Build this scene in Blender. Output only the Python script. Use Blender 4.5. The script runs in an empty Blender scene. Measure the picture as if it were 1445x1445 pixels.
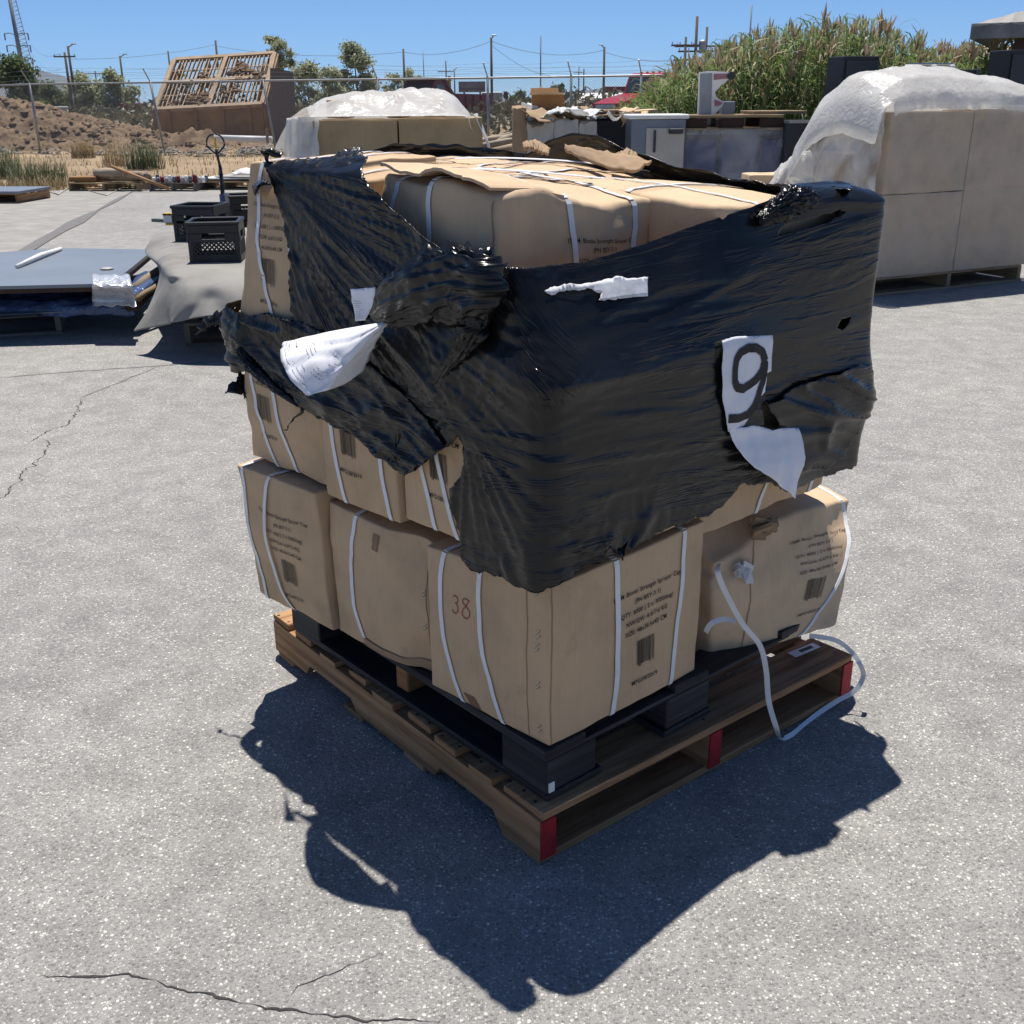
import bpy, bmesh, math, random
import numpy as np
from mathutils import Vector, Matrix, noise
from mathutils.geometry import delaunay_2d_cdt

random.seed(11)
rnd = random.random
def ru(a, b): return a + (b - a) * rnd()
scene = bpy.context.scene
COL = scene.collection
PI = math.pi

# ------------------------------------------------------------------ camera
FPX, PITCH, ROLL, CAMH, PC = 1510.0, 0.3665, -0.008, 1.52, 722.5
_f = np.array([0, math.cos(PITCH), -math.sin(PITCH)])
_r0 = np.array([1.0, 0, 0]); _u0 = np.cross(_r0, _f)
_r = math.cos(ROLL) * _r0 + math.sin(ROLL) * _u0
_u = -math.sin(ROLL) * _r0 + math.cos(ROLL) * _u0
CAMP = np.array([0, 0, CAMH])
cam_d = bpy.data.cameras.new("camera"); cam = bpy.data.objects.new("camera", cam_d); COL.objects.link(cam)
M = Matrix(((_r[0], _u[0], -_f[0], 0), (_r[1], _u[1], -_f[1], 0), (_r[2], _u[2], -_f[2], CAMH), (0, 0, 0, 1)))
cam.matrix_world = M
cam_d.sensor_width = 36; cam_d.lens = 36 * FPX / 1445; cam_d.clip_end = 40000; cam_d.clip_start = 0.05
scene.camera = cam

def ray(x, y): return _f + _r * (x - PC) / FPX - _u * (y - PC) / FPX
def atY(x, y, Y):
    d = ray(x, y); return CAMP + d * (Y / d[1])
def atZ(x, y, z):
    d = ray(x, y); return CAMP + d * ((z - CAMH) / d[2])
def atP(x, y, p0, n):
    d = ray(x, y); return CAMP + d * (np.dot(p0 - CAMP, n) / np.dot(d, n))
def proj(X):
    d = np.asarray(X, float) - CAMP; z = d @ _f
    return PC + FPX * (d @ _r) / z, PC - FPX * (d @ _u) / z
V3 = lambda *a: np.array(a, float)

# ------------------------------------------------------------------ light
SUNV = Vector((-0.035, 0.348, 1.0)).normalized()
world = bpy.data.worlds.new("World"); scene.world = world; world.use_nodes = True
nt = world.node_tree
sky = nt.nodes.new("ShaderNodeTexSky"); sky.sky_type = 'NISHITA'; sky.sun_disc = False
sky.sun_elevation = math.asin(SUNV.z); sky.sun_rotation = math.atan2(SUNV.x, SUNV.y)
sky.altitude = 4800; sky.air_density = 1.0; sky.dust_density = 0.0; sky.ozone_density = 8.0
bg = nt.nodes["Background"]; bg.inputs[1].default_value = 0.092
nt.links.new(sky.outputs[0], bg.inputs[0])
sl = bpy.data.lights.new("sun", 'SUN'); sl.energy = 5.0; sl.angle = math.radians(0.53); sl.color = (1, .955, .89)
so = bpy.data.objects.new("sun", sl); COL.objects.link(so)
so.rotation_euler = SUNV.to_track_quat('Z', 'Y').to_euler(); so.location = (0, 0, 30)
vs = scene.view_settings
vs.view_transform = 'Standard'; vs.look = 'None'; vs.gamma = 1; vs.exposure = 0.33; vs.use_curve_mapping = False
scene.cycles.max_bounces = 8; scene.cycles.transparent_max_bounces = 16

# ------------------------------------------------------------------ materials
def N(nt, t, **k):
    n = nt.nodes.new(t)
    for a, b in k.items():
        if a.startswith('i_'):
            key = a[2:]; key = int(key) if key.isdigit() else key
            n.inputs[key].default_value = b
        else: setattr(n, a, b)
    return n
def new_mat(name):
    m = bpy.data.materials.new(name); m.use_nodes = True
    return m, m.node_tree, m.node_tree.nodes["Principled BSDF"]
def c4(c): return (c[0], c[1], c[2], 1)
def ramp(nt, fac, stops):
    r = nt.nodes.new("ShaderNodeValToRGB")
    el = r.color_ramp.elements
    while len(el) < len(stops): el.new(0.5)
    for e, (p, c) in zip(el, stops): e.position = p; e.color = c4(c) if len(c) == 3 else c
    nt.links.new(fac, r.inputs[0]); return r
def coords(nt, uv=False, scale=(1, 1, 1)):
    tc = nt.nodes.new("ShaderNodeTexCoord"); mp = nt.nodes.new("ShaderNodeMapping"); mp.inputs['Scale'].default_value = scale
    nt.links.new(tc.outputs['UV' if uv else 'Object'], mp.inputs[0]); return mp.outputs[0]
def add_bump(nt, b, h, strength, dist, prev=None):
    bp = nt.nodes.new("ShaderNodeBump"); bp.inputs['Strength'].default_value = strength; bp.inputs['Distance'].default_value = dist
    nt.links.new(h, bp.inputs['Height'])
    if prev is not None: nt.links.new(prev, bp.inputs['Normal'])
    nt.links.new(bp.outputs[0], b.inputs['Normal']); return bp.outputs[0]
def pmat(name, col, rough=.7, var=.25, scale=6, bump=.15, bscale=60, bdist=.002, spec=.4, metal=0, stretch=(1, 1, 1), col2=None, uv=False, detail=6):
    """plain procedural surface: two scales of colour mottling, roughness variation and a fine bump"""
    m, nt, b = new_mat(name)
    co = coords(nt, uv, stretch)
    n1 = N(nt, "ShaderNodeTexNoise", i_Scale=scale, i_Detail=detail, i_Roughness=.62); nt.links.new(co, n1.inputs['Vector'])
    lo = col2 if col2 else [c * (1 - var) for c in col]; hi = [min(1, c * (1 + var)) for c in col]
    r = ramp(nt, n1.outputs[0], [(.3, lo), (.52, col), (.72, hi)])
    nt.links.new(r.outputs[0], b.inputs['Base Color'])
    b.inputs['Roughness'].default_value = rough; b.inputs['Metallic'].default_value = metal
    b.inputs['Specular IOR Level'].default_value = spec
    if bump:
        n2 = N(nt, "ShaderNodeTexNoise", i_Scale=bscale, i_Detail=4); nt.links.new(co, n2.inputs['Vector'])
        add_bump(nt, b, n2.outputs[0], bump, bdist)
    return m

def mat_asphalt():
    m, nt, b = new_mat("asphalt")
    co = coords(nt)
    big = N(nt, "ShaderNodeTexNoise", i_Scale=.55, i_Detail=5); nt.links.new(co, big.inputs['Vector'])
    mid = N(nt, "ShaderNodeTexNoise", i_Scale=7, i_Detail=5); nt.links.new(co, mid.inputs['Vector'])
    base = ramp(nt, big.outputs[0], [(.3, (.238, .232, .222)), (.5, (.272, .264, .25)), (.7, (.302, .29, .27))])
    midr = ramp(nt, mid.outputs[0], [(.3, (.84, .84, .84)), (.7, (1.12, 1.12, 1.12))])
    mul = N(nt, "ShaderNodeMixRGB", blend_type='MULTIPLY', i_Fac=1.0)
    nt.links.new(base.outputs[0], mul.inputs[1]); nt.links.new(midr.outputs[0], mul.inputs[2])
    cur = mul.outputs[0]
    # stones of the aggregate at two sizes; a share of them is pale, a share dark
    heights = []
    for sc, thr, wob in ((118, .30, .28), (230, .34, .3)):
        wn = N(nt, "ShaderNodeTexNoise", i_Scale=sc * .6, i_Detail=2); nt.links.new(co, wn.inputs['Vector'])
        vm = N(nt, "ShaderNodeVectorMath", operation='SCALE'); vm.inputs['Scale'].default_value = wob * 2.2 / sc; nt.links.new(wn.outputs['Color'], vm.inputs[0])
        va = N(nt, "ShaderNodeVectorMath", operation='ADD'); nt.links.new(co, va.inputs[0]); nt.links.new(vm.outputs[0], va.inputs[1])
        vo = N(nt, "ShaderNodeTexVoronoi", i_Scale=sc); nt.links.new(va.outputs[0], vo.inputs['Vector'])
        sep = N(nt, "ShaderNodeSeparateColor"); nt.links.new(vo.outputs['Color'], sep.inputs[0])
        tone = ramp(nt, sep.outputs[0], [(0, (.62, .62, .63)), (.3, (.86, .86, .86)), (.62, (1.0, .99, .97)), (.80, (1.22, 1.21, 1.18)), (.90, (1.65, 1.63, 1.58)), (1, (2.4, 2.36, 2.28))])
        msk = ramp(nt, vo.outputs['Distance'], [(thr, (1, 1, 1)), (thr + .22, (0, 0, 0))])
        mm = N(nt, "ShaderNodeMixRGB", blend_type='MULTIPLY'); nt.links.new(msk.outputs[0], mm.inputs[0])
        nt.links.new(cur, mm.inputs[1]); nt.links.new(tone.outputs[0], mm.inputs[2]); cur = mm.outputs[0]
        heights.append(msk.outputs[0])
    nt.links.new(cur, b.inputs['Base Color'])
    b.inputs['Roughness'].default_value = .82; b.inputs['Specular IOR Level'].default_value = .35
    p = add_bump(nt, b, heights[0], .55, .0025); p = add_bump(nt, b, heights[1], .4, .0015, p)
    return m

def mat_wood(name, dark, mid, light, rough=.8):
    m, nt, b = new_mat(name)
    co = coords(nt, True, (2.2, 42, 1))
    n1 = N(nt, "ShaderNodeTexNoise", i_Scale=1.0, i_Detail=8, i_Roughness=.65, i_Distortion=.6); nt.links.new(co, n1.inputs['Vector'])
    co2 = coords(nt, True, (1.1, 2.2, 1))
    n2 = N(nt, "ShaderNodeTexNoise", i_Scale=1.6, i_Detail=5); nt.links.new(co2, n2.inputs['Vector'])
    r1 = ramp(nt, n1.outputs[0], [(.25, dark), (.5, mid), (.75, light)])
    r2 = ramp(nt, n2.outputs[0], [(.3, (.55, .54, .53)), (.6, (1, 1, 1)), (.8, (1.15, 1.1, 1.05))])
    mu = N(nt, "ShaderNodeMixRGB", blend_type='MULTIPLY', i_Fac=1.0); nt.links.new(r1.outputs[0], mu.inputs[1]); nt.links.new(r2.outputs[0], mu.inputs[2])
    nt.links.new(mu.outputs[0], b.inputs['Base Color'])
    b.inputs['Roughness'].default_value = rough; b.inputs['Specular IOR Level'].default_value = .25
    add_bump(nt, b, n1.outputs[0], .5, .003)
    return m

def mat_card(name, col, scuff=(.62, .58, .52)):
    m, nt, b = new_mat(name)
    co = coords(nt)
    n1 = N(nt, "ShaderNodeTexNoise", i_Scale=5, i_Detail=6, i_Roughness=.6); nt.links.new(co, n1.inputs['Vector'])
    r1 = ramp(nt, n1.outputs[0], [(.28, [c * .8 for c in col]), (.5, col), (.75, [c * 1.1 for c in col])])
    # flute lines: faint vertical streaks
    cs = coords(nt, False, (1, 1, .04))
    n2 = N(nt, "ShaderNodeTexNoise", i_Scale=95, i_Detail=3); nt.links.new(cs, n2.inputs['Vector'])
    r2 = ramp(nt, n2.outputs[0], [(.35, (.975, .975, .975)), (.65, (1.02, 1.02, 1.02))])
    mu = N(nt, "ShaderNodeMixRGB", blend_type='MULTIPLY', i_Fac=1.0); nt.links.new(r1.outputs[0], mu.inputs[1]); nt.links.new(r2.outputs[0], mu.inputs[2])
    n3 = N(nt, "ShaderNodeTexNoise", i_Scale=13, i_Detail=8, i_Roughness=.75); nt.links.new(co, n3.inputs['Vector'])
    r3 = ramp(nt, n3.outputs[0], [(.57, (0, 0, 0)), (.76, (.55, .55, .55))])
    mx = N(nt, "ShaderNodeMixRGB"); nt.links.new(r3.outputs[0], mx.inputs[0]); nt.links.new(mu.outputs[0], mx.inputs[1]); mx.inputs[2].default_value = c4([c * .62 for c in col])
    nt.links.new(mx.outputs[0], b.inputs['Base Color'])
    b.inputs['Roughness'].default_value = .78; b.inputs['Specular IOR Level'].default_value = .3
    p = add_bump(nt, b, n2.outputs[0], .07, .001)
    add_bump(nt, b, n1.outputs[0], .25, .012, p)
    return m

def mat_film():
    m, nt, b = new_mat("black_stretch_film")
    co = coords(nt, True, (5, 70, 1))
    n1 = N(nt, "ShaderNodeTexNoise", i_Scale=1.0, i_Detail=5, i_Roughness=.6, i_Distortion=.8); nt.links.new(co, n1.inputs['Vector'])
    co2 = coords(nt, True, (14, 30, 1))
    n2 = N(nt, "ShaderNodeTexNoise", i_Scale=1.0, i_Detail=6, i_Roughness=.65, i_Distortion=1.4); nt.links.new(co2, n2.inputs['Vector'])
    co3 = coords(nt, True, (3, 6, 1))
    n3 = N(nt, "ShaderNodeTexNoise", i_Scale=1.0, i_Detail=5); nt.links.new(co3, n3.inputs['Vector'])
    r = ramp(nt, n3.outputs[0], [(.3, (.0055, .0057, .0061)), (.6, (.009, .009, .0092)), (.85, (.025, .0235, .022))])
    nt.links.new(r.outputs[0], b.inputs['Base Color'])
    rr = ramp(nt, n3.outputs[0], [(.3, (.17, .17, .17)), (.7, (.36, .36, .36))]); nt.links.new(rr.outputs[0], b.inputs['Roughness'])
    b.inputs['Specular IOR Level'].default_value = .36
    p = add_bump(nt, b, n1.outputs[0], .06, .004); p = add_bump(nt, b, n2.outputs[0], .05, .004, p)
    for sc_, k_ in (((1.6, 26, 1), .5), ((3.5, 60, 1), .25)):
        cf = coords(nt, True, sc_); nf_ = N(nt, "ShaderNodeTexNoise", i_Scale=1.0, i_Detail=3, i_Roughness=.55, i_Distortion=1.0); nt.links.new(cf, nf_.inputs['Vector'])
        rf = ramp(nt, nf_.outputs[0], [(.44, (0, 0, 0)), (.495, (1, 1, 1)), (.505, (1, 1, 1)), (.56, (0, 0, 0))]); cm = coords(nt, True, (sc_[0] * 1.3 + 1, sc_[1] * .16, 1)); nm_ = N(nt, "ShaderNodeTexNoise", i_Scale=1.0, i_Detail=2); nt.links.new(cm, nm_.inputs['Vector'])
        rm_ = ramp(nt, nm_.outputs[0], [(.46, (0, 0, 0)), (.62, (1, 1, 1))]); mm_ = N(nt, "ShaderNodeMath", operation='MULTIPLY'); nt.links.new(rf.outputs[0], mm_.inputs[0]); nt.links.new(rm_.outputs[0], mm_.inputs[1])
        p = add_bump(nt, b, mm_.outputs[0], k_, .004, p)
    return m

def mat_plastic(name, cover, tint=(.82, .82, .80), rough=.28, scale=5, spread=.25):
    """thin polythene: partly see-through, partly white and translucent"""
    m, nt, b = new_mat(name)
    out = nt.nodes["Material Output"]
    b.inputs['Base Color'].default_value = c4(tint); b.inputs['Roughness'].default_value = rough
    tr = N(nt, "ShaderNodeBsdfTransparent"); tl = N(nt, "ShaderNodeBsdfTranslucent"); tl.inputs[0].default_value = c4(tint)
    a = N(nt, "ShaderNodeMixShader"); a.inputs[0].default_value = .35
    nt.links.new(b.outputs[0], a.inputs[1]); nt.links.new(tl.outputs[0], a.inputs[2])
    co = coords(nt)
    n1 = N(nt, "ShaderNodeTexNoise", i_Scale=scale, i_Detail=6, i_Distortion=1.0); nt.links.new(co, n1.inputs['Vector'])
    r = ramp(nt, n1.outputs[0], [(.3, (max(0, cover - spread),) * 3), (.7, (min(1, cover + spread),) * 3)])
    mx = N(nt, "ShaderNodeMixShader"); nt.links.new(r.outputs[0], mx.inputs[0]); nt.links.new(tr.outputs[0], mx.inputs[1]); nt.links.new(a.outputs[0], mx.inputs[2])
    nt.links.new(mx.outputs[0], out.inputs[0])
    n2 = N(nt, "ShaderNodeTexNoise", i_Scale=scale * 3, i_Detail=5, i_Distortion=2.0); nt.links.new(co, n2.inputs['Vector'])
    add_bump(nt, b, n2.outputs[0], .5, .02)
    return m
def mat_leaf(name, cols, transl=.25):
    m, nt, b = new_mat(name); out = nt.nodes["Material Output"]
    g = N(nt, "ShaderNodeNewGeometry")
    r = ramp(nt, g.outputs['Random Per Island'], [(i / (len(cols) - 1), c) for i, c in enumerate(cols)])
    nt.links.new(r.outputs[0], b.inputs['Base Color']); b.inputs['Roughness'].default_value = .5; b.inputs['Specular IOR Level'].default_value = .35
    tl = N(nt, "ShaderNodeBsdfTranslucent"); nt.links.new(r.outputs[0], tl.inputs[0])
    mx = N(nt, "ShaderNodeMixShader"); mx.inputs[0].default_value = transl
    nt.links.new(b.outputs[0], mx.inputs[1]); nt.links.new(tl.outputs[0], mx.inputs[2]); nt.links.new(mx.outputs[0], out.inputs[0])
    return m

MT = {}
MT['asphalt'] = mat_asphalt()
MT['dirt'] = pmat("dry_ground", (.30, .225, .145), .95, .35, .35, .6, 9, .04, .1, col2=(.20, .15, .10), detail=10)
MT['soil'] = pmat("soil_heap", (.22, .155, .10), .95, .4, 1.2, .8, 6, .08, .1, detail=10)
MT['clod'] = pmat("soil_clods", (.27, .20, .135), .95, .4, 2, .6, 14, .03, .1)
MT['crack'] = pmat("crack_shadow", (.055, .05, .048), .95, .3, 60, 0, spec=.1)
MT['seam'] = pmat("tar_seam", (.17, .165, .16), .9, .25, 14, .3, 150, .001, .2)
MT['seamlight'] = pmat("worn_concrete", (.30, .285, .262), .9, .2, 3, .3, 150, .001, .2)
MT['card'] = mat_card("carton_cardboard", (.56, .39, .235))
MT['card_b'] = mat_card("carton_cardboard_pale", (.60, .435, .275))
MT['card_grey'] = mat_card("carton_cardboard_greyish", (.50, .385, .27))
MT['card_olive'] = mat_card("carton_cardboard_olive", (.36, .265, .15))
MT['card_old'] = mat_card("torn_cardboard", (.34, .23, .135))
MT['card_orange'] = mat_card("carton_cardboard_orange", (.33, .165, .06))
MT['wood'] = mat_wood("pallet_wood", (.13, .065, .03), (.40, .22, .105), (.56, .35, .195))
MT['wood_pale'] = mat_wood("pale_wood", (.22, .155, .085), (.36, .26, .15), (.47, .36, .22))
MT['wood_grey'] = mat_wood("weathered_wood", (.11, .095, .08), (.18, .155, .135), (.25, .22, .19))
MT['wood_black'] = mat_wood("black_painted_wood", (.014, .015, .018), (.028, .029, .034), (.07, .07, .072), .6)
MT['wood_orange'] = mat_wood("bare_orange_wood", (.20, .10, .04), (.33, .17, .07), (.42, .24, .11))
MT['red'] = pmat("red_paint_on_wood", (.33, .012, .02), .6, .35, 30, .3, 90)
MT['film'] = mat_film()
MT['strap'] = pmat("white_strapping", (.74, .74, .75), .4, .06, 30, .1, 200, .0005)
MT['paper'] = pmat("white_paper", (.78, .78, .82), .75, .05, 20, .15, 25, .004)
MT['paper_dirty'] = pmat("scuffed_paper", (.70, .70, .71), .75, .28, 22, .3, 30, .004)
MT['ink'] = pmat("black_ink", (.022, .02, .019), .7, .3, 50, 0)
MT['ink_faint'] = pmat("faint_print", (.09, .068, .048), .7, .4, 60, 0)
MT['ink_grey'] = pmat("grey_print", (.35, .35, .38), .7, .2, 50, 0)
MT['ink_red'] = pmat("red_marker", (.33, .07, .045), .7, .2, 50, 0)
MT['staple'] = pmat("steel_staple", (.6, .55, .42), .3, .1, 50, 0, metal=1)
MT['tape'] = mat_plastic("clear_tape", .22, (.75, .66, .52), .15, 14, .12)
MT['tape_brown'] = pmat("brown_tape", (.20, .11, .055), .4, .3, 30, .2)
MT['poly'] = mat_plastic("white_polythene", .66, (.84, .83, .80), .25, 4, .2)
MT['poly_clear'] = mat_plastic("clear_polythene", .24, (.80, .80, .80), .2, 5, .16)
MT['poly_half'] = mat_plastic("hazy_polythene", .5, (.84, .83, .80), .2, 3, .45)
MT['poly_thin'] = mat_plastic("thin_polythene", .06, (.80, .80, .80), .25, 3, .05)
MT['poly_folds'] = mat_plastic("folded_clear_polythene", .14, (.80, .80, .80), .15, 1.6, .28)
MT['poly_white'] = mat_plastic("white_foam_wrap", .95, (.86, .86, .85), .5, 8, .05)
MT['crate'] = pmat("black_crate_plastic", (.017, .018, .02), .42, .3, 20, .1, 200)
MT['black_metal'] = pmat("black_metal", (.011, .012, .016), .45, .25, 6, .05)
MT['dark_panel'] = pmat("dark_panel", (.02, .024, .032), .4, .2, 3, .05)
MT['tarp'] = pmat("grey_tarp", (.25, .24, .22), .7, .14, 3, .3, 18, .006, .3, col2=(.17, .16, .145))
MT['sheet'] = pmat("blue_grey_sheet", (.19, .215, .245), .38, .10, 2, .06, 60)
MT['blue_film'] = pmat("crinkled_blue_black_film", (.05, .085, .19), .25, .4, 5, 1.0, 9, .04, .6)
MT['foil'] = pmat("bright_foil", (.72, .72, .72), .25, .1, 10, 1.0, 25, .02, .6, .5)
MT['galv'] = pmat("galvanised_steel", (.33, .34, .35), .45, .15, 8, .05, metal=.6)
MT['chain'] = pmat("chain_link_wire", (.26, .265, .27), .5, .15, 8, 0, metal=.5)
MT['steel_dark'] = pmat("dark_steel", (.06, .062, .065), .5, .3, 8, .1, metal=.5)
MT['tan_steel'] = pmat("rusty_tan_steel", (.33, .20, .085), .7, .35, 1.6, .2, 20, .01, .3, col2=(.17, .095, .05))
MT['dusty_steel'] = pmat("dusty_steel_bars", (.40, .29, .19), .8, .25, 2, .2, 20)
MT['pole'] = pmat("weathered_pole", (.13, .11, .095), .85, .25, 2, .2, 30)
MT['pole_grey'] = pmat("steel_pole", (.24, .26, .28), .5, .15, 2, .05, metal=.4)
MT['wire'] = pmat("line_wire", (.16, .18, .2), .6, .1, 1, 0)
MT['truck_red'] = pmat("red_truck_paint", (.40, .022, .03), .3, .15, 3, .03)
MT['truck_dark'] = pmat("maroon_truck_paint", (.15, .013, .022), .4, .2, 3, .03)
MT['glass'] = pmat("dark_window_glass", (.03, .045, .05), .08, .2, 2, 0, spec=.8)
MT['rubber'] = pmat("tyre_rubber", (.02, .02, .02), .85, .3, 20, .3)
MT['chrome'] = pmat("bright_metal", (.6, .6, .6), .2, .1, 5, 0, metal=1)
MT['yellow'] = pmat("yellow_paint", (.62, .40, .02), .5, .15, 10, .05)
MT['white'] = pmat("white_paint", (.74, .74, .72), .5, .1, 6, .05)
MT['offwhite'] = pmat("offwhite_enamel", (.46, .43, .38), .4, .12, 4, .05)
MT['steel_box'] = pmat("brushed_appliance_steel", (.17, .19, .225), .32, .12, 3, .05, metal=.6)
MT['bill'] = pmat("sign_back", (.17, .16, .17), .7, .3, 2, .1)
MT['tan'] = pmat("tan_tank", (.45, .36, .25), .7, .15, 2, .1)
MT['roof'] = pmat("corrugated_roof", (.30, .285, .265), .6, .2, 2, .1)
MT['fascia'] = pmat("grey_fascia", (.17, .17, .175), .7, .35, 3, .1)
MT['brown'] = pmat("dark_brown_timber", (.05, .025, .017), .8, .3, 3, .2)
MT['pink'] = pmat("faded_pink", (.42, .19, .21), .4, .25, 8, .1)
MT['blue_box'] = pmat("blue_plastic", (.025, .05, .16), .4, .2, 4, .05)
MT['mtn'] = pmat("mountain_scrub", (.16, .14, .10), .95, .3, .003, 0, detail=8)
MT['log'] = mat_wood("bleached_log", (.20, .155, .11), (.40, .32, .235), (.54, .45, .35))
MT['bark'] = pmat("bark", (.10, .08, .06), .9, .3, 8, .5, 30, .02)
MT['leaf'] = mat_leaf("olive_leaves", [(.22, .25, .13), (.33, .36, .20), (.43, .45, .28), (.52, .52, .37)], .5)
MT['leaf_dark'] = mat_leaf("dark_leaves", [(.08, .11, .045), (.14, .185, .075), (.22, .26, .12)], .45)
MT['reed_leaf'] = mat_leaf("reed_leaves", [(.06, .11, .028), (.125, .20, .052), (.20, .28, .09), (.33, .36, .16)], .42)
MT['reed_dry'] = mat_leaf("dry_reed", [(.22, .17, .085), (.34, .26, .14)], .2)
MT['plume'] = mat_leaf("reed_plume", [(.38, .26, .17), (.50, .38, .25), (.40, .32, .18)], .4)
MT['straw'] = mat_leaf("dry_grass", [(.22, .16, .08), (.36, .27, .14), (.46, .36, .20)], .2)
MT['weed'] = mat_leaf("green_weeds", [(.06, .085, .035), (.12, .15, .07), (.20, .21, .11)], .2)
MT['scrub'] = mat_leaf("sage_scrub", [(.075, .078, .045), (.13, .13, .08), (.19, .18, .115)], .15)
MT['rock'] = pmat("rubble", (.34, .30, .25), .9, .4, 3, .4, 20, .02, .2)
MT['sheet_green'] = pmat("greenish_board", (.10, .13, .11), .5, .2, 6, .1)

# ------------------------------------------------------------------ object helpers
def setp(o, label=None, cat=None, group=None, kind=None):
    if label: o["label"] = label
    if cat: o["category"] = cat
    if group: o["group"] = group
    if kind: o["kind"] = kind
    return o
def thing(name, label, cat, loc=(0, 0, 0), rz=0, group=None):
    o = bpy.data.objects.new(name, None); COL.objects.link(o); o.empty_display_size = .1
    o.location = tuple(float(c) for c in loc); o.rotation_euler = (0, 0, rz)
    return setp(o, label, cat, group)
def mobj(name, verts, faces, m, parent=None, smooth=False, uv=None, mats=None, fm=None, world=True):
    """one mesh object; verts are world coordinates unless world=False (then in the parent's own space)"""
    me = bpy.data.meshes.new(name)
    me.from_pydata([tuple(map(float, v)) for v in verts], [], faces)
    for k in (mats or [m]): me.materials.append(k)
    if fm is not None: me.polygons.foreach_set("material_index", fm)
    if uv is not None:
        l = me.uv_layers.new(name="UVMap"); l.data.foreach_set("uv", np.asarray(uv, dtype=np.float32).ravel())
    if smooth: me.polygons.foreach_set("use_smooth", [True] * len(me.polygons))
    me.update()
    o = bpy.data.objects.new(name, me); COL.objects.link(o)
    if parent is not None:
        o.parent = parent
        if world and parent.parent is None:      # deeper parts hang from parts that already sit in world space
            o.matrix_parent_inverse = (Matrix.Translation(parent.location) @ parent.rotation_euler.to_matrix().to_4x4()).inverted()
    return o
def copy_tree(o, parent=None):
    c = o.copy(); COL.objects.link(c)
    if parent is not None:
        c.parent = parent; c.matrix_parent_inverse = o.matrix_parent_inverse.copy()
    for ch in list(o.children): copy_tree(ch, c)
    return c

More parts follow.
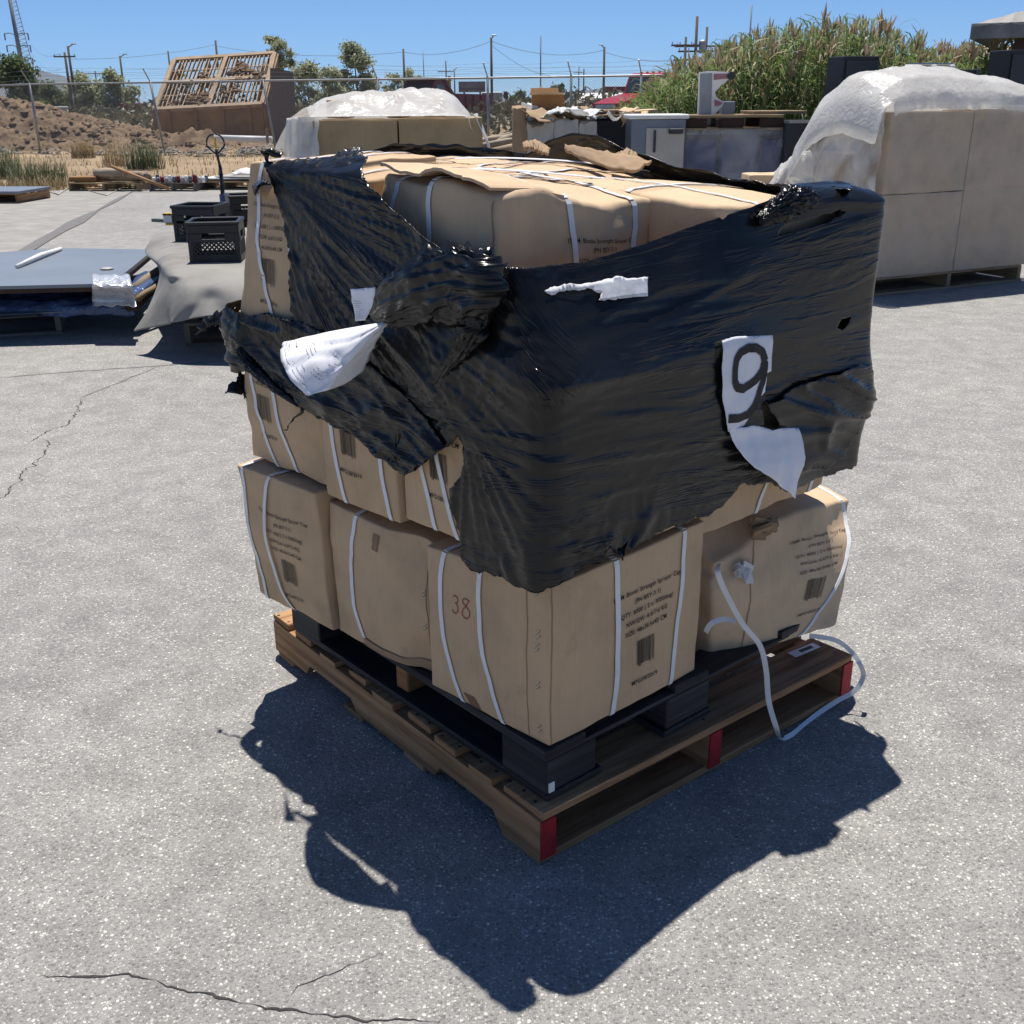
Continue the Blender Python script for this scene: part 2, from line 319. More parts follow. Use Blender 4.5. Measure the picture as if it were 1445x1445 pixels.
class MB:
    def __init__(s): s.v = []; s.f = []; s.uv = []; s.fm = []; s.m = 0
    def add(s, vs, fs, uvs=None):
        o = len(s.v); s.v += [tuple(map(float, v)) for v in vs]
        for i, f in enumerate(fs):
            s.f.append(tuple(o + k for k in f)); s.fm.append(s.m)
            s.uv += (uvs[i] if uvs else [(0, 0)] * len(f))
    def box(s, c, size, ax=None, bev=.0, jit=0, twist=0):
        """box centred at c; ax = 3 axis vectors (rows); chamfered when bev > 0. UV runs along the longest side."""
        c = np.array(c, float); h = np.array(size, float) / 2
        A = np.eye(3) if ax is None else np.array(ax, float)
        li = int(np.argmax(h)); ox, oy = rnd() * 50, rnd() * 50
        oth = [i for i in range(3) if i != li]
        if bev <= 0:
            P = [np.array([x, y, z]) for x in (-1, 1) for y in (-1, 1) for z in (-1, 1)]
            L = [p * h for p in P]
            fs = [(0, 1, 3, 2), (4, 6, 7, 5), (0, 4, 5, 1), (2, 3, 7, 6), (0, 2, 6, 4), (1, 5, 7, 3)]
        else:
            bev = min(bev, h.min() * .45)
            L = []; idx = {}
            for x in (-1, 1):
                for y in (-1, 1):
                    for z in (-1, 1):
                        for a in range(3):
                            sg = np.array([x, y, z]); q = sg * (h - bev); q[a] = sg[a] * h[a]
                            idx[(x, y, z, a)] = len(L); L.append(q)
            fs = []
            for a in range(3):
                b, d = (a + 1) % 3, (a + 2) % 3
                for sgn in (-1, 1):
                    q = []
                    for sb, sd in ((-1, -1), (1, -1), (1, 1), (-1, 1)):
                        k = [0, 0, 0]; k[a] = sgn; k[b] = sb; k[d] = sd; q.append(idx[(*k, a)])
                    fs.append(tuple(q if sgn > 0 else q[::-1]))
                for sb in (-1, 1):
                    for sd in (-1, 1):
                        def K(sa, ax_):
                            k = [0, 0, 0]; k[a] = sa; k[b] = sb; k[d] = sd; return idx[(*k, ax_)]
                        q = [K(-1, b), K(1, b), K(1, d), K(-1, d)]
                        fs.append(tuple(q if sb * sd > 0 else q[::-1]))
            for x in (-1, 1):
                for y in (-1, 1):
                    for z in (-1, 1):
                        q = [idx[(x, y, z, 0)], idx[(x, y, z, 1)], idx[(x, y, z, 2)]]
                        fs.append(tuple(q if x * y * z > 0 else q[::-1]))
        uvs = []
        for f in fs:
            pts = [L[i] for i in f]
            n = np.cross(pts[1] - pts[0], pts[2] - pts[0]); na = int(np.argmax(np.abs(n)))
            o2 = [i for i in oth if i != na]; k2 = o2[0] if o2 else oth[0]
            if na == li: uvs.append([(p[oth[0]] * .1 + ox, p[oth[1]] + oy) for p in pts])
            else: uvs.append([(p[li] + ox, p[k2] + oy + .3 * na) for p in pts])
        Wd = [c + p @ A + (np.array([ru(-jit, jit) for _ in range(3)]) if jit else 0) for p in L]
        s.add(Wd, fs, uvs)
    def tube(s, pts, r, n=8, cap=True):
        pts = [np.array(p, float) for p in pts]; rs = r if isinstance(r, (list, tuple)) else [r] * len(pts)
        t0 = pts[1] - pts[0]; ref = np.array([0, 0, 1.]) if abs(t0[2]) < .9 * np.linalg.norm(t0) else np.array([1., 0, 0])
        vs = []; fs = []; uvs = []; ln = 0; ox = rnd() * 20
        for i, p in enumerate(pts):
            t = pts[min(i + 1, len(pts) - 1)] - pts[max(i - 1, 0)]; t = t / (np.linalg.norm(t) + 1e-9)
            a = np.cross(t, ref); a /= (np.linalg.norm(a) + 1e-9); b = np.cross(t, a); ref = np.cross(a, t) if False else ref
            for k in range(n):
                th = 2 * PI * k / n; vs.append(p + rs[i] * (a * math.cos(th) + b * math.sin(th)))
        for i in range(len(pts) - 1):
            l2 = ln + np.linalg.norm(pts[i + 1] - pts[i])
            for k in range(n):
                k2 = (k + 1) % n
                fs.append((i * n + k, i * n + k2, (i + 1) * n + k2, (i + 1) * n + k))
                q = .25 / n
                uvs.append([(ln + ox, k * q), (ln + ox, (k + 1) * q), (l2 + ox, (k + 1) * q), (l2 + ox, k * q)])
            ln = l2
        if cap:
            fs.append(tuple(range(n - 1, -1, -1))); uvs.append([(ox, .01 * j) for j in range(n)])
            e = (len(pts) - 1) * n; fs.append(tuple(e + k for k in range(n))); uvs.append([(ox, .01 * j) for j in range(n)])
        s.add(vs, fs, uvs)
    def ribbon(s, pts, wdirs, width, nrm, thick=.0012):
        """thin strap with real thickness"""
        vs = []; fs = []
        for p, w, n in zip(pts, wdirs, nrm):
            p = np.array(p, float); w = np.array(w, float); n = np.array(n, float)
            for a, b in ((-1, 0), (1, 0), (1, 1), (-1, 1)): vs.append(p + w * a * width / 2 + n * thick * b)
        for i in range(len(pts) - 1):
            for k in range(4):
                k2 = (k + 1) % 4; fs.append((i * 4 + k, i * 4 + k2, (i + 1) * 4 + k2, (i + 1) * 4 + k))
        fs.append((3, 2, 1, 0)); e = (len(pts) - 1) * 4; fs.append((e, e + 1, e + 2, e + 3))
        s.add(vs, fs)
    def prism(s, poly, vec):
        """poly: ordered 3-D points; extruded by vec"""
        n = len(poly); P = [np.array(p, float) for p in poly]; vec = np.array(vec, float)
        s.add(P + [p + vec for p in P], [tuple(range(n - 1, -1, -1)), tuple(range(n, 2 * n))] + [(i, (i + 1) % n, n + (i + 1) % n, n + i) for i in range(n)])
    def lathe(s, c, prof, n=16, axis=(0, 0, 1)):
        ax = Vector(axis).normalized(); q = ax.to_track_quat('Z', 'Y').to_matrix()
        vs = []; fs = []
        for r, z in prof:
            for k in range(n):
                th = 2 * PI * k / n; vs.append(np.array(c, float) + np.array(q @ Vector((r * math.cos(th), r * math.sin(th), z))))
        for i in range(len(prof) - 1):
            for k in range(n):
                k2 = (k + 1) % n; fs.append((i * n + k, i * n + k2, (i + 1) * n + k2, (i + 1) * n + k))
        fs.append(tuple(range(n - 1, -1, -1))); e = (len(prof) - 1) * n; fs.append(tuple(e + k for k in range(n)))
        s.add(vs, fs)
    def build(s, name, m, parent=None, smooth=False, world=True, mats=None):
        return mobj(name, s.v, s.f, m, parent, smooth, uv=s.uv, mats=mats, fm=s.fm if mats else None, world=world)

def fbm(x, y, z=0, o=4): return noise.fractal(Vector((x, y, z)), 1.0, 2.0, o)
def nz(x, y, z=0): return noise.noise(Vector((x, y, z)))
def sm(a, b, x):
    t = max(0, min(1, (x - a) / (b - a))); return t * t * (3 - 2 * t)
def lerp(a, b, t): return a + (b - a) * t
def pl(xs, ys, x):
    """piecewise-linear interpolation of arrays"""
    if x <= xs[0]: return ys[0]
    for i in range(len(xs) - 1):
        if x <= xs[i + 1]: return lerp(ys[i], ys[i + 1], (x - xs[i]) / (xs[i + 1] - xs[i]))
    return ys[-1]
def inpoly(x, y, P):
    c = False; j = len(P) - 1
    for i in range(len(P)):
        xi, yi = P[i]; xj, yj = P[j]
        if (yi > y) != (yj > y) and x < (xj - xi) * (y - yi) / (yj - yi) + xi: c = not c
        j = i
    return c
def ragged(P, step, amp, seed=0, fr=1.0):
    """subdivide a closed 2-D polygon and jitter it; P = [(x, y[, factor])], factor scales the raggedness of the edge that starts there"""
    out = []; n = len(P); s = 0
    for i in range(n):
        a = P[i]; b = P[(i + 1) % n]; f = a[2] if len(a) > 2 else 1
        d = math.hypot(b[0] - a[0], b[1] - a[1]); k = max(1, int(d / step))
        nx, ny = -(b[1] - a[1]) / (d + 1e-9), (b[0] - a[0]) / (d + 1e-9)
        for j in range(k):
            t = j / k; s += d / k
            e = amp * f * (nz(s * 11 * fr, seed, 3) * 1.2 + nz(s * 40 * fr, seed, 9) * .9 + nz(s * 120 * fr, seed, 5) * .5) * min(1, 4 * t + .2, 4 * (1 - t) + .2)
            out.append((lerp(a[0], b[0], t) + nx * e, lerp(a[1], b[1], t) + ny * e))
    return out
def cdt(poly, du, dv, holes=(), jit=.25):
    """triangulated 2-D sheet with clean outlines: (points, triangles)"""
    xs = [p[0] for p in poly]; ys = [p[1] for p in poly]
    pts = [Vector(p) for p in poly]; ed = [(i, (i + 1) % len(poly)) for i in range(len(poly))]
    for h in holes:
        o = len(pts); pts += [Vector(p) for p in h]; ed += [(o + i, o + (i + 1) % len(h)) for i in range(len(h))]
    nb = len(pts)
    y = min(ys); row = 0
    while y < max(ys):
        x = min(xs) + (du / 2 if row % 2 else 0)
        while x < max(xs):
            q = (x + du * jit * (rnd() - .5), y + dv * jit * (rnd() - .5))
            if inpoly(*q, poly) and not any(inpoly(*q, h) for h in holes): pts.append(Vector(q))
            x += du
        y += dv; row += 1
    v, e, f, *_ = delaunay_2d_cdt(pts, ed, [], 0, 1e-6)
    tri = []
    for t in f:
        cx = sum(v[i].x for i in t) / 3; cy = sum(v[i].y for i in t) / 3
        if inpoly(cx, cy, poly) and not any(inpoly(cx, cy, h) for h in holes): tri.append(tuple(t))
    return [(p.x, p.y) for p in v], tri

def fold(x, sharp=1.0):
    a = 1 - abs(x) * 2.2; return max(0, a) ** 2 * sharp
_txt = {}
def text_mesh(body, bold=.0, spacing=1.0):
    """(verts 2-D, faces) of lettering, one line, one unit high type, starting at x = 0"""
    k = (body, bold, spacing)
    if k in _txt: return _txt[k]
    c = bpy.data.curves.new("lettering", 'FONT'); c.body = body; c.offset = bold; c.resolution_u = 3; c.space_character = spacing
    o = bpy.data.objects.new("lettering", c); COL.objects.link(o)
    dg = bpy.context.evaluated_depsgraph_get(); dg.update()
    me = bpy.data.meshes.new_from_object(o.evaluated_get(dg))
    vs = [(v.co.x, v.co.y) for v in me.vertices]; fs = [tuple(p.vertices) for p in me.polygons]
    bpy.data.objects.remove(o); bpy.data.curves.remove(c); bpy.data.meshes.remove(me)
    _txt[k] = (vs, fs); return _txt[k]

# ================================================================== THE SETTING
def grid_sheet(name, x0, x1, y0, y1, nx, ny, zf, m):
    v = []; f = []
    for j in range(ny + 1):
        for i in range(nx + 1):
            x = lerp(x0, x1, i / nx); y = lerp(y0, y1, j / ny); v.append((x, y, zf(x, y)))
    for j in range(ny):
        for i in range(nx):
            a = j * (nx + 1) + i; f.append((a, a + 1, a + nx + 2, a + nx + 1))
    return setp(mobj(name, v, f, m, smooth=True), kind='structure')

# far ground: one big sheet to the horizon, with gentle lumps beyond the lot
def ground_z(x, y):
    k = sm(22, 30, y)
    return -.012 + k * (.10 * fbm(x * .12, y * .12, 1) + .05 * fbm(x * .7, y * .7, 4)) * (1 - .6 * sm(60, 200, y))
gv = []; gf = []
ys = [-40, 0, 10, 18, 21] + [21 + .6 * i for i in range(1, 50)] + [52, 56, 62, 70, 80, 95, 120, 160, 250, 500, 1200, 3000, 5400]
xs = [-5400, -2500, -700, -200, -90, -50] + [-32 + .8 * i for i in range(81)] + [50, 90, 200, 700, 2500, 5400]
for y in ys:
    for x in xs: gv.append((x, y, ground_z(x, y)))
for j in range(len(ys) - 1):
    for i in range(len(xs) - 1):
        a = j * len(xs) + i; gf.append((a, a + 1, a + len(xs) + 1, a + len(xs)))
setp(mobj("ground", gv, gf, MT['dirt'], smooth=True), kind='structure')
# asphalt lot with a broken far edge
ap = [(-45, -15, 0), (45, -15, 0), (45, 22.0, 1)]
ap2 = [(12, 22.3, 1), (3, 21.9, 1), (-3, 21.4, 1), (-9.5, 21.3, 1), (-20, 21.0, 1), (-45, 20.6, 0)]
poly = ragged(ap + ap2, .3, .10, 3, .3)
lot = mobj("asphalt_lot", [(x, y, 0.0) for x, y in poly], [tuple(range(len(poly)))], MT['asphalt']); setp(lot, kind='structure')

def crack(name, pix, w, m, z=.0014, wob=.012, seed=1, step=.009):
    pts = [atZ(x, y, 0)[:2] for x, y in pix]; P = []
    for a, b in zip(pts[:-1], pts[1:]):
        d = np.linalg.norm(b - a); k = max(2, int(d / step))
        for i in range(k): P.append(a + (b - a) * i / k)
    P.append(pts[-1]); L = []; R_ = []
    for i, p in enumerate(P):
        t = P[min(i + 1, len(P) - 1)] - P[max(0, i - 1)]; t /= np.linalg.norm(t) + 1e-9; n = np.array([-t[1], t[0]])
        s = i * step
        o = wob * (nz(s * 9, seed) + .7 * nz(s * 30, seed, 2) + .35 * nz(s * 85, seed, 3)); ww = w * max(.15, .6 + 1.1 * nz(s * 16, seed, 7)) * min(1, .15 + i / 8, .15 + (len(P) - 1 - i) / 8)
        L.append((*(p + n * (o + ww / 2)), z)); R_.append((*(p + n * (o - ww / 2)), z))
    k = len(P); return setp(mobj(name, L + R_, [(i, i + k, i + k + 1, i + 1) for i in range(k - 1)], m), kind='structure')
crack("asphalt_crack", [(55, 1378), (180, 1378), (250, 1392), (330, 1412), (395, 1427), (470, 1434), (620, 1443)], .0055, MT['crack'], seed=2)
crack("asphalt_crack", [(395, 1425), (425, 1395), (470, 1372), (540, 1345)], .003, MT['crack'], seed=5)
crack("asphalt_crack", [(114, 563), (112, 578), (92, 600), (60, 613), (40, 625)], .0075, MT['crack'], seed=3, wob=.03)
crack("asphalt_crack", [(66, 620), (70, 632), (45, 658), (28, 672), (10, 698), (-30, 720)], .007, MT['crack'], seed=4, wob=.03)
crack("asphalt_seam", [(0, 533), (110, 524), (215, 517), (330, 508)], .035, MT['seam'], wob=.012, seed=6, step=.05)
crack("asphalt_seam", [(112, 562), (160, 543), (222, 518)], .03, MT['seam'], wob=.012, seed=7, step=.05)
# older paler slab on the far left of the lot and its tar seam
pp = [atZ(x, y, 0) for x, y in ((0, 377), (-420, 520), (-400, 275), (120, 270), (188, 269))]
setp(mobj("concrete_slab", [(p[0], p[1], .004) for p in pp], [(0, 1, 2, 3, 4)], MT['seamlight']), kind='structure')
crack("asphalt_seam", [(-60, 400), (0, 377), (60, 340), (125, 304), (190, 269)], .34, MT['seam'], z=.008, wob=.01, seed=8, step=.8)
# distant mountains
def ridge(name, pix, Y, depth, seed, foot=150):
    v = []; f = []; n = 80; xs_ = [p[0] for p in pix]; yp = [p[1] for p in pix]
    rows = 8
    for j in range(rows + 1):
        t = j / rows
        for i in range(n + 1):
            x = lerp(xs_[0], xs_[-1], i / n); y = pl(xs_, yp, x)
            top = atY(x, y, Y); z = max(0, top[2])
            k = 1 - t
            zz = z * (k ** 1.2) * (1 + .10 * fbm(x * .05, t * 4, seed)) + (Y * .0015) * fbm(x * .09, t * 3, seed) * k * (1 - k) * 4
            v.append((top[0] * (1 - .1 * t), Y - depth * t, zz - (5 if j == rows else 0)))
    for j in range(rows):
        for i in range(n):
            a = j * (n + 1) + i; f.append((a, a + 1, a + n + 2, a + n + 1))
    return setp(mobj(name, v, f, MT['mtn'], smooth=True), kind='structure')
ridge("mountain", [(-420, 60), (-200, 68), (-60, 82), (0, 88), (30, 93), (65, 101), (95, 109), (115, 117), (140, 132), (170, 146)], 3600, 900, 1)
ridge("mountain", [(640, 141), (700, 137), (740, 138), (790, 134), (830, 127), (860, 123), (885, 126), (920, 130), (960, 134), (1020, 128), (1100, 110), (1200, 92), (1300, 76), (1345, 82), (1420, 96), (1500, 110), (1640, 134)], 4600, 1000, 2)

# ================================================================== THE LOADED PALLET
nL = V3(-.7071, .7071, 0); nR = V3(.746, .666, 0); UP = V3(0, 0, 1)
N0 = V3(.073, 1.90, 0)                     # foot of the near corner of the cartons

class Carton:
    """a crushed cardboard carton given by its eight corners; u runs along the printed face, v inwards, w up"""
    def __init__(s, bot, top, bul=(.010, .010, .010, .010, -.004, .012), r=.0045, crumple=.003, seed=0, dents=()):
        s.c = [np.array(p, float) for p in list(bot) + list(top)]   # 00,10,11,01 (u,v) at the bottom, then the top
        s.bul = bul; s.r = r; s.cr = crumple; s.seed = seed; s.dents = dents
        c = s.c
        s.dim = np.array([np.linalg.norm(c[1] - c[0]), np.linalg.norm(c[3] - c[0]), np.linalg.norm(c[4] - c[0])])
        ct = sum(c) / 8; s.ct = ct
        au = (c[1] + c[2] - c[0] - c[3]); av = (c[3] + c[2] - c[0] - c[1]); aw = (c[4] + c[5] - c[0] - c[1])
        s.ax = [a / np.linalg.norm(a) for a in (au, av, aw)]
    def tri(s, u, v, w):
        c = s.c
        b = (c[0] * (1 - u) + c[1] * u) * (1 - v) + (c[3] * (1 - u) + c[2] * u) * v
        t = (c[4] * (1 - u) + c[5] * u) * (1 - v) + (c[7] * (1 - u) + c[6] * u) * v
        return b * (1 - w) + t * w
    def pt(s, u, v, w, off=0, face=None):
        """point of the carton's skin; off lifts along the face's own direction"""
        q = np.array([u, v, w]) * s.dim; r = s.r
        k = np.clip(q, r, s.dim - r); d = q - k; L = np.linalg.norm(d)
        if L > r: q = k + d * (r / L)
        u2, v2, w2 = q / s.dim
        p = s.tri(u2, v2, w2)
        b = s.bul; U = 4 * u2 * (1 - u2); Vv = 4 * v2 * (1 - v2); W = 4 * w2 * (1 - w2)
        for (wt, am, axis, sg) in ((max(0, 1 - 3 * v2) * U * W, b[0], 1, -1), (max(0, 1 - 3 * u2) * Vv * W, b[1], 0, -1),
                                   (max(0, 3 * v2 - 2) * U * W, b[2], 1, 1), (max(0, 3 * u2 - 2) * Vv * W, b[3], 0, 1),
                                   (max(0, 1 - 3 * w2) * U * Vv, b[4], 2, -1), (max(0, 3 * w2 - 2) * U * Vv, b[5], 2, 1)):
            if wt > 0: p = p + s.ax[axis] * (sg * am * wt)
        n = noise.noise_vector(Vector(p * 9 + s.seed * 3.1)); n2 = noise.noise_vector(Vector(p * 27 + s.seed * 7.7))
        p = p + s.cr * (np.array(n) + .35 * np.array(n2))
        k = fold(noise.noise(Vector(p * 5.5 + s.seed * 5.3))) * max(0, noise.noise(Vector(p * 4 + s.seed))) + .6 * fold(noise.noise(Vector(p * 13 + s.seed * 2.3))) * max(0, noise.noise(Vector(p * 6 - s.seed)))
        if k > 0: p = p + (s.ct - p) * (k * s.cr * 7)
        for (du, dv, dw, rad, vec) in s.dents:
            g = math.exp(-(((u - du) * s.dim[0]) ** 2 + ((v - dv) * s.dim[1]) ** 2 + ((w - dw) * s.dim[2]) ** 2) / rad ** 2)
            if g > .01: p = p + np.array(vec) * g
        if off and face:
            a, sg = {'front': (1, -1), 'left': (0, -1), 'back': (1, 1), 'right': (0, 1), 'top': (2, 1), 'bottom': (2, -1)}[face]
            p = p + s.ax[a] * (sg * off)
        return p
    def on(s, face, a, b, off=.0):
        """a to the right and b upwards as one looks at the face from outside"""
        if face == 'front': return s.pt(a, 0, b, off, face)
        if face == 'left': return s.pt(0, 1 - a, b, off, face)
        if face == 'right': return s.pt(1, a, b, off, face)
        if face == 'back': return s.pt(1 - a, 1, b, off, face)
        if face == 'top': return s.pt(a, b, 1, off, face)
    def mesh(s, name, m, parent, n=26):
        e = [0, .25, .6, 1.0]
        P = []
        for k in range(3):
            L = s.dim[k]; r = s.r
            a = [r * x / L for x in e]; mid = [lerp(a[-1], 1 - a[-1], i / n) for i in range(1, n)]
            P.append(a + mid + [1 - x for x in a[::-1]])
        vs = []; fs = []; idx = {}
        def g(i, j, k):
            key = (i, j, k)
            if key not in idx: idx[key] = len(vs); vs.append(s.pt(P[0][i], P[1][j], P[2][k]))
            return idx[key]
        n0, n1, n2 = (len(p) - 1 for p in P)
        for i in range(n0):
            for j in range(n1):
                fs.append((g(i, j, 0), g(i, j + 1, 0), g(i + 1, j + 1, 0), g(i + 1, j, 0)))
                fs.append((g(i, j, n2), g(i + 1, j, n2), g(i + 1, j + 1, n2), g(i, j + 1, n2)))
        for i in range(n0):
            for k in range(n2):
                fs.append((g(i, 0, k), g(i + 1, 0, k), g(i + 1, 0, k + 1), g(i, 0, k + 1)))
                fs.append((g(i, n1, k), g(i, n1, k + 1), g(i + 1, n1, k + 1), g(i + 1, n1, k)))
        for j in range(n1):
            for k in range(n2):
                fs.append((g(0, j, k), g(0, j, k + 1), g(0, j + 1, k + 1), g(0, j + 1, k)))
                fs.append((g(n0, j, k), g(n0, j + 1, k), g(n0, j + 1, k + 1), g(n0, j, k + 1)))
        return mobj(name, vs, fs, m, parent, True)
    def printing(s, parent, face, ca, w_m, top=.75, mat='ink', lines=True, squeeze=1.0):
        """the maker's lettering, bar code and date on one face"""
        W = s.dim[0] if face in ('front', 'back') else s.dim[1]; H = s.dim[2]
        rows = ["ITEM: Biotin Strength Sprayer Cap", "(PN BSY-3.1)", "QTY: 6000 ( 2 x 3000/bag)", "NW/GW: 6.6/7.6 KG", "SIZE: 48x38.5x40 CM"]
        v0, _f0 = text_mesh(rows[0], .013, 1.06); sc = w_m / max(p[0] for p in v0)
        vs = []; fs = []
        def put(txt, y):
            tv, tf = text_mesh(txt, .013, 1.06); wd = max(p[0] for p in tv) * sc; o = len(vs)
            for x, yy in tv: vs.append(s.on(face, ca + (x * sc - wd / 2) / W, y + yy * sc / H, .0024))
            fs.extend(tuple(o + i for i in f) for f in tf)
        for i, t in enumerate(rows): put(t, top - i * .0635)
        mobj("lettering", vs, fs, MT[mat], parent); vs = []; fs = []
        random.seed(5)
        x = -.028
        while x < .028:
            bw = random.choice((.0011, .0018, .0028)); o = len(vs)
            y0 = top - .475 + (.0 if random.random() < .85 else -.012); y1 = top - .315
            for a, b in ((x, y0), (x + bw, y0), (x + bw, y1), (x, y1)): vs.append(s.on(face, ca + a / W, b, .0024))
            fs.append((o, o + 1, o + 2, o + 3)); x += bw + random.choice((.0009, .0014, .0022))
        mobj("bar_code", vs, fs, MT[mat], parent); vs = []; fs = []
        put("MFG:08/2019", top - .60)
        return mobj("date_print", vs, fs, MT[mat], parent)
    def strap(s, parent, face, a, b=None, bow=.0, wid=.0125, lift=.0025, slack=.0):
        """a strap right round the carton through face position a (top) .. b (bottom)"""
        b = a if b is None else b
        pts = []; wd = []; nn = []
        n = 26
        def add(p, w, nr): pts.append(p); wd.append(w); nn.append(nr)
        fwd = {'front': 'back', 'left': 'right'}[face]
        fx = s.ax[0] if face == 'front' else -s.ax[1]; fn = -s.ax[1] if face == 'front' else -s.ax[0]
        for i in range(n + 1):                              # down the shown face
            t = 1 - i / n; x = lerp(b, a, t) + bow * 4 * t * (1 - t)
            add(s.on(face, x, t, lift + slack * 4 * t * (1 - t)), fx, fn)
        def pos(x, k, w, o, fc):
            return s.pt(x, k, w, o, fc) if face == 'front' else s.pt(k, 1 - x, w, o, fc)
        for i in range(1, n): add(pos(b, i / n, 0, lift, 'bottom'), fx, -s.ax[2])
        for i in range(n + 1):
            t = i / n; add(pos(lerp(b, a, t), 1, t, lift, 'back' if face == 'front' else 'right'), fx, -fn)
        for i in range(1, n + 1): add(pos(a, 1 - i / n, 1, lift, 'top'), fx, s.ax[2])
        mb = MB(); mb.ribbon(pts, wd, wid, nn, .0011)
        return mb.build("strap", MT['strap'], parent)
    def patch(s, name, mat, parent, face, a0, a1, b0, b1, off=.0015, n=8, skew=0, wob=0):
        vs = []; fs = []
        for j in range(n + 1):
            for i in range(n + 1):
                t = j / n; vs.append(s.on(face, lerp(a0, a1, i / n) + skew * t + wob * nz(i * .4, j * .5), lerp(b0, b1, t), off))
        for j in range(n):
            for i in range(n):
                q = j * (n + 1) + i; fs.append((q, q + 1, q + n + 2, q + n + 1))
        return mobj(name, vs, fs, MT[mat], parent, True)
    def staples(s, parent, face, spots):
        for a, b in spots:
            for k in range(2):
                p0 = s.on(face, a - .014, b - .010 + k * .03, .0016); p1 = s.on(face, a + .014, b + .014 + k * .03, .0016)
                mb = MB(); mb.tube([p0, p1], .0015, 5); mb.build("staple", MT['staple'], parent)
    def seam(s, parent, face, a, w=.0025):
        mb = MB(); pts = [s.on(face, a + .004 * nz(i * .7, a), i / 24, .0008) for i in range(25)]
        fx = s.ax[0] if face == 'front' else -s.ax[1]; fn = -s.ax[1] if face == 'front' else -s.ax[0]
        mb.ribbon(pts, [fx] * 25, w, [fn] * 25, .0008); return mb.build("seam", MT['card_old'], parent)

def top_seam(c, along='u', tape=True):
    f = (lambda t, w, o: c.on('top', t, .5 + w, o)) if along == 'u' else (lambda t, w, o: c.on('top', .5 + w, t, o))
    mb = MB(); L = [f(i / 30, .004 * nz(i * .5, c.seed), .0012) for i in range(31)]
    T = [unit_(L[min(30, i + 1)] - L[max(0, i - 1)]) for i in range(31)]; mb.ribbon(L, [np.cross(UP, t) for t in T], .006, [UP] * 31, .0008); mb.build("flap_seam", MT['ink_faint'], c.t)
    if tape:
        vs = [f(i / 30, (j - .5) * .13, .003 + .002 * nz(i * .8, j * 2., c.seed)) for j in range(2) for i in range(31)]
        mobj("tape", vs, [(i, i + 1, 32 + i, 31 + i) for i in range(30)], MT['tape'], c.t, True)
def unit_(v): return v / (np.linalg.norm(v) + 1e-9)
GRP_C = "cartons stacked on the two pallets"
def carton(corn, label, mat='card', **k):
    bot, top = corn
    c = Carton(bot, top, **k)
    t = thing("cardboard_carton", label, "carton", tuple(sum(c.c[:4]) / 4), 0, GRP_C)
    c.body = c.mesh("body", MT[mat], t); c.t = t
    return c
def corners(s0, s1, d0, d1, z0, z1, dz=(0, 0, 0, 0), dtop=None, org=None):
    """box between R-distances s0..s1 and L-distances d0..d1; dz lifts the four top corners, dtop moves them sideways (R, L)"""
    o = N0 if org is None else org; f = lambda a, b, z: o + nR * a + nL * b + UP * z
    dt = dtop or ((0, 0),) * 4
    P = ((s0, d0), (s1, d0), (s1, d1), (s0, d1))
    return [f(a, b, z0) for a, b in P], [f(a + dt[i][0], b + dt[i][1], z1 + dz[i]) for i, (a, b) in enumerate(P)]

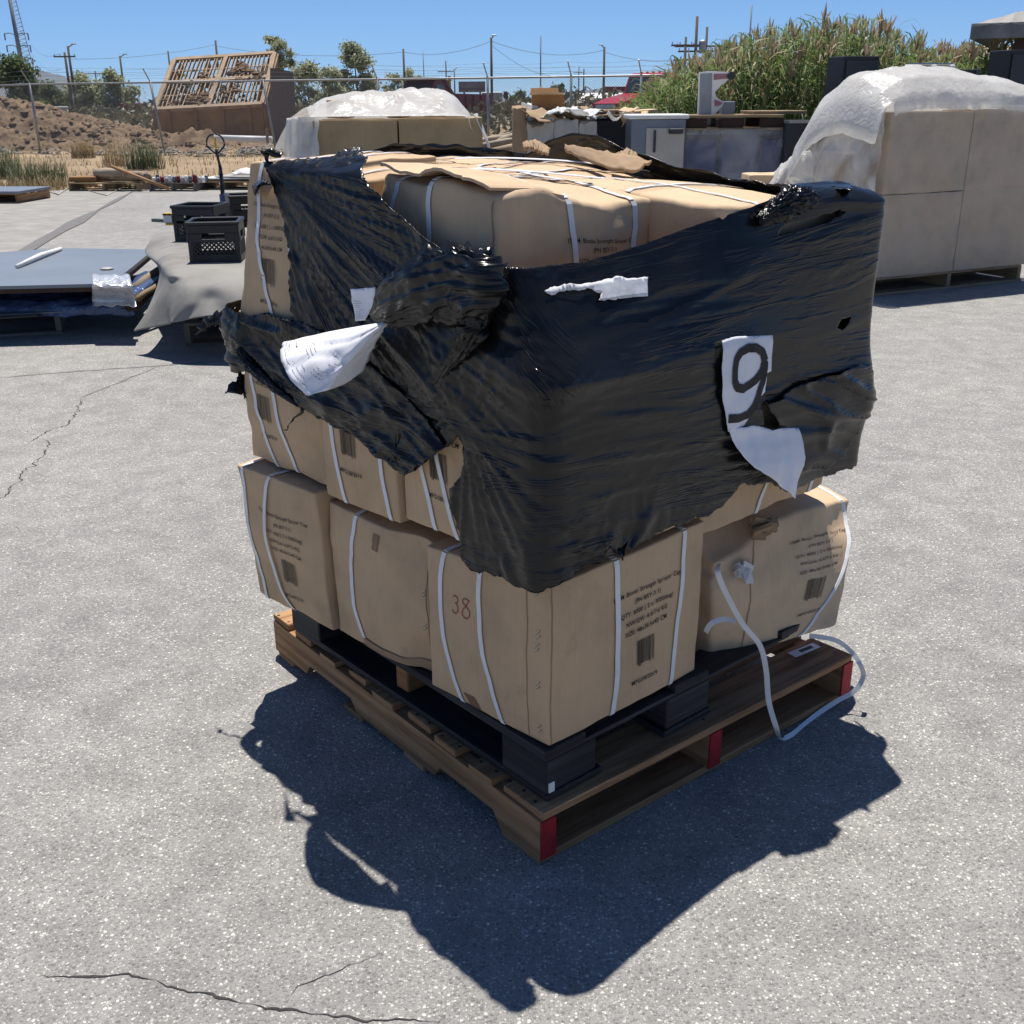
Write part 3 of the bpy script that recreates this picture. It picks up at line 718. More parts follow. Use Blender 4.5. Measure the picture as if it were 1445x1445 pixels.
# ---- wooden pallet on the ground
def wood_pallet(name, label, O, eL, eR, LL, LR, group, z0=0, h=.13, mats=('wood',), red=False, nb=8, notch=True, detail=True):
    """stringer pallet: O near corner, eL direction of the stringers, eR direction of the deck boards"""
    t = thing(name, label, "pallet", (O[0] + eL[0] * LL / 2 + eR[0] * LR / 2, O[1] + eL[1] * LL / 2 + eR[1] * LR / 2, z0), 0, group)
    bt = .018; sw = .038; ax = np.array([eL, eR, UP])
    for k in range(3):
        y = [sw / 2, LR / 2, LR - sw / 2][k]
        mb = MB(); hs = h - 2 * bt; zc = z0 + bt
        prof = [(0, 0), (.14, 0), (.165, .033), (.37, .033), (.395, 0), (LL - .46, 0), (LL - .43, .033), (LL - .21, .033), (LL - .185, 0), (LL, 0), (LL, hs), (0, hs)] if notch else [(0, 0), (LL, 0), (LL, hs), (0, hs)]
        P = [O * V3(1, 1, 0) + eL * a + eR * (y - sw / 2 + .0) + UP * (zc + b) for a, b in prof]
        # side faces carry the grain along the stringer
        n = len(P); ox = rnd() * 9; Q = [p + eR * sw for p in P]
        fs = [tuple(range(n - 1, -1, -1)), tuple(range(n, 2 * n))] + [(i, (i + 1) % n, n + (i + 1) % n, n + i) for i in range(n)]
        uvs = [[(prof[i][0] + ox, prof[i][1]) for i in range(n - 1, -1, -1)], [(prof[i][0] + ox, prof[i][1] + .5) for i in range(n)]]
        for i in range(n):
            j = (i + 1) % n; uvs.append([(prof[i][0] + ox, 0), (prof[j][0] + ox, 0), (prof[j][0] + ox, sw), (prof[i][0] + ox, sw)])
        mb.add(P + Q, fs, uvs); st = mb.build("stringer", MT[mats[0]], t)
        if red:
            r_ = MB(); r_.box(O * V3(1, 1, 0) - eL * .0015 + eR * y + UP * (zc + hs / 2), (.004, sw + .003, hs + .002), ax)
            r_.build("painted_end", MT['red'], st)
    w = .089
    for k in range(nb):
        wk = .135 if k == 0 else w * ru(.9, 1.1)
        x = .135 / 2 if k == 0 else (LL - w / 2 if k == nb - 1 else lerp(.135 / 2, LL - w / 2, k / (nb - 1)) + ru(-.012, .012))
        mb = MB(); mb.box(O * V3(1, 1, 0) + eL * x + eR * (LR / 2 + ru(-.006, .006)) + UP * (z0 + h - bt / 2 + ru(0, .0015)), (wk, LR + ru(-.012, .004), bt), ax, .002, .0015)
        db = mb.build("deck_board", MT[mats[k % len(mats)]], t)
        if red:
            for y in (sw / 2, LR / 2, LR - sw / 2):
                for q in (-.028, .026):
                    mb = MB(); mb.lathe(O * V3(1, 1, 0) + eL * (x + q + ru(-.006, .006)) + eR * (y + ru(-.008, .008)) + UP * (z0 + h + .0012), [(.0045, 0), (.004, .001), (.001, .0012)], 8); mb.build("nail_head", MT['steel_dark'], db)
    for k in range(4 if detail else 3):
        x = [.07, LL * .40, LL * .64, LL - .06][k] if detail else [.05, LL / 2, LL - .05][k]
        mb = MB(); mb.box(O * V3(1, 1, 0) + eL * x + eR * (LR / 2) + UP * (z0 + bt / 2 + .001), (.13 if k == 0 else w, LR, bt), ax, .002, .0015)
        mb.build("bottom_board", MT[mats[0]], t)
    return t
PO = atZ(763, 1223, 0); pL = V3(-.6225, .7826, 0); pR = V3(.7826, .6225, 0)
wood_pallet("wooden_pallet", "brown wooden pallet with red painted stringer ends lying on the asphalt under the carton stack", PO, pL, pR, 1.21, 1.09, "pallets on the lot", red=True, nb=9)

# ---- black block pallet on top of it
bp = thing("black_pallet", "black painted block pallet sitting on the brown wooden pallet under the cartons", "pallet", (0.05, 2.4, .13), 0, "pallets on the lot")
BO = V3(.068, 1.893, 0)
bL = V3(-.650, .760, 0); bR = V3(.760, .650, 0)
axb = np.array([bR, bL, UP]); zb = .133
for i, a in enumerate((.075, .455, .92)):
    for j, b in enumerate((.075, .56, .985)):
        if i == 2 and j == 0: continue
        mb = MB(); orange = (i == 0 and j == 1)
        mb.box(BO + bR * a + bL * b + UP * (zb + .059), (.10 if orange else .15, .05 if orange else .145, .083), axb, .004, .001)
        mb.build("block", MT['wood_orange' if orange else 'wood_black'], bp)
for j, b in enumerate((.05, .30, .55, .79, 1.01)):
    mb = MB(); mb.box(BO + bR * .46 + bL * b + UP * (zb + .1055), (.92, .10, .009), axb, .002, .001); mb.build("deck_board", MT['wood_black'], bp)
for i, a in enumerate((.05, .455, .86)):
    mb = MB(); mb.box(BO + bR * a + bL * .53 + UP * (zb + .1205), (.12, 1.07, .0205), axb, .002, .001); mb.build("top_board", MT['wood_black'], bp)
for i, a in enumerate((.085, .455, .86)):
    mb = MB(); mb.box(BO + bR * a + bL * (.53 if i < 2 else .70) + UP * (zb + .0095), (.165, 1.06 if i < 2 else .70, .0155), axb, .002, .001); mb.build("bottom_runner", MT['wood_black'], bp)
mb = MB(); q = BO + bR * .014 - bL * .0005 + UP * (zb + .034); mb.box(q, (.016, .004, .024), axb, .001); mb.build("label_tag", MT['white'], bp)

# ---- cartons: three layers of six
Z1, Z2, Z3, Z4 = .265, .648, 1.035, 1.365
B = []
# bottom layer
c = carton(corners(0, .478, 0, .37, Z1, Z2 - .005, dz=(-.012, .0, 0, -.03)), "near corner carton of the bottom layer with red 38 on its narrow face", seed=1, bul=(.003, .009, 0, 0, -.002, .002), crumple=.003)
c.printing(c.t, 'front', .605, .215, .735)
c.strap(c.t, 'front', .385, .40, .02, .0145); c.strap(c.t, 'front', .85, .80, .01, .0125)
c.strap(c.t, 'left', .17, .29, -.09); c.strap(c.t, 'left', .48, .64, -.07)
c.staples(c.t, 'left', [(.93, .08), (.925, .36), (.915, .60), (.92, .68), (.91, .93)])
c.seam(c.t, 'front', .012); c.seam(c.t, 'left', .84, .0016)
c.patch("tape_patch", 'tape_brown', c.t, 'left', .36, .46, .0, .075, skew=-.06)
mb = MB()
def mark(pts, face, car, w=.0026):
    P = [car.on(face, a, b, .0013) for a, b in pts]
    for i in range(len(P) - 1):
        d = P[i + 1] - P[i]; d /= np.linalg.norm(d); nn = -car.ax[0] if face == 'left' else -car.ax[1]; s_ = np.cross(nn, d)
        q = [P[i] - s_ * w / 2 - d * w * .3, P[i + 1] - s_ * w / 2 + d * w * .3, P[i + 1] + s_ * w / 2 + d * w * .3, P[i] + s_ * w / 2 - d * w * .3]
        mb.add(q, [(0, 1, 2, 3)])
def arc(cx, cy, rx, ry, a0, a1, n=14): return [(cx + rx * math.cos(math.radians(lerp(a0, a1, i / n))), cy + ry * math.sin(math.radians(lerp(a0, a1, i / n)))) for i in range(n + 1)]
mark(arc(.262, .715, .022, .025, 140, -90), 'left', c); mark(arc(.262, .655, .026, .034, 90, -150), 'left', c)
mark([(.385, .745)] + arc(.355, .725, .03, .022, 40, 250) + arc(.358, .652, .032, .036, 60, -250) + [(.385, .745)], 'left', c)
mb.build("handwriting", MT['ink_red'], c.t); c1 = c
c = carton(corners(.012, .47, .385, .745, Z1, Z2 - .012, dz=(-.03, -.01, 0, -.02)), "blank one-strap carton of the bottom layer with a bare glue scar", seed=2, bul=(0, .012, 0, 0, -.004, .002), crumple=.0065, dents=[(0, 0, .1, .07, nL * .03 + nR * .03), (0, .05, .95, .06, nR * .02)])
c.strap(c.t, 'left', .30, .33, -.07); c.staples(c.t, 'left', [(.965, .62), (.955, .36)]); c.seam(c.t, 'left', .985)
c.patch("glue_scar", 'tape_brown', c.t, 'left', .47, .54, .80, .93, skew=.02, wob=.012); c.patch("crushed_flap", 'card_old', c.t, 'left', .3, 1.0, .01, .07, .004, 12, wob=.02)
c = carton(corners(.0, .47, .752, 1.085, Z1, Z2 - .004, dtop=((-.02, 0), (0, 0), (0, 0), (-.03, .0))), "printed carton with two straps at the left end of the bottom layer", seed=3, bul=(0, .012, 0, 0, -.004, .002), crumple=.006)
c.printing(c.t, 'left', .56, .20, .72, 'ink_faint'); c.strap(c.t, 'left', .08, .14, -.05); c.strap(c.t, 'left', .46, .50, -.13, slack=.006)
# bottom right, slumped forward over the edge of the black pallet
DP = lambda x, y, z, k=0: (lambda p: p)(atP(x, y, N0 + nR * .5 + nL * k, np.cross(nR, UP)))
bl, br = atZ(1004, 934, .225), atZ(1180, 884, .232)
tl, tr = DP(1052, 752, 0, .01), DP(1210, 712, 0, .02)
tl = DP(1002, 735, 0, .02); tr = DP(1218, 706, 0, .03)
ins = nL * .37
c = carton(([bl, br, br + ins, bl + ins], [tl, tr, tr + ins + UP * .05, tl + ins + UP * .02]), "slumped bottom layer carton at the right end with torn open corner and loose strap", mat='card_b', seed=4, bul=(.012, 0, 0, .01, 0, .015), crumple=.006, r=.009,
           dents=[(0, 0, 1, .13, V3(.03, .06, -.13)), (.28, 0, .98, .05, V3(0, -.01, .012)), (0, 0, .05, .07, V3(.0, .02, .0)), (1, 0, .95, .09, V3(-.025, .03, -.01))])
c.printing(c.t, 'front', .72, .185, .77, 'ink_faint'); c.strap(c.t, 'front', .93, .70, .13, .0115); c.seam(c.t, 'front', .235, .003)
mb = MB()
for i in range(7):
    a = rnd(); p = c.on('front', .10 + .10 * rnd(), .66 + .2 * rnd(), .012)
    mb.box(p, (ru(.02, .05), .003, ru(.015, .04)), np.array(Matrix.Rotation(ru(0, 3), 3, Vector((ru(-1, 1), ru(-1, 1), ru(-1, 1))).normalized())))
mb.build("bag_liner", MT['poly_white'], c.t); cD = c
mb = MB()
for i in range(9):
    p = c.on('front', ru(.26, .34), 1.0, .0) + V3(ru(-.01, .01), ru(-.02, .0), ru(-.005, .02))
    mb.box(p, (ru(.03, .06), ru(.004, .01), ru(.015, .03)), np.array(Matrix.Rotation(ru(-.7, .7), 3, Vector((ru(-1, 1), ru(-1, 1), ru(-1, 1))).normalized())), .002, .004)
mb.build("crumpled_flap", MT['card_old'], c.t)
carton(corners(.49, .95, .40, .74, Z1, Z2), "carton in the middle of the rear row of the bottom layer", seed=5)
carton(corners(.49, .95, .76, 1.09, Z1, Z2), "far corner carton of the bottom layer behind the left end", seed=6)
# middle layer
c = carton(corners(.012, .49, .01, .452, Z2 + .002, Z3), "near corner carton of the middle layer, print showing at the film's torn edge", seed=11, bul=(.004, .012, 0, 0, 0, 0), dents=[(0, 0, 0, .06, V3(.0, .02, -.015))])
c.printing(c.t, 'left', .29, .22, .80); c.strap(c.t, 'left', .10, .24, -.03); c.strap(c.t, 'left', .22, .40, -.03)
c = carton(corners(.0, .49, .460, .735, Z2 - .008, Z3), "middle layer carton under the ragged film edge showing bar code and date", seed=12, bul=(0, .014, 0, 0, 0, 0))
c.printing(c.t, 'left', .44, .22, .80); c.strap(c.t, 'left', .13, .30, -.03); c.strap(c.t, 'left', .80, .90, -.03)
c = carton(corners(.012, .49, .742, 1.075, Z2 + .01, Z3 + .005, dtop=((0, 0), (0, 0), (0, 0), (0, 0))), "outermost carton of the middle layer at the left end below the bulging film", seed=13, bul=(0, .022, 0, 0, 0, 0), crumple=.006)
c.printing(c.t, 'left', .33, .20, .80, 'ink_faint'); c.strap(c.t, 'left', .13, .37, -.06); c.strap(c.t, 'left', .40, .63, -.03)
c = carton(corners(.50, 1.0, .03, .40, Z2 - .055, Z3 - .03, dz=(0, -.03, -.02, 0)), "carton of the middle layer at the right end below the hanging paper flap", seed=14, bul=(.006, 0, 0, .02, 0, 0), crumple=.006)
c.printing(c.t, 'front', .73, .2, .80, 'ink'); c.strap(c.t, 'front', .70, .42, .02); c.strap(c.t, 'front', .97, .86, .03)
carton(corners(.50, .97, .41, .74, Z2 + .002, Z3), "carton in the middle of the rear row of the middle layer", seed=15)
carton(corners(.50, .97, .75, 1.07, Z2 + .002, Z3), "far corner carton of the middle layer behind the left end", seed=16)
# top layer, set back from the near corner; tops lit by the sun
T0 = V3(-.03, 2.085, 0)
c = carton(([T0 + UP * Z3, T0 + nR * .47 + UP * Z3, T0 + nR * .47 + nL * .36 + UP * Z3, T0 + nL * .37 + UP * Z3],
            [T0 + UP * 1.360, T0 + nR * .46 + V3(0, .02, 1.322), T0 + nR * .46 + nL * .36 + UP * 1.36, V3(-.270, 2.345, 1.383)]),
           "near top layer carton with crumpled edges and print showing above the black film", 'card_b', seed=21, bul=(.012, .014, 0, 0, 0, .010), crumple=.008, r=.014,
           dents=[(0, 0, 1, .04, V3(.0, .012, -.012)), (.28, 0, 1, .06, V3(0, .0, .012)), (.6, 0, 1, .09, V3(0, -.01, -.012)), (0, .4, 1, .07, V3(-.01, 0, .012)), (0, .7, 1, .06, V3(.01, 0, -.014)), (.85, 0, .95, .08, V3(0, .02, -.01))])
c.printing(c.t, 'front', .64, .215, .70); c.strap(c.t, 'front', .43, .44, .015, .0145); c.strap(c.t, 'front', .86, .84, .0, .0145)
c.strap(c.t, 'left', .14, .18, -.02); c.strap(c.t, 'left', .52, .56, -.02); c.seam(c.t, 'left', .985, .004); cT = c; top_seam(c)
fl = MB(); n_ = 30; fv_ = []
for j in range(3):
    for i in range(n_ + 1):
        t_ = i / n_; p = c.on('top', .0, 1 - t_, 0); q = c.on('top', .42, 1 - t_, 0)
        fv_.append(lerp(p, q, j / 2) + UP * ((.026, .022, .006)[j] + (.004 * nz(t_ * 9, j * 3.3) if j < 1 else 0)) - nR * ((.012 + .008 * nz(t_ * 23, 5) + .006 * nz(t_ * 60, 5)) if j == 0 else 0))
fo = mobj("top_flap", fv_, [(j * (n_ + 1) + i, j * (n_ + 1) + i + 1, (j + 1) * (n_ + 1) + i + 1, (j + 1) * (n_ + 1) + i) for j in range(2) for i in range(n_)], MT['card_b'], c.t)
m_ = fo.modifiers.new("thickness", 'SOLIDIFY'); m_.thickness = .006
Q = T0 + nL * .40
c = carton(([Q + UP * Z3, Q + nR * .45 + UP * Z3, Q + nR * .45 + nL * .33 + UP * Z3, Q + nL * .33 + UP * Z3], [Q + nR * .01 + UP * 1.366, Q + nR * .46 + UP * 1.366, Q + nR * .45 + nL * .33 + UP * 1.382, Q + nL * .33 + UP * 1.378]),
           "open topped carton with bent flap in the top layer beside the black film", seed=22, crumple=.006, r=.01, bul=(0, .012, 0, 0, 0, .01))
c.strap(c.t, 'left', .35, .35); c.strap(c.t, 'left', .78, .78); top_seam(c, 'u')
lc = N0 + nL * 1.01
c = carton(([atP(366, 452, N0, nR * 0 + V3(-.7071, -.7071, 0)) - UP * .02 + nL * -.25, lc + nR * .4 - nL * .25 + UP * 1.035, lc + nR * .4 + nL * .03 + UP * 1.035, lc + nL * .035 + UP * 1.035],
            [lc + nR * .07 - nL * .24 + UP * 1.385, lc + nR * .42 - nL * .22 + UP * 1.40, lc + nR * .42 + nL * .03 + UP * 1.40, lc + nR * .045 + nL * .0 + UP * 1.392]),
           "leaning carton of the top layer at the left end, sticking out past the black film", 'card', seed=23, bul=(0, .02, 0, 0, 0, .004), crumple=.006)
c.printing(c.t, 'left', .42, .19, .74, 'ink_faint'); c.strap(c.t, 'left', .20, .50, -.06); c.strap(c.t, 'left', .62, .86, -.03)
Q = N0 + nR * .53 + nL * .05
c = carton(([Q + UP * (Z3 - .03), Q + nR * .49 + UP * (Z3 - .03), Q + nR * .49 + nL * .5 + UP * Z3, Q + nL * .5 + UP * Z3],
            [Q + UP * 1.315, Q + nR * .495 + UP * 1.285, Q + nR * .49 + nL * .5 + UP * 1.322, Q + nL * .5 + UP * 1.350]),
           "carton of the top layer at the right end, seen in a slot under the film", 'card_b', seed=24, crumple=.004, r=.014, bul=(.0, 0, 0, .0, 0, .014))
c.strap(c.t, 'front', .93, .93, 0); c.strap(c.t, 'front', .30, .30, 0); c.strap(c.t, 'left', .5, .5, 0); top_seam(c)
Q = T0 + nR * .49 + nL * .38
c = carton(([Q + UP * Z3, Q + nR * .47 + UP * Z3, Q + nR * .47 + nL * .34 + UP * Z3, Q + nL * .34 + UP * Z3], [Q + UP * 1.352, Q + nR * .47 + UP * 1.322, Q + nR * .47 + nL * .34 + UP * 1.338, Q + nL * .34 + UP * 1.366]),
           "rear row carton of the top layer with torn scraps lying on top", 'card_b', seed=25, crumple=.007, r=.01, bul=(0, 0, 0, 0, 0, .02))
c.strap(c.t, 'left', .35, .35); c.strap(c.t, 'left', .8, .8); cE = c; top_seam(c)
Q = T0 + nR * .46 + nL * .735
c = carton(([Q + UP * Z3, Q + nR * .47 + UP * Z3, Q + nR * .47 + nL * .33 + UP * Z3, Q + nL * .33 + UP * Z3], [Q + UP * 1.372, Q + nR * .47 + UP * 1.342, Q + nR * .47 + nL * .33 + UP * 1.345, Q + nL * .33 + UP * 1.375]),
           "far corner carton of the top layer with a domed sunlit top", 'card_b', seed=26, crumple=.006, r=.01, bul=(0, 0, 0, 0, 0, .022))
c.strap(c.t, 'left', .3, .3); c.strap(c.t, 'left', .75, .75); top_seam(c)

# ---- the black stretch film: a sheet in (u, v); u runs round the stack from the near corner (left < 0 < right), v is height and, past the rim, runs inwards over the top
gz = [0, 1.035, 1.38, 3]
GLx, GLy = [-.688, -.688, -.612, -.612], [2.678, 2.678, 2.602, 2.602]
GNx, GNy = [.062, .062, -.035, -.035], [1.885, 1.885, 2.055, 2.055]
GRx, GRy = [.872, .872, .868, .868], [2.605, 2.605, 2.600, 2.600]
UL, UR = -1.10, 1.06
RIMu = [-2, UL, -.45, 0, UR, 2]; RIMv = [1.39, 1.39, 1.375, 1.352, 1.298, 1.298]
def film_raw(u, z):
    gl = np.array([pl(gz, GLx, z), pl(gz, GLy, z)]); gn = np.array([pl(gz, GNx, z), pl(gz, GNy, z)]); gr = np.array([pl(gz, GRx, z), pl(gz, GRy, z)])
    if u < UL: return gl + nR[:2] * (UL - u)
    if u < 0: return gn + (gl - gn) * (u / UL)
    if u < UR: return gn + (gr - gn) * (u / UR)
    return gr + nL[:2] * (u - UR)
def film_base(u, v):
    """point and outward direction"""
    vt = pl(RIMu, RIMv, u); z = min(v, vt); w = .028 - .016 * sm(.85, 1.0, abs(u))
    p = (film_raw(u - w, z) + 2 * film_raw(u, z) + film_raw(u + w, z)) / 4
    t = film_raw(u + .02 + w, z) - film_raw(u - .02 - w, z); t /= np.linalg.norm(t)
    o = np.array([t[1], -t[0], 0]); P = np.array([p[0], p[1], z])
    if v > vt:
        e = v - vt; P = P - o * e + UP * (.02 * math.sin(min(1, e / .12) * 1.6)); k = min(1, e / .03); o = o * (1 - k) + UP * k; o /= np.linalg.norm(o)
    return P, o
_gu = np.linspace(-1.14, 1.09, 130); _gvs = np.linspace(.55, 1.75, 100)
_G = [(u, v) for u in _gu for v in _gvs]; _Gb = [film_base(u, v) for u, v in _G]
_GP = {}
def film_uv(x, y, off=.018):
    """where on the film sheet the line of sight through a picture point lands"""
    if off not in _GP: _GP[off] = np.array([proj(p + o * off) for p, o in _Gb])
    def pr(u, v):
        p, o = film_base(u, v); return np.array(proj(p + o * off))
    d = ((_GP[off] - np.array([x, y])) ** 2).sum(1); k = int(np.argmin(d)); u, v = _G[k]
    for _ in range(12):
        r = pr(u, v) - (x, y); e = 2e-3
        J = np.array([(pr(u + e, v) - (x, y) - r) / e, (pr(u, v + e) - (x, y) - r) / e]).T
        try: s_ = np.linalg.solve(J, -r)
        except Exception: break
        s_ = np.clip(s_, -.03, .03); u += s_[0] * .8; v += s_[1] * .8
    return float(u), float(v)
FA = film_uv(372, 236); FB = film_uv(655, 602); FC = film_uv(600, 400)
def fsh(x): return max(0, 1 - abs(x) * 5.5) ** 1.3
def film_disp(u, v):
    d = .015
    d += .006 * nz(u * 3.1, v * 4.3, 2.2)
    calm = 1 - .75 * math.exp(-((u - UR) / .05) ** 2)
    # fan of pulled folds hanging from the top left corner
    ax_, ay = u - FA[0], v - FA[1]; ra = math.hypot(ax_, ay); ta = math.atan2(ay, ax_) + .014 * nz(u * 4, v * 4, 77)
    wa = sm(.12, -.12, u) * sm(.86, .99, v)
    fa = .30 * nz(ta * 6, ra * 1.6, 1) + 1.0 * fsh(nz(ta * 9 + 3, ra * 1.3, 8)) * max(0, .5 + nz(ta * 3, ra * 3, 66)) + .6 * fsh(nz(ta * 21, ra * 1.7, 9)) * max(0, .5 + nz(ta * 5, ra * 3, 67)) + .3 * fsh(nz(ta * 45, ra * 2.5, 19))
    # folds radiating from the pinch at the near corner
    bx, by = u - FB[0], (v - FB[1]) * 1.0; rb = math.hypot(bx, by); tb = math.atan2(by, bx) if rb > 1e-6 else 0
    if tb < 0: tb += 2 * PI
    tb += .05 * nz(u * 5, v * 5, 71)
    wb = math.exp(-(rb / .34) ** 2) * sm(.01, .08, rb)
    fb = .3 * nz(tb * 4, rb * 3.0, 11) + 1.0 * fsh(nz(tb * 4, rb * 1.6, 18)) * max(0, .5 + nz(tb * 2, rb * 3, 61)) + .6 * fsh(nz(tb * 10, rb * 2.2, 28)) * max(0, .5 + nz(tb * 3, rb * 4, 62))
    # near-horizontal stretch folds, tight and sharp
    sl_ = v + (.10 * u if u > 0 else -.05 * u) * sm(1.3, .7, v) - .07 * max(0, u) * sm(.9, 1.25, v) + .012 * nz(u * 4, v * 5, 81)
    g_ = max(0, .45 + 1.1 * nz(u * 2.2, v * 5, 91))
    fh = .45 * nz(u * 1.3, sl_ * 8, 21) + g_ * (1.3 * fsh(nz(u * .9, sl_ * 9, 28)) + .9 * fsh(nz(u * 1.7, sl_ * 20, 29)) + .5 * fsh(nz(u * 2.6, sl_ * 40, 30)))
    # slack crumple low on the near corner
    fc = .5 * fbm(u * 9, v * 8, 31, 3) + 1.0 * fsh(nz(u * 6, v * 5, 38)) + .7 * fsh(nz(u * 12, v * 10, 39)) + .4 * fsh(nz(u * 22, v * 18, 40))
    wc = math.exp(-((u - .12) / .22) ** 2 - ((v - .66) / .09) ** 2) + .7 * sm(-.1, -.5, u) * sm(.98, .86, v)
    wh = max(0, 1 - wa - wb * .8)
    d += calm * (wa * .0125 * fa * min(1, .3 + ra * 2.2) + wb * .011 * fb + wh * .0068 * fh) + wc * .010 * fc
    # slack belly over the left end and the loose lap over the right end
    d += .026 * math.exp(-((u + 1.10) / .12) ** 2 - ((v - .985) / .065) ** 2) + .022 * math.exp(-((u - 1.06) / .16) ** 2 - ((v - .84) / .085) ** 2)
    d += .020 * math.exp(-((u - .02) / .22) ** 2 - ((v - 1.05) / .05) ** 2)
    return d
def film_pt(u, v, k=1.0, off=0):
    P, o = film_base(u, v); return P + o * (film_disp(u, v) * k + off)
X = lambda x, y, f=1.0: (*film_uv(x, y), f)
U = lambda u, v, f=1.0: (u, v, f)
outline = [X(371, 229, .4), X(420, 222, .3), X(470, 219, .8), X(507, 208, .8), X(511, 240, .6), X(556, 297, .5), X(622, 352, .5), X(690, 372, .3), X(820, 371, .25), X(905, 346, .2), X(965, 324, .2),
           X(1040, 300, .2), X(1098, 276, .8), X(1130, 262, .8), X(1180, 262, .8), U(.98, 1.40, .8), U(1.05, 1.37, .5), U(1.18, 1.34, .5), U(1.55, 1.35, .5), U(1.6, .78, .8), U(1.25, .80, 1), X(1204, 626, 1), X(1192, 648, 1.2),
           X(1160, 674, 1), X(1112, 696, 1), X(1092, 682, 1), X(1044, 685, 1.2), X(1030, 704, 1.2), X(1000, 730, .9), X(942, 746, 1), X(884, 776, .8), X(830, 800, .8), X(772, 828, .9),
           X(735, 829, 1.0), X(690, 808, 1.5), X(652, 790, 1.8), X(642, 745, 2.0), X(636, 700, 1.6), X(655, 655, 1), X(650, 612, 1), X(628, 632, .8), X(600, 655, 1.2), X(571, 672, 1.0), X(545, 650, .8),
           X(482, 606, .6), X(425, 574, .8), X(372, 524, 1.2), U(-1.10, .885, 1), U(-1.22, .90, .8), U(-1.62, .94, .5), U(-1.6, 1.06, .5), U(-1.2, 1.075, .5), X(346, 447, .4), X(376, 441, .6), X(412, 452, .8), X(417, 446, 1.2), X(408, 400, 1.4),
           X(411, 370, 1.4), X(397, 305, .8), X(379, 250, .4)]
FILM = ragged(outline, .007, .0085, 4, 1.0)
holes = [ragged([X(1098, 331), X(1112, 316), X(1150, 308), X(1186, 296), X(1196, 298), X(1188, 304), X(1150, 318), X(1120, 328)], .006, .003, 8),
         ragged([X(1183, 463), X(1190, 450), X(1204, 447), X(1199, 456), X(1190, 466)], .005, .003, 9),
         ragged([X(1073, 572), X(1082, 566), X(1088, 584), X(1100, 598), X(1092, 606), X(1074, 600)], .005, .004, 10)]
hpt, htri = cdt(FILM, .0085, .0058, holes)
fv = [film_pt(u, v) for u, v in hpt]
def film_tex(u, v):     # texture runs along the pulled folds
    ax_, ay = u - FA[0], v - FA[1]; ra = math.hypot(ax_, ay); ta = math.atan2(ay, ax_)
    wa = sm(.12, -.12, u) * sm(.86, .99, v); sl_ = v + (.10 * u if u > 0 else -.05 * u) * sm(1.3, .7, v) - .07 * max(0, u) * sm(.9, 1.25, v)
    return lerp(u, ra, wa), lerp(sl_, ta * .30 + 1.0, wa)
fuv = [film_tex(u, v) for u, v in hpt]
# torn rims lift off the cartons a little
wrap = thing("stretch_wrap", "torn black stretch film wound tightly round the upper two carton layers", "stretch wrap", (0.1, 2.5, 1.0))
film = mobj("film", fv, htri, MT['film'], wrap, True, uv=[fuv[i] for t in htri for i in t])
md = film.modifiers.new("thickness", 'SOLIDIFY'); md.thickness = .0012; md.offset = -1

def crumple_lump(name, m, parent, path, rad, seed, amp=.5, n=40, flat=1.0, fl_dir=None, uvs=(.3, .3), fr=7):
    """a gathered, twisted rope or pouch of film along a path"""
    path = [np.array(p, float) for p in path]; k = len(path); L = np.linspace(0, 1, 80); n = 72; vs = []; fs = []; uv = []
    for i, t in enumerate(L):
        p = np.array([np.interp(t, np.linspace(0, 1, k), [q[a] for q in path]) for a in range(3)])
        q = np.array([np.interp(min(1, t + .03), np.linspace(0, 1, k), [q[a] for q in path]) for a in range(3)]); q0 = np.array([np.interp(max(0, t - .03), np.linspace(0, 1, k), [q[a] for q in path]) for a in range(3)])
        T = q - q0; T /= np.linalg.norm(T) + 1e-9; a = np.cross(T, UP); a /= np.linalg.norm(a) + 1e-9; b = np.cross(a, T)
        r = np.interp(t, np.linspace(0, 1, len(rad)), rad)
        for j in range(n):
            th = 2 * PI * j / n; c_, s_ = math.cos(th), math.sin(th)
            h = fbm(c_ * 1.6 + seed, s_ * 1.6, t * fr, 4); g = abs(nz(c_ * 2.6 + seed * 2, s_ * 2.6, t * fr * .6)); g2 = nz(c_ * 6 + seed, s_ * 6, t * fr * .8)
            rr = r * (1 + amp * (.55 * h + .7 * (.35 - g) + .3 * g2 + .55 * fsh(nz(c_ * 3 + seed * 3, s_ * 3, t * fr * .7)) + .35 * fsh(nz(c_ * 7 + seed, s_ * 7, t * fr * 1.4)))); vs.append(p + (a * c_ * flat + b * s_) * rr); uv.append((t * uvs[0], j / n * uvs[1]))
    for i in range(len(L) - 1):
        for j in range(n):
            j2 = (j + 1) % n; fs.append((i * n + j, i * n + j2, (i + 1) * n + j2, (i + 1) * n + j))
    fs.append(tuple(range(n))[::-1]); e = (len(L) - 1) * n; fs.append(tuple(e + j for j in range(n)))
    return mobj(name, vs, fs, m, parent, True, uv=[uv[i] for f in fs for i in f])
def onfilm(x, y, off=0.0):
    u, v = film_uv(x, y); p, o = film_base(u, v); return atP(x, y, p + o * (.016 + off), o)
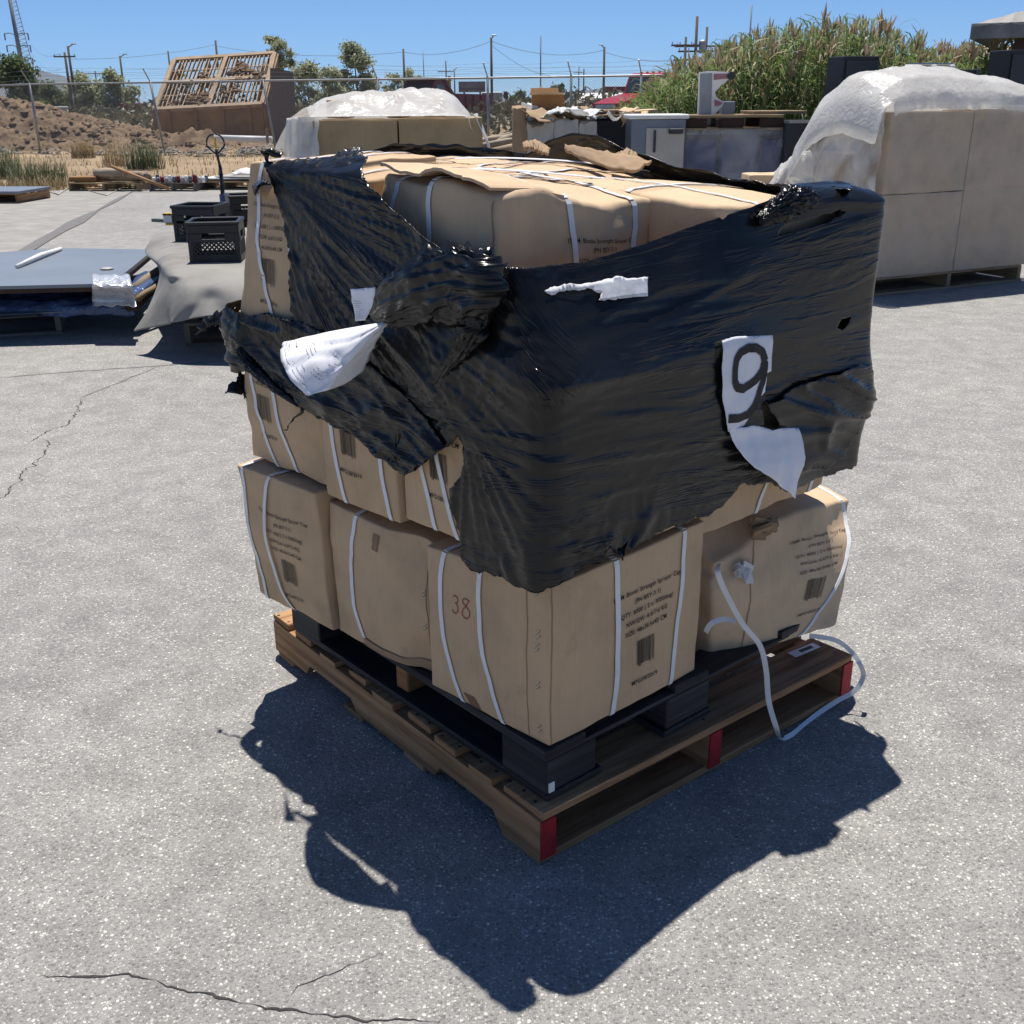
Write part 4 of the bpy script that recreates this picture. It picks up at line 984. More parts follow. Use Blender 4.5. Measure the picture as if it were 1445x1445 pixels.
def film_lap(name, pix, off, seed, rag=.006):
    P = [(*(film_uv(q[0], q[1], off) if len(q) < 4 else q[:2]), q[2] if len(q) > 2 else 1) for q in pix]
    poly = ragged(P, .007, rag, seed); pts, tri = cdt(poly, .009, .006)
    vs_ = [film_pt(u, v, .45, off - .012 + .010 * nz(u * 5, v * 6, seed) + .012 * fsh(nz(u * 2.0, (v + .25 * u) * 9, seed)) + .008 * fsh(nz(u * 3.4, (v + .3 * u) * 19, seed + 3))) for u, v in pts]
    o = mobj(name, vs_, tri, MT['film'], wrap, True, uv=[film_tex(*pts[i]) for t in tri for i in t]); m_ = o.modifiers.new("thickness", 'SOLIDIFY'); m_.thickness = .0012; return o
film_lap("loose_lap", [(1084, 571, .5), (1120, 549, .5), (1170, 530, .5), (1214, 512, .5), (1228, 524, .5), (1231, 560, .5), (1226, 588), (1202, 626, 1.2), (1160, 674), (1112, 694), (1118, 660, .6), (1119, 606, .6), (1098, 600, .8)], .03, 3)
film_lap("loose_lap", [(349, 447, .5), (376, 443, .5), (416, 452, .6), (470, 476, .5), (540, 530, .5), (600, 590, .5), (628, 630), (600, 655, 1.2), (571, 670), (545, 648), (482, 604), (425, 572), (384, 532, 1.2), (352, 500, .8)], .026, 7)
# the gathered pouch of film that stands off the near left face, and its twisted tail
crumple_lump("gathered_pouch", MT['film'], wrap, [onfilm(527, 447, .035), onfilm(552, 430, .038), onfilm(600, 407, .042), onfilm(650, 398, .042), onfilm(688, 400, .05), onfilm(700, 402, .02)], [.012, .040, .055, .060, .05, .025], 3, .42, flat=.6, fr=5)
crumple_lump("twisted_tail", MT['film'], wrap, [onfilm(672, 430, .03), onfilm(668, 465, .03), onfilm(652, 495, .022), onfilm(630, 520, .012), onfilm(610, 545, .006)], [.03, .022, .015, .010, .004], 6, .5, fr=6)
crumple_lump("gathered_rim", MT['film'], wrap, [onfilm(548, 398, .03), onfilm(600, 372, .055), onfilm(650, 362, .06), onfilm(692, 362, .045)], [.004, .011, .012, .008], 9, .8, fr=14)
crumple_lump("gathered_knot", MT['film'], wrap, [onfilm(1072, 312, .012), onfilm(1098, 296, .016), onfilm(1122, 282, .016), onfilm(1150, 280, .012)], [.010, .020, .024, .014], 12, .6, fr=7)
crumple_lump("rolled_edge", MT['film'], wrap, [onfilm(340, 492, .02), onfilm(354, 518, .02), onfilm(385, 545, .02), onfilm(420, 572, .012)], [.011, .011, .009, .004], 15, .5, fr=9)
def shred(pts, w, seed, curl=.01):
    L = []; R_ = []; n = 26; k = len(pts)
    for i in range(n + 1):
        t = i / n; p = np.array([np.interp(t, np.linspace(0, 1, k), [q[a] for q in pts]) for a in range(3)])
        p = p + curl * np.array([nz(t * 5, seed), nz(t * 5, seed, 3), nz(t * 4, seed, 8)])
        q = np.interp(t, np.linspace(0, 1, len(w)), w) * (1 + .6 * nz(t * 14, seed, 4)); a = seed + t * 2.5
        s_ = np.array([math.cos(a), math.sin(a) * .5, math.sin(a)]); L.append(p + s_ * q); R_.append(p - s_ * q)
    o = mobj("shred", L + R_, [(i, i + n + 1, i + n + 2, i + 1) for i in range(n)], MT['film'], wrap, True, uv=[(0, 0)] * (n * 4))
    m_ = o.modifiers.new("thickness", 'SOLIDIFY'); m_.thickness = .001
A_ = atP(338, 545, N0 + nL * 1.1, nR)
shred([A_ + nR * .04, A_ + nR * .01, A_ - nR * .01 - UP * .015, A_ - nR * .03 - UP * .01], [.022, .03, .02, .012], 1, .015)
shred([onfilm(430, 568, .01), onfilm(424, 582, .012), onfilm(410, 598, .014), onfilm(400, 606, .012)], [.007, .004, .003, .001], 2)
shred([onfilm(560, 655, .01), onfilm(556, 640, .012), onfilm(562, 600, .008), onfilm(566, 575, .004)], [.001, .003, .003, .002], 3, .004)
shred([onfilm(885, 770, .02), onfilm(880, 782, .024), onfilm(868, 778, .022), onfilm(862, 770, .02)], [.014, .012, .006, .003], 4, .01)
shred([onfilm(374, 228, .0) + UP * .005, onfilm(376, 226, .0) + UP * .012, onfilm(381, 226, 0) + UP * .022, onfilm(397, 224, 0) + UP * .01], [.008, .011, .009, .006], 5, .012)
shred([onfilm(376, 258, .02), onfilm(366, 264, .03), onfilm(356, 270, .035)], [.012, .018, .006], 6, .006)
tip = N0 + nL * 1.12 + nR * .02
shred([tip + UP * 1.03, tip + nL * .06 + UP * 1.0 - nR * .04, tip + nL * .10 + UP * .965 - nR * .05], [.02, .012, .003], 7, .02)

def film_band(name, base, crest, thick_seed, roll=.014, rows=16, back=None):
    """film standing up behind the rim of the stack: rows between a base line and a crest line, the crest rolled over"""
    n = 70; vs = []; uv = []; fs = []; kb, kc = len(base), len(crest)
    for j in range(rows + 1):
        for i in range(n + 1):
            t = i / n; b_ = np.array([np.interp(t, np.linspace(0, 1, kb), [q[a] for q in base]) for a in range(3)]); c_ = np.array([np.interp(t, np.linspace(0, 1, kc), [q[a] for q in crest]) for a in range(3)])
            s_ = j / rows; p = b_ * (1 - s_) + c_ * s_
            p = p + V3(0, -1, 0) * (roll * sm(.75, 1, s_)) - UP * (roll * .8 * sm(.9, 1, s_) * (1 + nz(t * 9, thick_seed)))
            p = p + (V3(0, 1, 0) * .012 + UP * .006) * (nz(t * 3, s_ * 9, thick_seed) + .7 * nz(t * 7, s_ * 24, thick_seed + 3))
            vs.append(p); uv.append((t, s_ * .2))
    for j in range(rows):
        for i in range(n):
            a = j * (n + 1) + i; fs.append((a, a + 1, a + n + 2, a + n + 1))
    o = mobj(name, vs, fs, MT['film'], wrap, True, uv=[uv[i] for f in fs for i in f])
    m_ = o.modifiers.new("thickness", 'SOLIDIFY'); m_.thickness = .002
Bk = N0 + nR * .98 + nL * 1.10
def BLp(x, y):   # on the rear left side of the stack
    return atP(x, y, Bk, nL)
def BRp(x, y):
    return atP(x, y, Bk - nL * .02, nR)
film_band("rear_film", [N0 + nL * 1.11 + nR * .2 + UP * 1.2, Bk + UP * 1.2], [BLp(512, 206), BLp(560, 197), BLp(600, 196), BLp(645, 199), BLp(690, 204), BLp(745, 212)], 3)
film_band("rear_film", [Bk + nL * .02 + UP * 1.2, Bk + UP * 1.2 - nL * .5, N0 + nR * 1.05 + UP * 1.15], [BRp(735, 216), BRp(775, 192), BRp(805, 183), BRp(840, 184), BRp(880, 200), BRp(920, 219), BRp(960, 230), BRp(1010, 240), BRp(1050, 246)], 7)
film_band("rear_film", [N0 + nR * 1.03 + nL * .45 + UP * 1.2, N0 + nR * 1.03 + nL * .1 + UP * 1.2], [BRp(1018, 244), BRp(1060, 250), BRp(1100, 253), BRp(1150, 256), BRp(1200, 262)], 11)

# ---- papers on the film
def paper(name, label, cat, pix, off, m, step=.008, wave=.004, seed=0, rag=.001, plane=None, group=None, fn=None):
    """a paper whose outline is given as picture points lying on the film"""
    P = []
    for q in pix: P.append((*film_uv(q[0], q[1], .026 if callable(off) else round(off + .016, 3)), q[2] if len(q) > 2 else 1))
    poly = ragged(P, step * .6, rag, seed); pts, tri = cdt(poly, step, step)
    vs = []
    for u, v in pts:
        e = off(u, v) if callable(off) else off
        vs.append(film_pt(u, v, .35, e + .010 + wave * nz(u * 22, v * 16, seed)))
    o = mobj(name, vs, tri, m, None, True)
    md_ = o.modifiers.new("thickness", 'SOLIDIFY'); md_.thickness = .0007
    return setp(o, label, cat, group)
nine = paper("number_sheet", "white paper sheet with a big black 9 on the right side of the film", "paper sign",
             [(1020, 481), (1040, 475), (1091, 473), (1089, 524, .5), (1083, 527), (1081, 553, 2), (1068, 566, 2), (1062, 580, 2), (1050, 600, 1), (1040, 608), (1027, 609), (1021, 560), (1020, 520)], .012, MT['paper'], wave=.0055, seed=2, rag=.0016)
def ink_stroke(name, pix, w, m, parent, off=.0245, k=.35, wave=.0055, seed=2):
    pts = [film_uv(*p, .03) for p in pix]; P = []
    for a, b in zip(pts[:-1], pts[1:]):
        for i in range(3): P.append((lerp(a[0], b[0], i / 3), lerp(a[1], b[1], i / 3)))
    P.append(pts[-1]); vs = []; n = len(P)
    for side in (1, -1):
        for i, p in enumerate(P):
            a = P[max(0, i - 1)]; b = P[min(n - 1, i + 1)]; d = math.hypot(b[0] - a[0], b[1] - a[1]) + 1e-9; nx, ny = -(b[1] - a[1]) / d, (b[0] - a[0]) / d
            u, v = p[0] + side * nx * w / 2, p[1] + side * ny * w / 2
            vs.append(film_pt(u, v, .35, off + wave * nz(u * 22, v * 16, seed)))
    return mobj(name, vs, [(i, i + n, i + n + 1, i + 1) for i in range(n - 1)], m, parent)
ink_stroke("printed_numeral", [(1082, 510), (1078, 497), (1068, 491), (1057, 491), (1047, 497), (1041, 508), (1038, 522), (1036, 538), (1040, 547), (1050, 549), (1060, 543), (1068, 536), (1077, 524), (1082, 508), (1081, 520), (1077, 540), (1071, 558), (1064, 573), (1054, 585), (1042, 590), (1028, 591)], .019, MT['ink'], nine)
flap = paper("paper_flap", "crumpled blank half of the number sheet hanging below the big 9", "paper",
             [(1026, 606), (1045, 602), (1062, 600), (1074, 602), (1085, 606), (1100, 603), (1119, 602), (1120, 612), (1118, 640), (1110, 676), (1107, 699, .5), (1090, 686, .5), (1070, 668), (1050, 656, .5), (1036, 633, 2), (1032, 622)],
             lambda u, v: .014 + .03 * sm(.86, .72, v) + .008 * nz(u * 30, v * 8, 3), MT['paper'], wave=.004, seed=5, rag=.001)
paper("label_scrap", "torn scrap of a dirty white label on the film below the upper printed carton", "paper scrap",
      [(768, 410, 2), (800, 402, 2), (836, 399, 2), (878, 390), (890, 393), (915, 391, .3), (914, 418, .5), (880, 421, 2), (842, 424, 3), (850, 412, 3), (836, 408, 2), (800, 409, 2), (782, 416, 2)], .006, MT['paper_dirty'], wave=.003, seed=7, rag=.003)
inv2 = paper("packing_slip", "white printed slip tucked flat behind the gathered film pouch", "paper slip",
             [(494, 408), (530, 405), (528, 425), (516, 452, 2), (502, 453)], .008, MT['paper'], wave=.001, seed=9)
mb = MB()
for i in range(9):
    y = 424 + i * 3.0; x0 = 503 + i * .5; x1 = x0 + ru(6, 13)
    q = [film_uv(x0, y), film_uv(x1, y + .2), film_uv(x1, y + .8), film_uv(x0, y + .6)]
    mb.add([film_pt(u, v, .35, .0195 + .001 * nz(u * 22, v * 16, 9)) for u, v in q], [(0, 1, 2, 3)])
mb.build("printed_line", MT['ink_grey'], inv2)
# rolled invoice: a cone of paper caught at its tip
apex = onfilm(545, 454, .06)
rim_px = [(406, 480, .06), (405, 487, .075), (408, 502, .10), (415, 522, .13), (428, 546, .15), (447, 567, .155), (470, 557, .14), (492, 543, .10), (512, 520, .06)]
rim = [onfilm(x, y, o) for x, y, o in rim_px]
def cone_pt(a, t, off=0):
    p = np.array([np.interp(a, np.linspace(0, 1, len(rim)), [q[k] for q in rim]) for k in range(3)])
    s_ = t ** .92; b_ = apex * (1 - s_) + p * s_
    nrm = np.cross(rim[0] - apex, rim[5] - apex); nrm /= np.linalg.norm(nrm)
    if nrm[1] > 0: nrm = -nrm
    return b_ + nrm * (.022 * math.sin(a * PI) * 4 * s_ * (1 - .55 * s_) / 1.2 + .007 * nz(a * 4, t * 5, 2) * t - .006 * fsh(nz(a * 5 + t * 2, t * 2, 6)) + off)
n1, n2 = 36, 22
cv = [cone_pt(i / n1, .02 + .98 * j / n2) for j in range(n2 + 1) for i in range(n1 + 1)]
inv = mobj("invoice_sheet", cv, [(j * (n1 + 1) + i, j * (n1 + 1) + i + 1, (j + 1) * (n1 + 1) + i + 1, (j + 1) * (n1 + 1) + i) for j in range(n2) for i in range(n1)], MT['paper'], None, True)
setp(inv, "rolled white invoice sheet fanning out from the gathered film on the left side", "paper")
m_ = inv.modifiers.new("thickness", 'SOLIDIFY'); m_.thickness = .0006
mb = MB()
for (a0, a1, t) in [(.10, .34, .93), (.36, .60, .93), (.12, .3, .88), (.40, .55, .88), (.30, .46, .70), (.32, .46, .66), (.31, .43, .62), (.55, .66, .78), (.55, .68, .74), (.56, .66, .70), (.2, .27, .80), (.45, .5, .81), (.60, .70, .60), (.62, .7, .56)]:
    x = a0
    while x < a1:
        w = ru(.006, .02); mb.add([cone_pt(x, t, .0012), cone_pt(x + w, t, .0012), cone_pt(x + w, t + .010, .0012), cone_pt(x, t + .010, .0012)], [(0, 1, 2, 3)]); x += w + .006
mb.build("printed_line", MT['ink_grey'], inv)

# ---- straps and scraps on top and beside the load
def loose_strap(name, label, pts, wid, flat, sub=8):
    P = [np.array(p, float) for p in pts]; out = []
    for i in range(len(P) - 1):
        p0, p1, p2, p3 = P[max(0, i - 1)], P[i], P[i + 1], P[min(len(P) - 1, i + 2)]
        for k in range(sub):
            t = k / sub; out.append(.5 * (2 * p1 + (p2 - p0) * t + (2 * p0 - 5 * p1 + 4 * p2 - p3) * t * t + (3 * p1 - p0 - 3 * p2 + p3) * t ** 3))
    out.append(P[-1]); wd = []; nn = []
    for i in range(len(out)):
        T = out[min(i + 1, len(out) - 1)] - out[max(0, i - 1)]; T /= np.linalg.norm(T) + 1e-9
        f_ = np.array(flat(i / (len(out) - 1)), float); w = np.cross(T, f_); w /= np.linalg.norm(w) + 1e-9; wd.append(w); nn.append(np.cross(w, T))
    mb = MB(); mb.ribbon(out, wd, wid, nn, .0011); o = mb.build(name, MT['strap']); return setp(o, label, "strap", "plastic straps")
fr_ = N0 + nR * .7 - nL * .045; nf = np.cross(nR, UP)
F_ = lambda x, y, k=0: atP(x, y, fr_ - nL * k, nf)
loose_strap("plastic_strap", "loose white strap looping down from the torn carton to the asphalt",
            [F_(1015, 796, .0), F_(1013, 808, .02), F_(1024, 836, .03), F_(1048, 880, .05), F_(1072, 910, .07), F_(1081, 945, .08), F_(1085, 990, .09), F_(1096, 1028, .11), atZ(1101, 1041, .02), atZ(1118, 1036, .004), atZ(1150, 1010, .004), atZ(1180, 990, .02), atZ(1206, 975, .05), atZ(1218, 955, .09), atZ(1214, 938, .13), atZ(1200, 918, .16), atZ(1178, 903, .19), atZ(1142, 897, .2)], .0125, lambda t: (-.5, -1, .35))
loose_strap("plastic_strap", "short white strap end curling out beside the near corner carton", [F_(996, 892, -.03), F_(1004, 880, -.01), F_(1020, 874, .0), F_(1038, 876, .03)], .012, lambda t: (-.3, -1, .6))
TZ = lambda x, y, z: atZ(x, y, z)
loose_strap("plastic_strap", "long white strap lying slack across the carton tops towards the right end", [cT.on('top', .1, .75, .012), cT.on('top', .35, .66, .014), cT.on('top', .6, .5, .014), cT.on('top', .95, .35, .02)], .0125, lambda t: (0, -.2, 1))
loose_strap("plastic_strap", "white strap slanting over the rear cartons beside the torn cardboard", [cE.on('top', .05, .95, .012), cE.on('top', .2, .6, .016), cE.on('top', .5, .3, .014), cE.on('top', .9, .05, .02)], .0125, lambda t: (0, -.2, 1))
def torn_board(label, pts3, seed, thick=.006, m='card_old', amp=.012):
    """bent strip of torn corrugated cardboard along a line"""
    n = 40; k = len(pts3); L = []; vs = []
    for j in range(7):
        for i in range(n + 1):
            t = i / n; p = np.array([np.interp(t, np.linspace(0, 1, k), [q[0][a] for q in pts3]) for a in range(3)]); q = np.array([np.interp(t, np.linspace(0, 1, k), [q[1][a] for q in pts3]) for a in range(3)])
            s_ = j / 6; e = amp * (.25 * nz(t * 9, seed, j * 3) + .8 * nz(t * 43, seed, j * 3) + .7 * nz(t * 90, seed, j * 3)) * (1 if j in (0, 6) else 0)
            vs.append(p * (1 - s_) + q * s_ + UP * (.004 * math.sin(s_ * PI) + .006 * fold(nz(t * 6, s_ * 2, seed))) + (q - p) * (e * 2 if j in (0, 6) else 0))
    fs = [(j * (n + 1) + i, j * (n + 1) + i + 1, (j + 1) * (n + 1) + i + 1, (j + 1) * (n + 1) + i) for j in range(6) for i in range(n)]
    o = mobj("torn_cardboard", vs, fs, MT[m], None, True); m_ = o.modifiers.new("thickness", 'SOLIDIFY'); m_.thickness = thick
    return setp(o, label, "cardboard scrap", "torn cardboard scraps on top of the load")
def TP(u, v, h): return cE.on('top', u, v, h)
torn_board("long curled strip of torn cardboard on the sunlit carton tops", [(atY(797, 208, 2.95), atY(797, 216, 2.93)), (atY(835, 214, 2.92), atY(830, 232, 2.88)), (atY(880, 222, 2.86), atY(868, 244, 2.80)), (atY(920, 232, 2.8), atY(900, 246, 2.76))], 2)
torn_board("small bent cardboard scrap pointing up in front of the black film", [(atY(862, 226, 2.95), atY(862, 231, 2.9)), (atY(885, 214, 2.97), atY(885, 229, 2.9)), (atY(900, 222, 2.95), atY(900, 231, 2.9))], 5)
torn_board("torn cardboard edge at the far corner of the carton tops", [(atY(737, 205, 3.1), atY(738, 212, 3.05)), (atY(755, 202, 3.12), atY(756, 216, 3.05)), (atY(776, 214, 3.08), atY(774, 222, 3.02))], 8)
lt = atZ(1135, 917, .148); mb = MB(); mb.box(lt, (.10, .028, .001), np.array([[.8, .55, 0], [-.55, .8, 0], [0, 0, 1]])); tagm = mb.build("paper_tag", MT['paper']); setp(tagm, "small white paper tag lying on the front deck board of the wooden pallet", "paper tag")
mb = MB(); mb.box(lt + V3(.005, .003, .0013), (.05, .012, .0006), np.array([[.8, .55, 0], [-.55, .8, 0], [0, 0, 1]])); mb.build("printed_line", MT['ink_faint'], tagm)

# ================================================================== THE REST OF THE YARD
def generic_box(name, label, cat, bot4, z0, z1, mat, group=None, seed=0, bul=(.004,) * 6, crumple=.004, part='body', r=.008, n=8, top_shift=(0, 0, 0)):
    b = [V3(p[0], p[1], z0) for p in bot4]; t = [V3(p[0], p[1], z1) + np.array(top_shift) for p in bot4]
    c = Carton(b, t, bul=bul, r=r, crumple=crumple, seed=seed)
    e = thing(name, label, cat, tuple(sum(c.c[:4]) / 4), 0, group); c.body = c.mesh(part, MT[mat], e, n); c.t = e
    return c
def quad(O, eR, eL, a0, a1, b0, b1): return [O + eR * a + eL * b for a, b in ((a0, b0), (a1, b0), (a1, b1), (a0, b1))]
def unit(v): v = np.array(v, float); return v / np.linalg.norm(v)
def sheet_grid(name, f, n1, n2, m, parent=None, thick=.002, closed=False):
    vs = [f(i / n1, j / n2) for j in range(n2 + 1) for i in range(n1 + 1)]
    o = mobj(name, vs, [(j * (n1 + 1) + i, j * (n1 + 1) + i + 1, (j + 1) * (n1 + 1) + i + 1, (j + 1) * (n1 + 1) + i) for j in range(n2) for i in range(n1)], m, parent, True,
             uv=[(q[0] / n1, q[1] / n2) for j in range(n2) for i in range(n1) for q in ((i, j), (i + 1, j), (i + 1, j + 1), (i, j + 1))])
    if thick: md_ = o.modifiers.new("thickness", 'SOLIDIFY'); md_.thickness = thick
    return o
GP = "pallets on the lot"

# ---- big wrapped pallet load on the right
WO = atZ(1228, 418, 0); WO[2] = 0; wR = unit(atZ(1440, 396, 0) - atZ(1228, 418, 0)); wL = V3(-wR[1], wR[0], 0)
wood_pallet("wooden_pallet", "pale wooden pallet under the tall white-hooded carton load", WO, wL, wR, 1.05, 1.72, GP, h=.14, mats=('wood_pale',), nb=5, notch=False, detail=False)
mb = MB()
gw = "tall greyish cartons under the plastic hood"
txt = {(0, 0): "lower tall grey carton of the hooded load, on the side nearest the black film", (1, 0): "lower tall grey carton of the hooded load, at its outer end", (0, 1): "upper grey carton of the hooded load, on the side nearest the black film", (1, 1): "upper grey carton of the hooded load, at its outer end"}
for k in range(2):
    for l in range(2):
        z0, z1 = ((.145, .80), (.803, 1.42))[l]
        generic_box("tall_carton", txt[(k, l)], "carton", quad(WO, wR, wL, -.01 + .885 * k, .868 + .885 * k, -.02, .33), z0, z1 - .0 + (.01 * k), 'card_grey', gw, 40 + k + l * 2, (.006, .006, 0, 0, 0, 0), .004)
generic_box("tall_carton", "greyish carton at the back of the hooded load, lower than those in front of it", "carton", quad(WO, wR, wL, .0, .868, .345, .84), .145, 1.10, 'card_grey', gw, 47)
generic_box("tall_carton", "greyish carton at the back of the hooded load, at its outer end", "carton", quad(WO, wR, wL, .88, 1.75, .345, .84), .145, 1.30, 'card_grey', gw, 48)
hood = thing("plastic_hood", "big white plastic hood billowing over the tall carton load", "plastic cover", tuple(WO + wR * .8 + wL * .7 + UP * 1.4))
def hoodf(s, t):
    a = lerp(-.16, 2.05, s); b = lerp(-.035, 1.0, t)
    ft = pl([-.16, -.10, 0, .15, .5, 1.0, 1.5, 2.05], [1.18, 1.43, 1.50, 1.55, 1.56, 1.55, 1.52, 1.45], a)     # height along the front rim ...
    tp_ = pl([-.16, -.10, 0, .15, .5, 1.0, 1.5, 2.05], [1.25, 1.52, 1.67, 1.735, 1.765, 1.74, 1.67, 1.55], a)   # ... and along the crest
    z = pl([-.035, .0, .10, .35, .55, .8, 1.0], [ft - .12 if a > 0 else ft, ft, lerp(ft, tp_, .55), tp_, tp_ - .02, tp_ - .14, tp_ - .42], b)
    w = .018 * nz(a * 3, b * 3, 2) + .010 * nz(a * 8, b * 5, 5) + .010 * fold(nz(a * 4 + b * 2, b * 3, 7)) + .012 * nz(a * 20, b * 10, 4) * sm(.1, 0, b)
    return WO + wR * a + wL * (b + .012 * nz(a * 5, z * 6, 3)) + UP * (max(z, .2) + w)
sheet_grid("top_sheet", hoodf, 90, 60, MT['poly'], hood)
def sidef(s, t):      # loose skirt over the left side
    b = lerp(.0, 1.0, s); top = pl([0, .35, .55, .8, 1.0], [1.47, 1.52, 1.42, 1.22, 1.0], b); z = lerp(top, lerp(.45, .75, s), t)
    a = -.045 - (.10 * math.sin(min(1, t * 1.6) * 2.4) * (.3 + .7 * s)) + .02 * nz(b * 5 - t * 3, z * 3, 5) + .02 * fold(nz((b + t * .9) * 5, z * 1.4, 8))
    return WO + wR * a + wL * b + UP * z
sheet_grid("side_skirt", sidef, 60, 40, MT['poly_half'], hood)
def frontf(s, t):
    a = lerp(-.03, 1.82, s); z = lerp(1.46, .14 + .03 * nz(a * 4, 3), t)
    return WO + wR * a + wL * (-.045 - .006 * nz(a * 3, z * 9, 2) - .004 * fold(nz(a * 4 + z * 2, z * 12, 8))) + UP * z
sheet_grid("clear_wrap", frontf, 60, 50, MT['poly_thin'], hood)
# dark cabinets behind it
def cabinet(label, px0, px1, pys, ytop, Y, dep, group="dark cabinets behind the hooded load", rz=0):
    a = atY(px0, ytop, Y); b = atY(px1, ytop, Y); z1 = a[2]; W = np.linalg.norm((b - a)[:2])
    t = thing("dark_cabinet", label, "cabinet", ((a[0] + b[0]) / 2, Y + dep / 2, 0), 0, group)
    eR = unit(V3(b[0] - a[0], -.0 + .12, 0)); eB = V3(-eR[1], eR[0], 0); O = V3(a[0], Y, 0)
    mb = MB(); mb.box(O + eR * W / 2 + eB * dep / 2 + UP * (z1 / 2 + .02), (W, dep, z1 - .04), np.array([eR, eB, UP]), .008); mb.build("body", MT['black_metal'], t)
    mb = MB(); mb.box(O + eR * W / 2 - eB * .008 + UP * (z1 / 2 + .03), (W - .05, .018, z1 - .16), np.array([eR, eB, UP]), .004); d = mb.build("door", MT['dark_panel'], t)
    mb = MB(); mb.box(O + eR * (W * .9) - eB * .03 + UP * (z1 * .5), (.02, .03, .16), np.array([eR, eB, UP]), .004); mb.build("handle", MT['steel_dark'], d)
    for k in (0.05, W - .05):
        mb = MB(); mb.box(O + eR * k + eB * dep / 2 + UP * .012, (.05, dep * .9, .024), np.array([eR, eB, UP]), .003); mb.build("foot", MT['steel_dark'], t)
    return t
cabinet("tall black cabinet standing behind the peak of the white plastic hood", 1192, 1249, 0, 79, 12.5, .34)
cabinet("black cabinet under the edge of the corrugated shelter roof", 1427, 1475, 0, 70, 12.8, .34)
# rack with white corner caps
rk = thing("low_rack", "low dark rack with bright corner caps just above the plastic hood", "rack", tuple(atY(1318, 104, 12.3) * V3(1, 1, 0)))
x0, x1 = atY(1276, 98, 12.3), atY(1384, 99, 12.3); zt = x0[2]
for k in (0, 1):
    for j in (0, 1):
        mb = MB(); mb.box((lerp(x0[0] + .03, x1[0] - .03, k), 12.3 + .5 * j, zt / 2), (.05, .05, zt), None, .005); mb.build("post", MT['steel_dark'], rk)
for zz in (.4, .9, zt - .03):
    mb = MB(); mb.box(((x0[0] + x1[0]) / 2, 12.55, zz), (x1[0] - x0[0] - .1, .5, .05), None, .006); mb.build("shelf", MT['black_metal'], rk)
for px in (1282, 1318, 1344):
    p = atY(px, 96, 12.28); mb = MB(); mb.box((p[0], 12.3, p[2] + .01), (.06, .06, .05), None, .012); mb.build("corner_cap", MT['white'], rk)
mb = MB(); a, b = atY(1284, 95, 12.28), atY(1345, 95, 12.28); mb.tube([(a[0], 12.3, a[2] + .03), (b[0], 12.3, b[2] + .03)], .012, 8); mb.build("rail", MT['chrome'], rk)

# ---- shelter with a corrugated roof at the right edge
sh = thing("roofed_shelter", "open timber shelter with grey fascia and corrugated roof at the edge of the lot", "shelter", tuple(atY(1371, 40, 20.0) * V3(1, 1, 0)))
e0 = atY(1371, 40, 20.0); W_ = 7.0; D_ = 6.0; ze = e0[2]
nst = 90; rise = .95; run = 3.0
def roofz(x, y):    # hipped roof: every side rises at the same slope
    d = min(x - e0[0], y - 19.9, 19.9 + D_ - y); return ze + .06 + rise * d / run
rv = []; rf = []
for j in range(25):
    for i in range(nst + 1):
        x = e0[0] + W_ * i / nst; y = 19.9 + D_ * j / 24; rv.append((x, y, roofz(x, y) + .022 * math.cos(i * 1.6) * min(1, (x - e0[0]))))
for j in range(24):
    for i in range(nst): a = j * (nst + 1) + i; rf.append((a, a + 1, a + nst + 2, a + nst + 1))
o = mobj("roof", rv, rf, MT['roof'], sh); md_ = o.modifiers.new("thickness", 'SOLIDIFY'); md_.thickness = .03
mb = MB(); mb.box((e0[0] + W_ / 2, 19.93, ze - .05), (W_, .05, .24), None, .004); mb.build("fascia", MT['fascia'], sh)
mb = MB(); mb.box((e0[0] + .02, 22.95, ze - .05), (.05, 5.9, .24), None, .004); mb.build("fascia", MT['fascia'], sh)
mb = MB(); mb.box((e0[0] + W_ / 2 + .34, 20.25, ze - .30), (W_ - .7, .16, .26), None, .005); mb.build("beam", MT['brown'], sh)
for x, y in ((atY(1408, 60, 20.25)[0], 20.25), (e0[0] + 6.5, 20.25), (atY(1408, 60, 20.25)[0], 25.6), (e0[0] + 6.5, 25.6)):
    mb = MB(); mb.box((x, y, (ze - .43) / 2), (.15, .15, ze - .43), None, .006); mb.build("post", MT['brown'], sh)
sh.rotation_euler = (0, 0, math.radians(-27))
tk = thing("storage_tank", "tan round tank half hidden behind the reeds by the shelter", "tank", tuple(atY(1392, 75, 60) * V3(1, 1, 0)))
p = atY(1398, 64, 60); mb = MB(); r_ = 1.7; ax = (1, .1, 0)
mb.lathe((p[0] - 1.4, 60, p[2] - r_), [(.3, -.25), (r_ * .7, -.12), (r_, .2), (r_, 4.5), (r_ * .7, 4.8), (.3, 4.95)], 28, ax); mb.build("shell", MT['tan'], tk, True)
for dx in (.8, 3.4):
    mb = MB(); mb.box((p[0] - 1.4 + dx, 60, (p[2] - 2 * r_ + .3) / 2), (.3, 2.4, max(.3, p[2] - 2 * r_ + .3)), None, .02); mb.build("saddle", MT['steel_dark'], tk)

